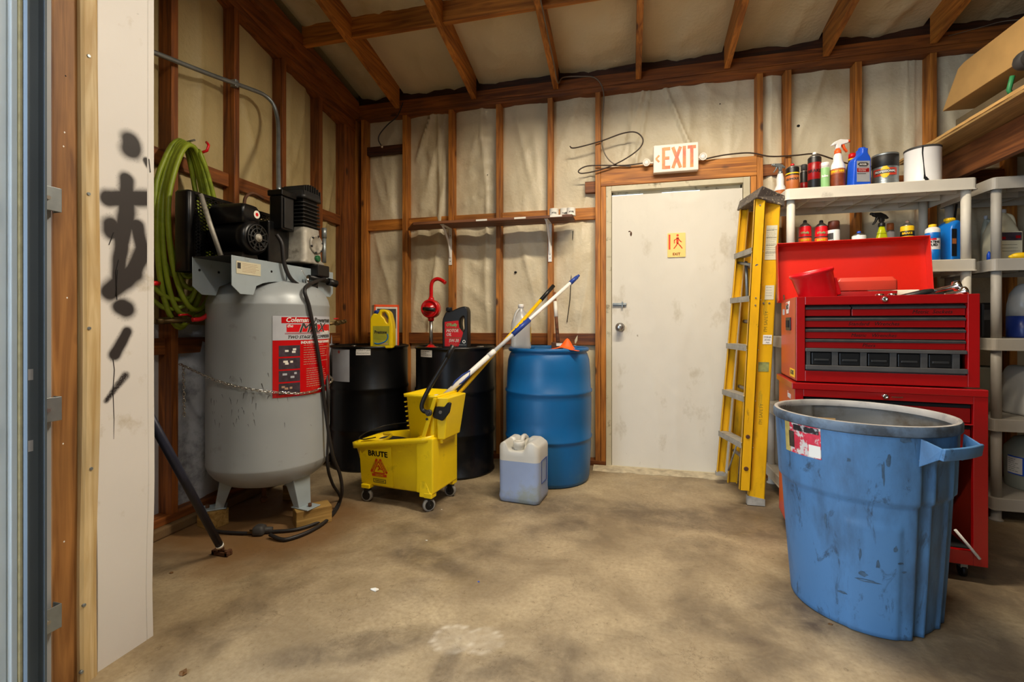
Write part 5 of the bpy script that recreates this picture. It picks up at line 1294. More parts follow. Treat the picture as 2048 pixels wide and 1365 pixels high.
obj('prong', pb_, 'brass', plg)

# leaning steel bar
A = atz(444, 1100, .025); D = Vector((-1.745, 1.30, .86))
D = A+(atx(308, 850, -1.74)-A)*1.12
t = thing('steel_bar', 'dark blue steel bar with a forked foot leaning behind the white panel', 'bar', A)
v = D-A
obj('bar', B().cyl(v*.035, v, .0165, .0165, 14), mat('dark_blue_bar_paint', '#26293a', .4, .3, var=.3), t)
obj('pale_ring', B().cyl(v*.03, v*.045, .0172, .0172, 14), 'paper', t)
obj('fork_foot', B().cyl(v*.0, v*.04, .012, .012, 8).box(-.045, .045, -.016, -.006, -.022, -.006).box(-.045, .045, .006, .016, -.022, -.006).box(-.045, -.03, -.016, .016, -.022, .0).box(.028, .042, -.016, .016, -.022, .002), 'rust', t, bevel=.002)

# bits of litter on the floor
rd = random.Random(9)
def litter(name, label, cat, px, py, s, m, grp=None):
    b = B(); c = atz(px, py, .0)
    n = 7; top = [Vector((math.cos(2*PI*k/n)*s*rd.uniform(.5, 1.1), math.sin(2*PI*k/n)*s*rd.uniform(.3, .8), rd.uniform(.002, .35*s))) for k in range(n)]
    b.ringloft([[Vector((p.x*.9, p.y*.9, 0.0005)) for p in top], top, [Vector((p.x*.3, p.y*.3, rd.uniform(.2, .5)*s)) for p in top]], smooth=False)
    o = obj(name, b, m); o.location = c; return tag(o, label, cat, grp)
litter('paper_scrap', 'crumpled white paper scrap on the floor in front of the mop bucket', 'litter', 750, 1181, .022, 'paper')
litter('dry_leaf', 'curled dry brown leaf on the floor at the bottom left near the panel', 'leaf', 366, 1348, .020, 'leaf')
litter('dry_leaf', 'small dry leaf lying left of the forked bar foot', 'leaf', 343, 1147, .012, 'leaf')
litter('paper_scrap', 'tiny white chip on the floor beside the mop bucket front wheel', 'litter', 883, 1020, .006, 'paper')
litter('paper_scrap', 'tiny blue chip on the open floor in the middle', 'litter', 957, 1165, .005, 'cobalt')
litter('dry_leaf', 'small dry leaf on the floor below the blue trash can', 'leaf', 1660, 1250, .010, 'leaf')
litter('paper_scrap', 'pale chip on the floor left of the mop bucket and below the power cord', 'litter', 853, 1082, .007, 'paper')
# ================================================================== TRASH CAN
t = tc_ = thing('trash_can', 'large worn blue plastic trash can with grey rim and torn red label', 'trash can', (.880, 2.108, 0))
OX, OY, CH = -.022, -.036, .745
def crad(a, z):
    f = z/CH; r = .238+.036*f+.004*math.sin(f*PI)
    d = lambda c: abs((a-math.radians(c)+PI) % (2*PI)-PI)
    # upper skirt stands proud of the lower body
    band = 1/(1+math.exp(-(z-.475)/.002)); r += .010*band
    for c in (-50, 130):      # channel under each handle
        q = d(c); k = 1/(1+math.exp((q-math.radians(25))/.012)); low = 1/(1+math.exp((z-.625)/.004))
        r -= .022*k*(.35+.65*low)
        k2 = math.exp(-((q-math.radians(14))/.05)**2); r += .012*k2*low
    for c in (-105, 70):      # raised panel on each flat side
        q = d(c); k = 1/(1+math.exp((q-math.radians(17))/.012)); zz = 1/(1+math.exp((z-.40)/.003)); r += .006*k*zz
    return r
NA = 220; zs = [0, .004, .02, .05]+[.05+.01*i for i in range(1, 66)]+[.705, .708]
rings = []
for z in zs:
    f = z/CH
    rings.append([Vector((OX*f+(crad(2*PI*i/NA, z)-(.012 if z == 0 else 0))*math.cos(2*PI*i/NA), OY*f+(crad(2*PI*i/NA, z)-(.012 if z == 0 else 0))*math.sin(2*PI*i/NA), z)) for i in range(NA)])
cb_ = B(); cb_.ringloft(rings, True, False)
obj('can_body', cb_, 'can_blue', t)
inner = [[Vector((OX*z/CH+(crad(2*PI*i/NA, z)-.005)*(1 if z > .03 else .01)*math.cos(2*PI*i/NA), OY*z/CH+(crad(2*PI*i/NA, z)-.005)*(1 if z > .03 else .01)*math.sin(2*PI*i/NA), z)) for i in range(NA)] for z in (.735, .68, .61, .59, .48, .47, .3, .15, .04, .018)]
obj('can_inside', B().ringloft(inner, False, False), 'can_in', t)
M['rimside'] = mat('grimy_rim_side', '#5f6f80', .6, var=.2, vs=8, dirt='#3c4248', ds=9, dlo=.42, dhi=.6)
rp = [(.281, .712), (.287, .710), (.2895, .714), (.2895, .738), (.286, .745), (.277, .7465), (.271, .742), (.271, .72)]
obj('rim', B().ringloft([[Vector((OX+r*math.cos(2*PI*i/96), OY+r*math.sin(2*PI*i/96), z)) for i in range(96)] for r, z in rp[:5]], False, False), 'rimside', t)
obj('rim_lip', B().ringloft([[Vector((OX+r*math.cos(2*PI*i/96), OY+r*math.sin(2*PI*i/96), z)) for i in range(96)] for r, z in rp[4:]], False, False), 'rimgrey', t)
for ang in (-57, 112):
    a0 = math.radians(ang); ca, sa = math.cos(a0), math.sin(a0); o_ = Vector((OX*.9, OY*.9, 0))
    def hp(r, s, z): return o_+Vector((r*ca-s*sa, r*sa+s*ca, z))
    hb = B()
    for s in (-1, 1):
        y0, y1 = s*.112, s*.107
        hb.hexa([hp(.262, y0, .615), hp(.311, s*.098, .650), hp(.311, s*.091, .650), hp(.262, y1-s*.002, .615), hp(.268, y0, .708), hp(.321, s*.098, .686), hp(.321, s*.091, .686), hp(.268, y1-s*.002, .708)])
    n = 10
    ro = []
    for k in range(n+1):
        s = -.098+.196*k/n; r = .318+.010*math.cos(s/.098*PI/2)
        ro.append([hp(r-.008, s, .650), hp(r+.004, s, .648), hp(r+.010, s, .686), hp(r+.002, s, .689)])
    hb.ringloft(ro)
    obj('handle', hb, 'can_blue', t, bevel=.002)
    # dark underside web
    wb_ = B(); wb_.hexa([hp(.256, -.105, .632), hp(.316, -.09, .655), hp(.316, .09, .655), hp(.256, .105, .632), hp(.256, -.105, .636), hp(.316, -.09, .659), hp(.316, .09, .659), hp(.256, .105, .636)])
    obj('handle_web', wb_, 'can_in', t)
def on_can(px, py):
    """angle and height on the can wall"""
    bx_, by_ = t.location.x, t.location.y; r = _ray(px, py); best = None
    tt = 1.2
    while tt < 3:
        z = EYE+r[2]*tt; f = z/CH; x = r[0]*tt-bx_-OX*f; y = r[1]*tt-by_-OY*f
        a = math.atan2(y, x)
        if math.hypot(x, y) <= crad(a, z): return a, z
        tt += .0008
    return a, z
def can_patch(P0, P1, nu=10, nv=10, off=.0015, f0=0, f1=1, g0=0, g1=1):
    a0, z0 = P0; a1, z1 = P1; b = B(); V = []
    for j in range(nv+1):
        for i in range(nu+1):
            u = f0+(f1-f0)*i/nu; v = g0+(g1-g0)*j/nv
            a = a0+(a1-a0)*u; z = z0+(z1-z0)*v; f = z/CH; r = crad(a, z)+off
            V.append(Vector((OX*f+r*math.cos(a), OY*f+r*math.sin(a), z)))
    b._new(V, [(j*(nu+1)+i, j*(nu+1)+i+1, (j+1)*(nu+1)+i+1, (j+1)*(nu+1)+i) for j in range(nv) for i in range(nu)], True); return b
p0 = on_can(1573, 885); p1 = on_can(1642, 880)
if p0[0] > 0: p0 = (p0[0]-2*PI, p0[1])
print('LABEL', p0, p1); p0 = (p0[0], on_can(1606, 911)[1]); p1 = (p1[0], on_can(1606, 851)[1])
M['tornlabel'] = mat('torn_red_label', '#cc3346', .5, var=.3, vs=30, dirt='#c9c2bb', ds=26, dlo=.50, dhi=.56)
lb_ = obj('torn_label', can_patch(p0, p1), 'tornlabel', t)
obj('label_yellow', can_patch(p0, p1, off=.0022, f0=0, f1=.18), mat('label_yellow_print', '#b9a35a', .5, var=.3, vs=30), lb_)
obj('label_black', can_patch(p0, p1, off=.0023, f0=.30, f1=.96, g0=.78, g1=.97), mat('label_black_print', '#2a2426', .5, var=.5, vs=40, dirt='#a9a3a0', ds=40, dlo=.55, dhi=.6), lb_)
obj('label_black', can_patch(p0, p1, off=.0024, f0=.15, f1=.32, g0=.18, g1=.72), M['label_black'] if 'label_black' in M else mat('label_dark_picture', '#3a3028', .5, var=.6, vs=50), lb_)
obj('barcode_patch', can_patch(p0, p1, off=.0025, f0=.72, f1=.99, g0=.03, g1=.42), 'paper', lb_)
am = (p0[0]+p1[0])/2; zz = p0[1]+(p1[1]-p0[1])*.87
# bottle-green scuffs on the front
sc = B(); rd = random.Random(21)
for (px, py, w, h) in ((1777, 922, 4, 14), (1766, 945, 3, 25), (1697, 920, 3, 5), (1651, 1040, 3, 16), (1736, 1163, 22, 3), (1725, 1148, 9, 5), (1802, 1128, 8, 2), (1808, 1145, 5, 3), (1812, 880, 10, 6), (1755, 1130, 3, 10), (1790, 1100, 4, 8), (1720, 1110, 2, 14), (1684, 1185, 10, 3)):
    a, z = on_can(px, py); sx = w*1.8/940/.27; sy = h*1.8/940
    ring = []
    for k in range(10):
        q = 2*PI*k/10; m_ = rd.uniform(.5, 1.1); aa = a+math.cos(q)*sx*m_; z2 = z+math.sin(q)*sy*m_; f = z2/CH; r = crad(aa, z2)+.0012
        ring.append(Vector((OX*f+r*math.cos(aa), OY*f+r*math.sin(aa), z2)))
    v = [sc.bm.verts.new(p) for p in ring]; sc.bm.faces.new(v)
o = obj('scuff_mark', sc, mat('dark_scuff', '#3d566d', .7, var=.4, vs=60), t); o['kind'] = 'stuff'
# cardboard scrap inside
tag(obj('cardboard_scrap', B().hexa([(-.14, .05, .45), (-.05, .0, .45), (-.048, .003, .45), (-.138, .053, .45), (-.165, .045, .712), (-.075, -.0, .717), (-.073, .003, .717), (-.163, .048, .712)]), 'cardboard'), 'tan cardboard scrap sticking up inside the blue trash can', 'cardboard')
q = bpy.data.objects['cardboard_scrap']; q.location = (t.location.x-.04, t.location.y-.065, 0)

# ================================================================== TOOL CHEST and CABINET
CF = Vector((.759, 2.461, .812)); CRZ = -math.radians(6.9); CW, CD, CHH = .668, .385, .394
t = ch = thing('tool_chest', 'red metal top tool chest with open lid and thin drawers', 'tool chest', CF, CRZ)
obj('shell', B().box(0, .004, 0, CD, 0, CHH).box(CW-.004, CW, 0, CD, 0, CHH).box(0, CW, CD-.004, CD, 0, CHH).box(0, CW, 0, CD, 0, .004), 'redpale', t, bevel=.001)
x0, x1, z0, z1 = .036, .628, .050, .356
obj('front_frame', B().box(0, x0, -.004, .02, 0, CHH).box(x1, CW, -.004, .02, 0, CHH).box(x0, x1, -.004, .02, 0, z0).box(x0, x1, -.004, .02, z1, CHH), 'red', t, bevel=.002)
obj('top_tray', B().box(.004, CW-.004, .02, CD-.004, .355, .358), 'redlid', t)
obj('shade_backing', B().box(x0, x1, .05, .055, z0, z1), 'nearblack', t)  # near-black sheet paints in the shade behind the drawers
k = (z1-z0)/590; Zr = lambda u: z1-k*u; d_n = 0
def drawer(xa, xb, ua, ub, txt=None, tx=.45):
    dr_ = obj('drawer', B().box(xa, xb, .010, .05, Zr(ub), Zr(ua)), 'red', t, bevel=.001)
    obj('pull', B().hexa([(xa, .004, Zr(ua)), (xb, .004, Zr(ua)), (xb, .05, Zr(ua)), (xa, .05, Zr(ua)), (xa, .002, Zr(ua)+k*16), (xb, .002, Zr(ua)+k*16), (xb, .028, Zr(ua)+k*36), (xa, .028, Zr(ua)+k*36)]), 'charcoal', dr_)
    if txt: text(txt, .022, 'nearblack', dr_, face((xa+(xb-xa)*tx, .0095, (Zr(ua)+Zr(ub))/2)), ext=.0003, shear=.3)
sx_ = x0+(x1-x0)*.31
drawer(x0+.003, sx_-.003, 42, 100); drawer(sx_+.003, x1-.003, 42, 100, 'Metric  Sockets', .72)
drawer(x0+.003, x1-.003, 142, 200, 'Standard   Wrenches'); drawer(x0+.003, x1-.003, 242, 300, 'Metric   Wrenches'); drawer(x0+.003, x1-.003, 332, 385, 'Pliers', .42)
dw = obj('open_drawer', B().box(x0+.002, x1-.002, .006, .05, Zr(590), Zr(580)).box(x0+.002, x1-.002, -.006, .012, Zr(418), Zr(388)).box(x0+.002, x1-.002, -.010, .012, Zr(578), Zr(538)), 'toolgrey', t, bevel=.002)
for i in range(6):
    xx = x0+.010+(x1-x0-.02)*(i+.0)/5.25; 
    obj('divider', B().box(xx-.012 if i else xx-.004, xx+.012, -.002, .02, Zr(538), Zr(405)), 'charcoal', dw, bevel=.001)
    if i < 5:
        tb_ = obj('parts_bin', B().box(xx+.018, xx+.096, .004, .045, Zr(536), Zr(425)), 'black', dw, bevel=.003)
        obj('bin_grip', B().box(xx+.028, xx+.086, -.004, .006, Zr(500), Zr(482)), 'finmetal', t, bevel=.002)
def lock(parent, x, z, y=-.004):
    obj('lock', B().lathe([(.011, 0), (.012, .004), (.010, .010), (.006, .011), (.005, .008), (.001, .008)], 20, (x, y, z), m=Matrix.Rotation(PI/2, 4, 'X')), 'chrome', parent)
lock(t, .340, .377)
# stickers on the side
Fs = lambda y, z: face((-.0012, y, z), (0, -1, 0))
sk = obj('side_sticker', curve_plate([(-.045, .026), (.045, .032), (.025, -.03), (-.025, -.03)], (), .002, 0), 'white', t)
sk.rotation_euler = (0, 0, -PI/2); sk.location = (-.0012, .20, .350)
text('W', .030, 'charcoal', sk, face((-.012, -.0015, 0)), bold=.002); text('LY', .030, 'charcoal', sk, face((.016, -.0015, .004)), bold=.002)
obj('red_stripe', B().box(-.036, .006, -.0016, -.001, .014, .024), 'redplast', sk)
obj('side_handle', B().box(-.006, 0, .115, .225, .235, .300), 'black', t, bevel=.003)
obj('side_handle', B().box(-.009, -.004, .135, .205, .25, .285), 'nearblack', t)
ysk = obj('yellow_sticker', B().box(-.0012, 0, .03, .14, .012, .050), 'yel', t)
text('(KX05', .028, 'charcoal', ysk, Fs(.085, .032), bold=.001)
obj('grey_patch', B().box(-.0012, 0, .29, .34, .315, .345), 'ltgrey', t)
# lid
ld = obj('lid', B().box(0, CW, -.002, .002, 0, .322).box(0, CW, -.062, -.002, .316, .320).box(0, .003, -.062, -.002, .0, .320).box(CW-.003, CW, -.062, -.002, .0, .320), 'redlid', t, bevel=.001)
ld.location = (-.020, CD+.012, CHH-.012); ld.rotation_euler = (math.radians(-8), 0, 0)
obj('stay', B().tube([(.012, CD-.02, CHH-.02), (.012, CD+.0, CHH+.03)], .004, 6), 'rust', t)
R6 = Matrix.Rotation(CRZ, 4, 'Z')
def inch(x, y, z): return CF+(R6@Vector((x, y, z)))
# things lying in the open chest
t = thing('red_cup', 'red plastic funnel cup lying tilted in the open tool chest', 'cup', inch(.125, .135, .372), CRZ); t.scale = (1.13, 1.1, 1.0)
mm = Matrix.Rotation(math.radians(-14), 4, 'Y')@Matrix.Rotation(math.radians(6), 4, 'X')
obj('cup_wall', B().lathe([(.066, -.005), (.068, .02), (.078, .135), (.0805, .137), (.0805, .147), (.077, .148), (.075, .135), (.062, .0)], 48, m=mm, cap1=False), 'redplast', t)
obj('cup_ring', B().lathe([(.082, .141), (.084, .144), (.084, .153), (.081, .156), (.077, .156), (.077, .141)], 48, m=mm, cap0=False, cap1=False), 'redplast', t)
obj('side_rib', B().box(.060, .082, -.02, .02, .02, .105, mm), 'redplast', t, bevel=.006)
t = thing('red_case', 'long red plastic case lying in the open tool chest', 'case', inch(.31, .16, .36), CRZ); t.scale = (1, 1, 1.45)
obj('case_lid', B().loft([(.045, .24, .085, .01), (.075, .24, .085, .012), (.088, .215, .06, .012)]), 'redpale', t, bevel=.001)
obj('case_base', B().loft([(.0, .235, .08, .01), (.042, .24, .085, .01)]), 'dkred', t)
t = thing('white_tray', 'pale grey plastic tray standing behind the wrenches in the tool chest', 'tray', inch(.45, .24, .36), CRZ)
obj('tray_body', B().loft([(0, .19, .03, .01), (.07, .20, .035, .01)]), 'shelfpl', t)
def ratchet(label, x, y, z, ln, ang, tilt, hm='black'):
    t = thing('ratchet', label, 'wrench', inch(x, y, z), CRZ+ang, 'hand tools in the open chest')
    t.scale = (1.25, 1.5, 1.25); mr_ = Matrix.Rotation(-tilt, 4, 'Y')
    obj('handle', B().lathe([(.006, 0), (.013, .006), (.014, ln*.5), (.010, ln*.62), (.007, ln*.64)], 14, m=mr_@Matrix.Rotation(PI/2, 4, 'Y')), hm, t)
    obj('shank', B().lathe([(.007, ln*.60), (.007, ln*.9), (.018, ln*.93), (.018, ln), (.006, ln+.005)], 14, m=mr_@Matrix.Rotation(PI/2, 4, 'Y')), 'chrome', t)
ratchet('upper black handled chrome pliers leaning to the right in the chest', .40, .10, .375, .20, 0, .25)
ratchet('lower black handled chrome pliers beside the chest lid edge', .44, .055, .366, .17, .03, .20)
ratchet('short chrome wrench at the right end of the open chest', .55, .08, .366, .10, .0, .03, 'chrome')
for i, (x, y) in enumerate(((.345, .07), (.385, .05))):
    t = thing('socket', ['left chrome socket standing above the chest lock', 'right chrome socket standing above the chest lock'][i], 'socket', inch(x, y, .36), 0)
    obj('socket_body', B().lathe([(.014, 0), (.0175, .01), (.0175, .04), (.014, .045), (.009, .045), (.008, .03), (.001, .03)], 20, cap1=False), 'chrome', t)

# lower cabinet
t = cab = thing('tool_cabinet', 'red rolling tool cabinet under the tool chest with an open dark compartment', 'tool cabinet', (CF.x-.012, CF.y-.022, 0), CRZ)
W2, D2, ZB, ZT = .695, .42, .072, .806
obj('shell', B().box(0, .004, .02, D2, ZB, ZT-.03).box(W2-.004, W2, .02, D2, ZB, ZT-.03).box(0, W2, D2-.004, D2, ZB, ZT-.03).box(0, W2, .02, D2, ZB, ZB+.004), 'redpale', t, bevel=.001)
obj('top_lip', B().box(-.012, W2, -.004, D2, ZT-.03, ZT), 'red', t, bevel=.003)
fx0, fx1 = .035, W2-.048
obj('front_frame', B().box(0, fx0, 0, .02, ZB, ZT-.03).box(fx1, W2, 0, .02, ZB, ZT-.03).box(fx0, fx1, 0, .02, ZB, ZB+.06).box(fx0, fx1, 0, .02, ZT-.062, ZT-.03)
    .box(fx0, fx1, 0, .02, .545, .550).box(fx0, fx1, .0, .02, .655, .660), 'red', t, bevel=.0015)
obj('cavity', B().box(fx0, fx1, .25, .255, ZB+.06, .545).box(fx0, fx1, .03, .25, ZB+.05, ZB+.06), 'nearblack', t)  # near-black panels paint in the shade inside the open compartment
for za, zb2 in ((.664, .738), (.554, .650)):
    d_ = obj('drawer', B().box(fx0+.004, fx1-.004, .014, .05, za, zb2-.014), 'dkred', t, bevel=.001)
    obj('pull', B().box(fx0+.004, fx1-.004, .012, .05, zb2-.012, zb2), 'nearblack', d_)
lock(t, .345, ZT-.045, 0)
obj('key', B().box(.365, .405, -.012, -.009, ZT-.047, ZT-.043), 'rust', t)
obj('white_strut', B().tube([(.585, -.006, .215), (.665, -.006, ZB+.035)], .006, 6), 'white', t)
text('icon', .045, 'white', t, face((-.0008, .13, ZT-.075), (0, -1, 0)), bold=.0015)
for x in (.06, W2-.06):
    for y in (.06, D2-.05):
        ct = obj('caster', B().box(x-.012, x+.012, y-.018, y+.018, .040, ZB), 'galv', t)
        obj('wheel', B().cyl((x-.008, y, .026), (x+.008, y, .026), .026, .026, 18), 'black', ct)

# ================================================================== STEP LADDER
t = thing('step_ladder', 'yellow fibreglass step ladder folded and leaning by the exit door', 'ladder', (.70, 3.2, 0)); T0 = Vector((.70, 3.2, 0))
NF0, NF1 = at(1490, 982, 3.03), at(1521, 396, 3.03)
NR0, NR1 = at(1512, 1008, 3.05), at(1545, 404, 3.09)
FF0, FF1 = at(1440, 946, 3.42), at(1487, 418, 3.36)
FR0, FR1 = at(1463, 966, 3.46), at(1505, 424, 3.42)
NR0.z = FR0.z = .004
def rail(A, D, w, fl, sy, mats='fibre', name='rail', wd_=(1, 0, 0)):
    """C-channel: web w wide along x, flanges fl deep along y"""
    A, D = A-T0, D-T0; b = B(); X = Vector(wd_).normalized()*w/2; Y = Vector((0, 1, 0))*sy; th = .004
    for (a, c, y0, y1) in ((-1, 1, 0, th), (-1, -1+2*th/w*1.4, 0, fl), (1-2*th/w*1.4, 1, 0, fl)):
        b.hexa([A+X*a+Y*y0, A+X*c+Y*y0, A+X*c+Y*y1, A+X*a+Y*y1, D+X*a+Y*y0, D+X*c+Y*y0, D+X*c+Y*y1, D+X*a+Y*y1])
    return obj(name, b, mats, t, bevel=.001)
r1 = rail(NF0, NF1, .058, .028, 1); r2 = rail(NR0, NR1, .088, .028, 1)
r3 = rail(FF0, FF1, .050, .028, -1); r4 = rail(FR0, FR1, .060, .028, -1)
hs_ = [.10, .275, .455, .625, .80]; hs_ = [.155, .315, .49, .66, .825]
for i, f in enumerate(hs_):
    A, D = NF0.lerp(NF1, f)-T0, FF0.lerp(FF1, f+(.0))-T0
    D = Vector((D.x, D.y, D.z)); X = Vector((.034, 0, .0))
    Z = Vector((0, 0, .014)); A2 = A+Vector((0, .004, 0)); D2_ = D-Vector((0, .004, 0))
    obj('tread', B().hexa([A2-X-Z, A2+X-Z, D2_+X-Z, D2_-X-Z, A2-X+Z, A2+X+Z, D2_+X+Z, D2_-X+Z]), mat('aluminium_tread_%d' % i, '#a59f90', .5, .4, var=.2, vs=30) if i == 0 else M['tread'], t, bevel=.002) if 0 else None
    b_ = B().hexa([A2-X-Z, A2+X-Z, D2_+X-Z, D2_-X-Z, A2-X-Z*.7, A2+X-Z*.7, D2_+X-Z*.7, D2_-X-Z*.7])
    for k_ in (0,):
        b_.hexa([A2-X-Z*1.5, A2-X*.94-Z*1.5, D2_-X*.94-Z*1.5, D2_-X-Z*1.5, A2-X+Z, A2-X*.94+Z, D2_-X*.94+Z, D2_-X+Z])
    b_.hexa([A2-X+Z*.8, A2+X+Z*.8, D2_+X+Z*.8, D2_-X+Z*.8, A2-X+Z, A2+X+Z, D2_+X+Z, D2_-X+Z])
    obj('tread', b_, 'alu', t, bevel=.001)
for f in (.12, .36, .60, .80):
    A, D = NR0.lerp(NR1, f)-T0, FR0.lerp(FR1, f)-T0
    obj('rear_brace', B().tube([A+Vector((0, .006, 0)), D-Vector((0, .006, 0))], .012, 8), 'alu', t)
# head cap
hx = [at(1512, 395, 2.99), at(1570, 413, 3.10), at(1532, 426, 3.47), at(1473, 422, 3.38), at(1525, 371, 2.99), at(1570, 391, 3.12), at(1534, 404, 3.48), at(1479, 402, 3.40)]
M['capmat'] = mat('speckled_dark_cap_plastic', '#57504a', .6, var=.3, vs=20, dirt='#b7ab8e', ds=60, dlo=.585, dhi=.62)
obj('head_cap', B().hexa([p-T0 for p in hx]), 'capmat', t, bevel=.006)
# spreaders, bolts, shoes, labels
sp0, sp1 = NF0.lerp(NF1, .74)-T0, NR0.lerp(NR1, .74)-T0
for A, D, e in ((FF0.lerp(FF1, .80)-T0, FF0.lerp(FF1, .66)-T0, (.05, -.10, 0)), (FF0.lerp(FF1, .79)-T0, FF0.lerp(FF1, .63)-T0, (.09, -.17, 0)), (FF0.lerp(FF1, .80)-T0, NF0.lerp(NF1, .77)-T0, (0, 0, 0))):
    e = Vector(e); obj('spreader', B().tube([A+e*.6, D+e], .010, 6), 'galv', t)
obj('spreader', B().tube([FF0.lerp(FF1, .02)-T0+Vector((.04, -.05, .0)), FF0.lerp(FF1, .16)-T0+Vector((.05, -.20, 0))], .006, 6), 'alu', t)
for (A0, A1, f, dx, r_) in ((NF0, NF1, .185, 0, .013), (NF0, NF1, .075, 0, .014), (NF0, NF1, .635, .003, .005), (NF0, NF1, .66, .003, .005), (NR0, NR1, .665, -.018, .006), (NR0, NR1, .665, .012, .006), (NF0, NF1, .975, .0, .005)):
    c = A0.lerp(A1, f)-T0+Vector((dx, 0, 0)); obj('rivet', B().cyl(c-Vector((0, .005, 0)), c+Vector((0, .001, 0)), r_*.7, r_, 14), 'galv' if r_ < .01 else 'rust', t)
sh_ = NR0-T0; obj('foot_shoe', B().hexa([sh_+Vector(v) for v in ((-.048, -.003, -.0), (.048, -.003, -.0), (.048, .03, -.0), (-.048, .03, -.0), (-.048, -.003, .055), (.048, -.003, .040), (.048, .03, .04), (-.048, .03, .055))]), 'alu', t)
sh_ = FF0-T0; obj('foot_shoe', B().box(sh_.x-.03, sh_.x+.03, sh_.y-.03, sh_.y+.003, sh_.z-.012, sh_.z+.012), 'alu', t)
lean = (NR1-NR0).normalized()
def rail_label(f, w, h, dx=0, m='paper', name='warning_label'):
    c = NR0.lerp(NR1, f)-T0+Vector((dx, -.0012, 0)); Fm = face(c, (1, 0, 0), lean)
    return obj(name, B().box(-w/2, w/2, -h/2, h/2, 0, .001, Fm), m, t), Fm
o, Fm = rail_label(.865, .060, .205, .004, 'creamjug')
lines(o, 'charcoal', Fm@Matrix.Translation((0, .085, 0)), .052, 15, .0115, seed=3, th=.0014, h=.0014)
for k in range(4): obj('label_rule', B().box(-.028, .028, .075-.045*k, .0765-.045*k, .001, .0016, Fm), 'charcoal', o)
o, Fm = rail_label(.70, .048, .085, .010, 'creamjug'); lines(o, 'charcoal', Fm@Matrix.Translation((0, .03, 0)), .04, 4, .016, seed=8, th=.0014, h=.0012)
o, Fm = rail_label(.545, .048, .055, .012, 'paper'); text('OSHA', .015, 'charcoal', o, Fm@Matrix.Translation((0, .014, .0012))); text('ANSI', .015, 'charcoal', o, Fm@Matrix.Translation((0, -.002, .0012))); text('-76A', .012, 'charcoal', o, Fm@Matrix.Translation((0, -.018, .0012)))
for f, s_ in ((.605, "I'M SAFETY"), (.30, "I'M SAFETY")):
    c = NR0.lerp(NR1, f)-T0+Vector((.0, -.0008, 0)); Fm = face(c, (1, 0, 0), lean)
    text(s_, .026, mat('faded_ladder_print', '#8a741c', .6, var=.2), t, Fm@Matrix.Rotation(PI/2, 4, 'Z'), ext=.0004)
    lines(t, 'greenp', Fm@Matrix.Translation((-.015, .09, 0))@Matrix.Rotation(PI/2, 4, 'Z'), .10, 3, .007, seed=5, th=.001, h=.001)
for f0, f1 in ((.455, .475),):
    c = NR0.lerp(NR1, f0)-T0; obj('paint_smear', B().box(-.03, .028, -.028, .028, 0, .0012, face(c+Vector((0, -.0008, 0)), (1, 0, 0), lean)), mat('grey_green_smear', '#8d9153', .6, var=.35, vs=40), t)

# ================================================================== PLASTIC SHELF UNITS
LV = [.13, .56, 1.0, 1.435, 1.88]
def shelf_unit(label, x0, x1, y0, y1, m):
    t = thing('shelving_unit', label, 'shelving', (x0, y0, 0), 0, 'plastic shelving units')
    w, d = x1-x0, y1-y0
    for k, z in enumerate(LV):
        s = B(); s.ringloft([[Vector((w/2+x, d/2+y, zz)) for x, y in rrect(ww, dd, .02, 4)] for zz, ww, dd in ((z-.066, w+.008, d+.008), (z-.060, w+.008, d+.008), (z-.060, w, d), (z-.004, w, d), (z, w-.006, d-.006))], False, True, smooth=False)
        s.box(.006, w-.006, .006, d-.006, z-.014, z-.010)
        for q in range(1, 6): s.box(w*q/6-.003, w*q/6+.003, .01, d-.01, z-.05, z-.012)
        for q in range(1, 3): s.box(.01, w-.01, d*q/3-.003, d*q/3+.003, z-.05, z-.012)
        obj('shelf', s, m, t)
        if k:
            for px in (.035, w-.035):
                for py in (.035, d-.035):
                    obj('post', B().cyl((px, py, LV[k-1]), (px, py, z-.015), .0225, .0225, 18), m, t)
    for px in (.035, w-.035):
        for py in (.035, d-.035): obj('foot', B().lathe([(.030, 0), (.030, .006), (.022, .012), (.022, .075)], 16, (px, py, 0)), m, t)
    return t
U1 = shelf_unit('beige plastic shelving unit behind the red tool chest', .902, 1.842, 3.095, 3.555, 'shelfpl')
U2 = shelf_unit('grey plastic shelving unit at the right edge behind the trash can', 1.925, 2.865, 3.12, 3.58, 'shelf2pl')

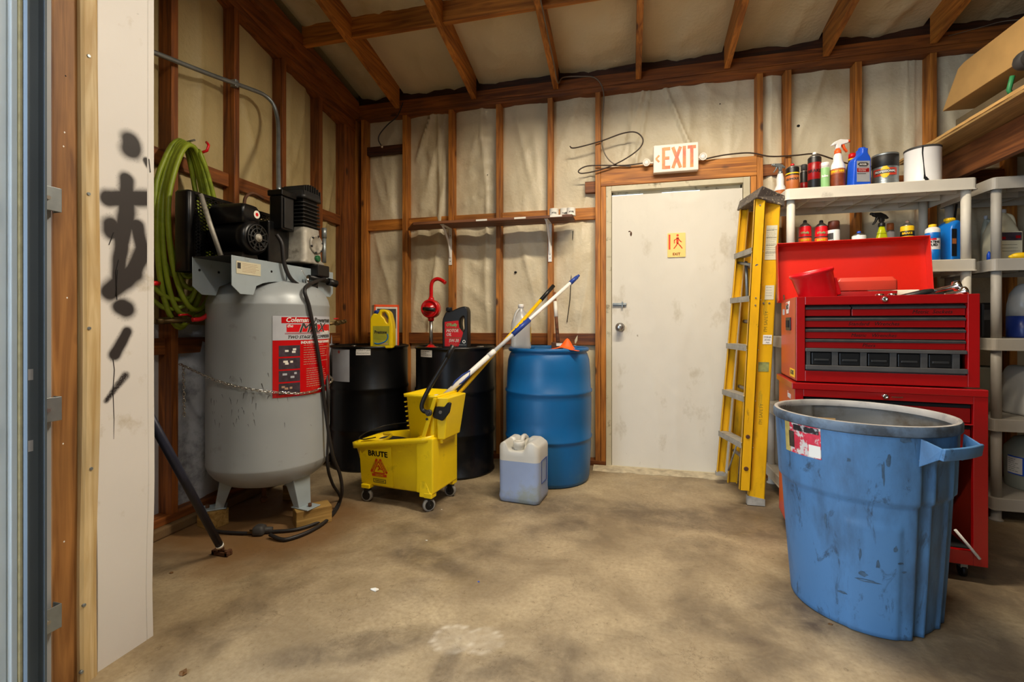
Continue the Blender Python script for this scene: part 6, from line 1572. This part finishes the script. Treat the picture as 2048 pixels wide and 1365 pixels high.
# ---- bottles, cans and jugs
def dims(px0, px1, py, Y, z0):
    r = _ray((px0+px1)/2, py); t_ = Y/r[1]; cx = ((px0+px1)/2-1024)/FPX
    return r[0]*t_, (px1-px0)*t_/FPX/math.sqrt(1+cx*cx)/2, EYE+r[2]*t_-z0
CAMA = lambda X, Y: math.atan2(-Y, -X)
def can_text(t, s, R, z, size, m, X, Y, off=0, bold=.001, **k):
    text(s, size, m, t, cyl=(R+.0006, CAMA(X, Y)+off, z, (0, 0)), ext=.0004, bold=bold, **k)
def aerosol(label, px0, px1, py, Y, z0, bm, bands=(), cap=None, nozzle='white', txt=None, tm='white', grp=None, capr=1.0, shoulder='steel', ts=.02):
    X, r, h = dims(px0, px1, py, Y, z0); t = thing('aerosol_can', label, 'spray can', (X, Y, z0), 0, grp)
    if cap and capr > .7: hb_ = h*.78
    else: hb_ = h*.84
    obj('can_body', B().lathe([(r*.94, 0), (r, .004), (r, hb_), (r*.96, hb_+.004)], 32), bm, t)
    obj('can_dome', B().lathe([(r*.97, hb_+.003), (r*.90, hb_+.008), (r*.62, hb_+(h-hb_)*.45), (r*.40, hb_+(h-hb_)*.55), (r*.38, hb_+(h-hb_)*.62)], 28), shoulder, t)
    if cap and capr > .7: obj('cap', B().lathe([(r*.94*capr, hb_+.004), (r*.94*capr, h*.97), (r*.86*capr, h), (.001, h)], 28, cap1=False), cap, t)
    else: obj('nozzle', B().lathe([(r*max(.30, capr*.9 if capr < 1 else .3), hb_+(h-hb_)*.35), (r*max(.28, capr*.85 if capr < 1 else .28), h*.985), (r*.2, h), (.001, h)], 14, cap1=False), cap or nozzle, t)
    for k, (f0, f1, m_) in enumerate(bands): obj('label_band', B().lathe([(r+.0002, h*f0), (r+.0006, h*f0+.0005), (r+.0006, h*f1-.0005), (r+.0002, h*f1)], 32, cap0=False, cap1=False), m_, t)
    if txt: can_text(t, txt, r+.0006, h*.5, ts, tm, X, Y)
    return t, r, h, X
def trigger(t, z, m1, m2, s=1.0, ang=PI):
    """trigger sprayer head; ang turns the nozzle"""
    R_ = Matrix.Translation((0, 0, z))@Matrix.Rotation(ang, 4, 'Z')
    obj('collar', B().lathe([(.015*s, 0), (.016*s, .002), (.015*s, .018*s), (.010*s, .020*s), (.009*s, .03*s)], 18, m=R_), m2, t)
    me = curve_plate(rpoly([(-.010*s, .026*s), (.010*s, .026*s), (.014*s, .045*s), (.045*s, .054*s), (.052*s, .060*s), (.050*s, .072*s), (.01*s, .074*s), (-.018*s, .062*s), (-.034*s, .046*s), (-.030*s, .040*s), (-.012*s, .048*s)], .003), (), .018*s, .003)
    me.transform(R_); obj('spray_head', me, m1, t)
    me = curve_plate(rpoly([(.020*s, .050*s), (.030*s, .050*s), (.036*s, .032*s), (.050*s, .012*s), (.046*s, .008*s), (.032*s, .024*s), (.024*s, .038*s)], .003), (), .014*s, .002)
    me.transform(R_); obj('trigger', me, m2, t)
    n_ = B().cyl(R_@Vector((.050*s, 0, .066*s)), R_@Vector((.062*s, 0, .067*s)), .008*s, .007*s, 10); obj('nozzle', n_, m2, t)
T1, T2 = LV[4], LV[3]
# top of unit 1
X, r, h = dims(1548, 1573, 348, 3.46, T1)
t = thing('spray_bottle', 'white spray bottle with orange brown lower half and grey trigger above the ladder', 'spray bottle', (X, 3.46, T1))
hb_ = h
obj('bottle', B().lathe([(r*.9, 0), (r, .006), (r, hb_*.42), (r*.9, hb_*.5), (r*.62, hb_*.62), (r*.62, hb_*.85), (r*.45, hb_*.98), (r*.4, hb_)], 28), 'white', t)
obj('label_band', B().lathe([(r+.0008, .01), (r+.0008, hb_*.42)], 28, cap0=False, cap1=False), 'brownlab', t)
trigger(t, hb_, 'galv', 'galv', .92, PI+.2)
aerosol('orange and black spray can with red nozzle at the left end of the top shelf', 1571, 1599, 328, 3.30, T1, 'black', ((.18, .62, 'brownlab'), (.66, .70, 'yel')), 'redplast', capr=.3, txt='GUMOUT', tm='charcoal', ts=.018)
aerosol('tall black spray can with dark red print second from the left on the top shelf', 1615, 1643, 305, 3.22, T1, 'black', ((.0, .05, 'dkred'), (.30, .72, 'dkred')), None, 'white', txt='BRAKE', tm='black', ts=.026)
aerosol('short dark spray can half hidden behind on the top shelf', 1600, 1616, 330, 3.44, T1, 'black', ((.2, .5, 'dkred'),), 'charcoal', capr=.9)
aerosol('pale green spray can with white cap on the top shelf', 1640, 1660, 326, 3.20, T1, 'ltgreen', ((.0, .05, 'white'),), 'white', capr=.98, shoulder='white', txt='lube', tm='white', ts=.02)
X, r, h = dims(1660, 1691, 308, 3.20, T1)
t = thing('spray_bottle', 'white spray bottle with orange red trigger standing on the top shelf', 'spray bottle', (X, 3.20, T1))
obj('bottle', B().lathe([(r*.94, 0), (r, .006), (r, h*.58), (r*.92, h*.68), (r*.62, h*.80), (r*.60, h*.92), (r*.45, h*.985), (r*.4, h)], 32), 'white', t)
obj('label_band', B().lathe([(r+.0008, .008), (r+.0008, h*.56)], 32, cap0=False, cap1=False), mat('dark_orange_label', '#7a3316', .45, var=.4, vs=25), t)
obj('label_band', B().lathe([(r+.0014, h*.42), (r+.0014, h*.55)], 32, cap0=False, cap1=False), 'brownlab', t)
can_text(t, 'SPRAY NINE', r+.001, h*.48, .017, 'yel', X, 3.2, sx=.8)
trigger(t, h, 'white', 'orange', 1.15, .25)
X, r, h = dims(1696, 1713, 307, 3.38, T1)
t = thing('bottle', 'bottle with red cap and yellow collar behind the blue jug', 'bottle', (X, 3.38, T1))
obj('bottle_body', B().lathe([(r*1.5, 0), (r*1.6, .01), (r*1.6, h*.6), (r*.9, h*.84)], 24), 'black', t)
obj('collar', B().lathe([(r*1.0, h*.83), (r*1.0, h*.87)], 24), 'yel', t)
obj('cap', B().lathe([(r*.98, h*.87), (r*.95, h*.98), (r*.5, h), (.001, h)], 24, cap1=False), 'redplast', t)
# blue quart jug
X, r, h = dims(1693, 1741, 297, 3.18, T1)
W_ = r*2*.93
ol = rpoly([(-W_/2, 0, .008), (W_/2, 0, .008), (W_/2, h*.72, .03), (W_/2-.018, h*.84, .01), (W_/2-.016, h*.97, .004), (W_/2-.016-.034, h*.97, .004), (W_/2-.052, h*.84, .01), (-W_/2+.01, h*.70, .02)], .01)
t = jug('oil_bottle', 'blue oil bottle with silver label on the top shelf', 'bottle', (X, 3.18, T1), math.radians(12), ol, (), .062, 'cobalt', (W_/2-.034, h*.95, .017, h*.06), 'cobalt', bev=.008)
lb_ = obj('silver_label', B().box(-W_/2+.022, W_/2-.010, -.0322, -.0308, h*.12, h*.64), 'silver', t)
obj('emblem', B().ringloft([[Vector((x, y_, z)) for x, z in ((-.028, h*.56), (-.016, h*.60), (.026, h*.60), (.036, h*.56), (.026, h*.50), (-.016, h*.50))] for y_ in (-.0322, -.0328)], smooth=False), 'charcoal', lb_)
text('ACCEL', .013, 'white', lb_, face((.004, -.0332, h*.55)), bold=.0006)
obj('red_stripe', B().box(-.03, .038, -.0328, -.032, h*.36, h*.46), 'dkred', lb_)
lines(lb_, 'white', face((.002, -.0327, h*.44)), .05, 3, .006, seed=2, th=.0008)
obj('rule', B().box(-.03, .02, -.0328, -.032, h*.315, h*.33), 'charcoal', lb_)
# paint cans
def paint_can(label, px0, px1, py, Y, z0, m, hh=None):
    X, r, h = dims(px0, px1, py, Y, z0)
    if hh: h = hh
    t = thing('paint_can', label, 'paint can', (X, Y, z0))
    obj('can_body', B().lathe([(r*.98, 0), (r*1.01, .003), (r*1.01, .008), (r*.985, .012), (r*.985, h-.014), (r*1.01, h-.010), (r*1.01, h-.002), (r*.96, h), (r*.93, h-.008), (.001, h-.008)], 48, cap1=False), m, t)
    return t, r, h, X
t, r, h, X = paint_can('silver gallon can with spattered black top band on the top shelf', 1742, 1798, 311, 3.28, T1, 'galv')
obj('black_band', B().lathe([(r*.99, h*.62), (r*1.004, h*.625), (r*1.004, h*.99), (r*.99, h*.995)], 48, cap0=False, cap1=False), mat('spattered_black', '#1c1b1a', .5, dirt='#c9c6bf', ds=70, dlo=.66, dhi=.70), t)
a = CAMA(X, 3.28)
obj('red_band', B().arc(r*1.002, a-.95, a+.95, h*.36, h*.56, .0008, 20), 'redpale', t); yo = B()
for q in range(9):
    f = (q+.5)/4.5-1; wv = .36*math.sqrt(1-f*f); yo.arc(r*1.006, a-wv, a+wv, h*(.30+.32*q/9), h*(.30+.32*(q+1)/9), .0006, 6)
obj('yellow_oval', yo, 'yel', t)
obj('black_strip', B().arc(r*1.012, a-.72, a+.75, h*.42, h*.52, .0006, 16), 'charcoal', t)
text('PROFESSIONAL', .017, 'white', t, cyl=(r*1.022, a, h*.47, (0, 0)), ext=.0003, bold=.0006, maxw=.105)
for f in (.06, .12, .20, .27): obj('can_ring', B().lathe([(r*.985, h*f-.002), (r*.997, h*f), (r*.985, h*f+.002)], 48, cap0=False, cap1=False), 'galv', t)
t, r, h, X = paint_can('white gallon paint can with a dark drip at the right end of the top shelf', 1806, 1884, 299, 3.24, T1, 'white')
a = CAMA(X, 3.24)
obj('paint_drip', B().tube([(r*1.0*math.cos(a+q), r*1.0*math.sin(a+q), h*z) for q, z in ((.02, .98), (.0, .8), (.06, .5), (.10, .25), (.12, .12))], [.004, .003, .002, .003, .006], 6), 'nearblack', t)
obj('paint_drip', B().tube([(r*1.0*math.cos(a+q), r*1.0*math.sin(a+q), h*z) for q, z in ((.14, .16), (.20, .10), (.30, .08))], [.006, .008, .005], 6).sphere((r*math.cos(a-.62), r*math.sin(a-.62), h*.08), .007, 8), 'nearblack', t)
obj('lid_grime', B().lathe([(r*1.0, h-.012), (r*1.015, h-.010), (r*1.015, h-.001), (r*.99, h+.001)], 48, cap0=False, cap1=False), 'charcoal', t)
# second shelf, seen over the open lid
for i, (a_, b_) in enumerate(((1597, 1623), (1629, 1656))):
    t, r, h, X = aerosol(['left red brake cleaner can with black cap over the open chest lid', 'second red brake cleaner can with black cap, right of its twin'][i], a_, b_, 441, 3.24, T2, 'redplast', ((.40, .60, 'orange'), (.0, .36, 'black')), 'black', capr=.35, grp='red cleaner cans on the second shelf')
    can_text(t, "O'Reilly", r+.001, h*.71, .017, 'ltgreen', X, 3.24, bold=.0007, sx=.85); obj('label_rule', B().lathe([(r+.001, h*.61), (r+.001, h*.63)], 28, cap0=False, cap1=False), 'charcoal', t)
    can_text(t, 'BRAKE', r+.001, h*.55, .016, 'yel', X, 3.24); can_text(t, 'CLEANER', r+.001, h*.45, .012, 'yel', X, 3.24)
t, r, h, X = aerosol('white spray can with brown cap on the second shelf', 1655, 1680, 443, 3.22, T2, 'white', (), 'brown', capr=1.03)
obj('dark_panel', B().arc(r+.0004, CAMA(X, 3.22)-1.2, CAMA(X, 3.22)-.05, h*.05, h*.72, .0006, 12), 'charcoal', t); can_text(t, 'PAINT', r+.0014, h*.55, .015, 'white', X, 3.22, off=-.55, sx=.7)
t, r, h, X = aerosol('small low spray can with blue tip and white band on the second shelf', 1703, 1733, 463, 3.22, T2, 'white', ((.0, .30, 'orange'),), 'cobalt', capr=.3, txt='Duster', tm='charcoal', ts=.022)
X, r, h = dims(1749, 1785, 452, 3.18, T2)
t = thing('spray_bottle', 'yellow green spray bottle with black trigger on the second shelf', 'spray bottle', (X, 3.20, T2))
obj('bottle', B().loft([(0, r*2.6, r*1.5, .015), (.01, r*2.65, r*1.55, .02), (h*.35, r*2.5, r*1.5, .02), (h*.6, r*1.6, r*1.0, .016), (h*.85, r*.9, r*.8, .012), (h, r*.55, r*.55, .008)]), 'yelgreen', t)
for f in (.55, .68, .80): obj('ridge', B().loft([(h*f, r*1.5-.02*f, r*1.1-.01*f, .014), (h*f+.006, r*1.5-.02*f, r*1.1-.01*f, .014)]), 'yelgreen', t)
obj('blue_label', B().box(-r*.75, r*.9, -r*.70, -r*.68, h*.05, h*.30), 'cobalt', t)
trigger(t, h, 'black', 'black', 1.1, PI+.3)
aerosol('pale bottle with amber cap behind the yellow green spray bottle', 1771, 1790, 447, 3.36, T2, 'paper', ((.3, .6, 'brownlab'),), 'brownlab', capr=.85)
t, r, h, X = aerosol('yellow and black brake parts spray can on the second shelf', 1800, 1829, 441, 3.22, T2, 'yel', ((.62, .74, 'black'), (.30, .50, 'orange')), None, 'pink', ts=.02)
can_text(t, 'BRAKE', r+.0012, h*.68, .017, 'yel', X, 3.22); can_text(t, 'PARTS', r+.0012, h*.42, .020, 'black', X, 3.22, bold=.002); can_text(t, 'CLEANER', r+.0012, h*.22, .014, 'charcoal', X, 3.22)
t, r, h, X = aerosol('blue and white starting fluid can with yellow cap on the second shelf', 1849, 1881, 449, 3.16, T2, 'white', ((.0, .30, 'skyblue'), (.60, .76, 'skyblue')), 'yel', capr=.62, shoulder='white')
can_text(t, 'STARTING', r+.0012, h*.50, .017, 'charcoal', X, 3.16, sx=.85); can_text(t, 'FLUID', r+.0012, h*.42, .019, 'charcoal', X, 3.16, sx=.9)
obj('red_oval', B().arc(r+.0008, CAMA(X, 3.16)-.4, CAMA(X, 3.16)+.5, h*.55, h*.60, .0008, 10), 'redplast', t)
X, r, h = dims(1878, 1919, 437, 3.22, T2)
W_ = r*2*.95
ol = rpoly([(-W_/2, 0, .01), (W_/2, 0, .01), (W_/2, h*.70, .03), (W_/2-.022, h*.92, .02), (-W_/2+.038, h*.93, .01), (-W_/2+.008, h*.82, .02), (-W_/2, h*.7, .02)])
t = jug('oil_jug', 'tall bright blue oil jug with yellow cap at the right end of the second shelf', 'jug', (X, 3.22, T2), math.radians(20), ol, (), .10, 'skyblue', (.002, h*.93, .024, h*.07), 'yel', bev=.014)
obj('jug_label', B().box(-W_/2-.001, -W_/2+.03, -.051, -.0502, h*.1, h*.72), 'black', t); obj('orange_mark', B().box(-W_/2+.002, -W_/2+.026, -.0522, -.051, h*.38, h*.50), 'brownlab', t)
t = thing('dip_rod', 'thin dark rod standing behind the tall blue oil jug', 'rod', at(1897, 437, 3.36)); t.location.z = T2
obj('rod', B().cyl((0, 0, 0), (.04, 0, .36), .006, .006, 8), 'black', t)

# unit 2
def gallon(label, px0, px1, py, Y, z0, m, capm, grp=None, lab=True):
    X, r, h = dims(px0, px1, py, Y, z0); w = 2*r*.92
    t = thing('gallon_jug', label, 'jug', (X, Y, z0), math.radians(8), grp)
    obj('body', B().loft([(0, w*.94, w*.8, .03), (.008, w, w*.84, .035), (h*.55, w*.98, w*.82, .04), (h*.72, w*.82, w*.7, .05), (h*.86, w*.5, w*.45, .04), (h*.92, w*.28, w*.28, .02), (h*.95, w*.26, w*.26, .018)]), m, t)
    obj('cap', B().lathe([(w*.16, h*.93), (w*.16, h*.995), (w*.13, h), (.001, h)], 20, cap1=False), capm, t)
    obj('handle', B().tube(smooth_pts([(w*.10, -.0, h*.90), (w*.30, -.01, h*.86), (w*.40, -.01, h*.72), (w*.40, -.01, h*.58)]), .012, 8), m, t)
    if lab:
        lb = obj('jug_label', B().box(-w*.42, w*.42, -w*.425, -w*.418, h*.12, h*.55), 'creamjug', t)
        obj('label_picture', B().box(-w*.40, w*.40, -w*.43, -w*.424, h*.38, h*.53), 'purple', lb); obj('red_mark', B().box(-w*.36, -w*.18, -w*.434, -w*.429, h*.40, h*.45).box(w*.18, w*.36, -w*.434, -w*.429, h*.42, h*.47), 'dkred', lb)
        lines(lb, 'charcoal', face((0, -w*.425, h*.30)), w*.7, 3, .018, seed=7)
    return t
gallon('cream labelled gallon jug behind the grey shelf post, front one', 1963, 2040, 420, 3.30, T2, 'creamjug', 'ltgrey', 'cream jugs on the right shelf')
gallon('plain pale jug set back between the two shelving units', 1958, 1985, 432, 3.47, T2, 'greyjug', 'ltgrey', 'cream jugs on the right shelf', False)
gallon('cream jug at the frame edge right of the labelled one', 2046, 2110, 440, 3.33, T2, 'creamjug', 'ltgrey', 'cream jugs on the right shelf')
P = at(2042, 512, 3.17)
tag(obj('yellow_gloves', B().sphere((0, 0, .018), .030, 12, (1.6, .8, .6)).sphere((.05, 0, .025), .026, 10, (1.5, .8, .7)).sphere((-.035, .0, .014), .016, 8, (1.5, .8, .7)), 'yel'), 'bunched yellow rubber gloves on the right shelf', 'gloves')
bpy.data.objects['yellow_gloves'].location = (P.x, 3.17, T2)
P = at(1955, 514, 3.16); 
t = thing('blue_marker', 'bright blue pointed cap between the two shelving units', 'marker', (1.955, 3.20, T2)); obj('marker_body', B().lathe([(.010, 0), (.010, .03), (.003, .05), (.001, .051)], 12), 'cobalt', t)
# level 3: big clear jug with blue liquid
X, r, h = dims(2005, 2095, 568, 3.34, LV[2])
t = thing('washer_jug', 'large clear jug half full of deep blue fluid on the right shelf', 'jug', (X, 3.33, LV[2])); w = 2*r*.95
obj('fluid_part', B().loft([(0, w*.94, w*.74, .05), (.01, w, w*.8, .06), (h*.40, w, w*.8, .06)]), 'deepfluid', t)
obj('clear_part', B().loft([(h*.402, w, w*.8, .06), (h*.62, w*.99, w*.79, .07), (h*.82, w*.86, w*.7, .09), (h*.95, w*.55, w*.5, .08), (h, w*.3, w*.3, .05)]), 'clearjug', t)
obj('handle_ridge', B().tube(smooth_pts([(-w*.20, -w*.38, h*.5), (-w*.22, -w*.39, h*.72), (-w*.10, -w*.33, h*.86), (w*.05, -w*.26, h*.93)]), .012, 8), 'clearjug', t)
t = thing('dark_case', 'dark plastic tool case standing between the units on the third shelf', 'case', (1.995, 3.36, LV[2]))
obj('case_shell', B().box(-.05, .03, -.12, .12, 0, .20), 'black', t, bevel=.012); obj('case_band', B().box(-.04, .02, -.124, -.12, .10, .16), 'charcoal', t, bevel=.004)
t = thing('blue_drum_jug', 'dim blue jug behind the dark case on the third shelf', 'jug', (2.06, 3.50, LV[2])) if 0 else None
# level 4
X, r, h = dims(2012, 2100, 732, 3.32, LV[1]); w = 2*r*.92
ol = rpoly([(-w/2, 0, .02), (w/2, 0, .02), (w/2, h*.8, .05), (w*.1, h, .04), (-w*.32, h, .06), (-w/2, h*.82, .05)])
ho = [rpoly([(-w*.30, h*.40), (-w*.16, h*.40), (-w*.16, h*.74), (w*.0, h*.84), (-w*.22, h*.86), (-w*.31, h*.74)], .02)]
t = thing('white_chemical_jug', 'white jug with moulded handle loop on the fourth shelf at right', 'jug', (X, 3.32, LV[1]), .1)
bo = obj('body', curve_plate(ol, ho, .17, .022, res=3), 'natural', t); bo.data.polygons.foreach_set('use_smooth', [True]*len(bo.data.polygons))
obj('round_boss', B().sphere((w*.05, -.085, h*.2), .03, 12, (1, .4, 1)), 'natural', t)
X, r, h = dims(1935, 1998, 735, 3.42, LV[1])
t = thing('grey_bucket', 'grey plastic bucket in the dark between the shelving units', 'bucket', (2.045, 3.44, LV[1])); r = .085
obj('bucket_wall', B().lathe([(r*.85, 0), (r, .25), (r*1.05, .252), (r*1.05, .265), (r*.97, .265), (r*.85, .01), (.001, .008)], 32, cap1=False), 'greyjug', t)
# bottom level
X, r, h = dims(2002, 2150, 872, 3.36, LV[0])
t = thing('pail', 'large grey green pail with a blue and white label on the bottom shelf', 'pail', (X, 3.36, LV[0])); r = min(r, .175)
obj('pail_wall', B().lathe([(r*.92, 0), (r*.95, .01), (r, h*.6), (r*.97, h*.75), (r*.7, h*.93), (r*.3, h)], 48), 'greyjug', t)
a = CAMA(X, 3.36); pl_ = obj('pail_label', B().arc(r*.995, a-.95, a+.9, h*.28, h*.62, .003, 20), 'cobalt', t)
obj('white_panel', B().arc(r*1.013, a-.95, a-.42, h*.30, h*.60, .002, 10), 'paper', pl_)
cyl_lines(pl_, 'charcoal', r*1.026, a-.90, a-.5, h*.56, 7, .011, 4, .002)
# unit 1 lower levels: dark bins glimpsed
t = thing('oil_crate', 'dark grey crate on the third shelf behind the tool chest', 'crate', (1.69, 3.33, LV[2]))
obj('crate_wall', B().loft([(0, .22, .30, .02), (.22, .25, .34, .02)]), 'charcoal', t)

# ================================================================== LOFT at upper right
t = lf = thing('loft_deck', 'rough plywood loft deck edge running towards the upper right corner', 'loft', (0, 0, 0))
obj('deck', B().box(1.72, 2.995, .9, 3.615, 2.122, 2.138), 'loft', t, bevel=.002)
eb = B(); rd = random.Random(8); n = 60; 
rings = [[Vector((1.716+rd.uniform(-.004, .003), .9+2.715*i/n, 2.136)), Vector((1.722, .9+2.715*i/n, 2.136)), Vector((1.722, .9+2.715*i/n, 2.152+rd.uniform(-.002, .003))), Vector((1.714+rd.uniform(-.003, .003), .9+2.715*i/n, 2.150))] for i in range(n+1)]
eb.ringloft(rings, smooth=False); obj('splintered_edge', eb, 'cardboard', t)
obj('joist', B().box(1.895, 1.935, .9, 3.615, 1.95, 2.121), 'beam', t, bevel=.003)
obj('joist', B().box(2.50, 2.54, .9, 3.615, 1.95, 2.121), 'beam', t, bevel=.003)
obj('post', B().box(1.89, 1.94, .90, .94, 0, 1.949), 'beam', t, bevel=.002)
obj('post', B().box(2.90, 2.95, .90, .94, 0, 2.121), 'beam', t, bevel=.002)
t = thing('flat_box', 'dim grey brown flat box under the tan cardboard on the loft', 'box', (1.90, 1.7, 2.139))
obj('box_body', B().box(0, .50, -.3, 1.68, 0, .165), mat('grey_brown_board', '#6b5c42', .8, var=.2), t, bevel=.003)
t = thing('cardboard_box', 'large tan cardboard box with a slanted end lying on the loft', 'cardboard box', (1.86, 0, 2.305))
me = B().ringloft([[Vector((x, y, z)) for y, z in ((1.3, .03), (3.43, .075), (3.29, .262), (3.24, .275), (1.3, .262))] for x in (0, .55)], smooth=False)
obj('box_body', me, 'cardboard', t, bevel=.003)
P = atx(2046, 124, 1.80)
t = thing('strapped_tool', 'dark rounded tool end with a green strap at the right edge of the loft', 'tool', (P.x, P.y, P.z))  # dark tool end lying on the loft, gives no light
obj('tool_end', B().sphere((0, -.02, .0), .045, 16, (1, 1.2, 1)), 'charcoal', t); obj('green_strap', B().tube([(-.04, .0, -.06), (-.045, .015, -.12), (-.03, .02, -.145)], .01, 6), 'greenp', t)
obj('tool_body', B().cyl((0, -.04, .0), (.04, -.30, -.125), .04, .05, 14), 'charcoal', t)
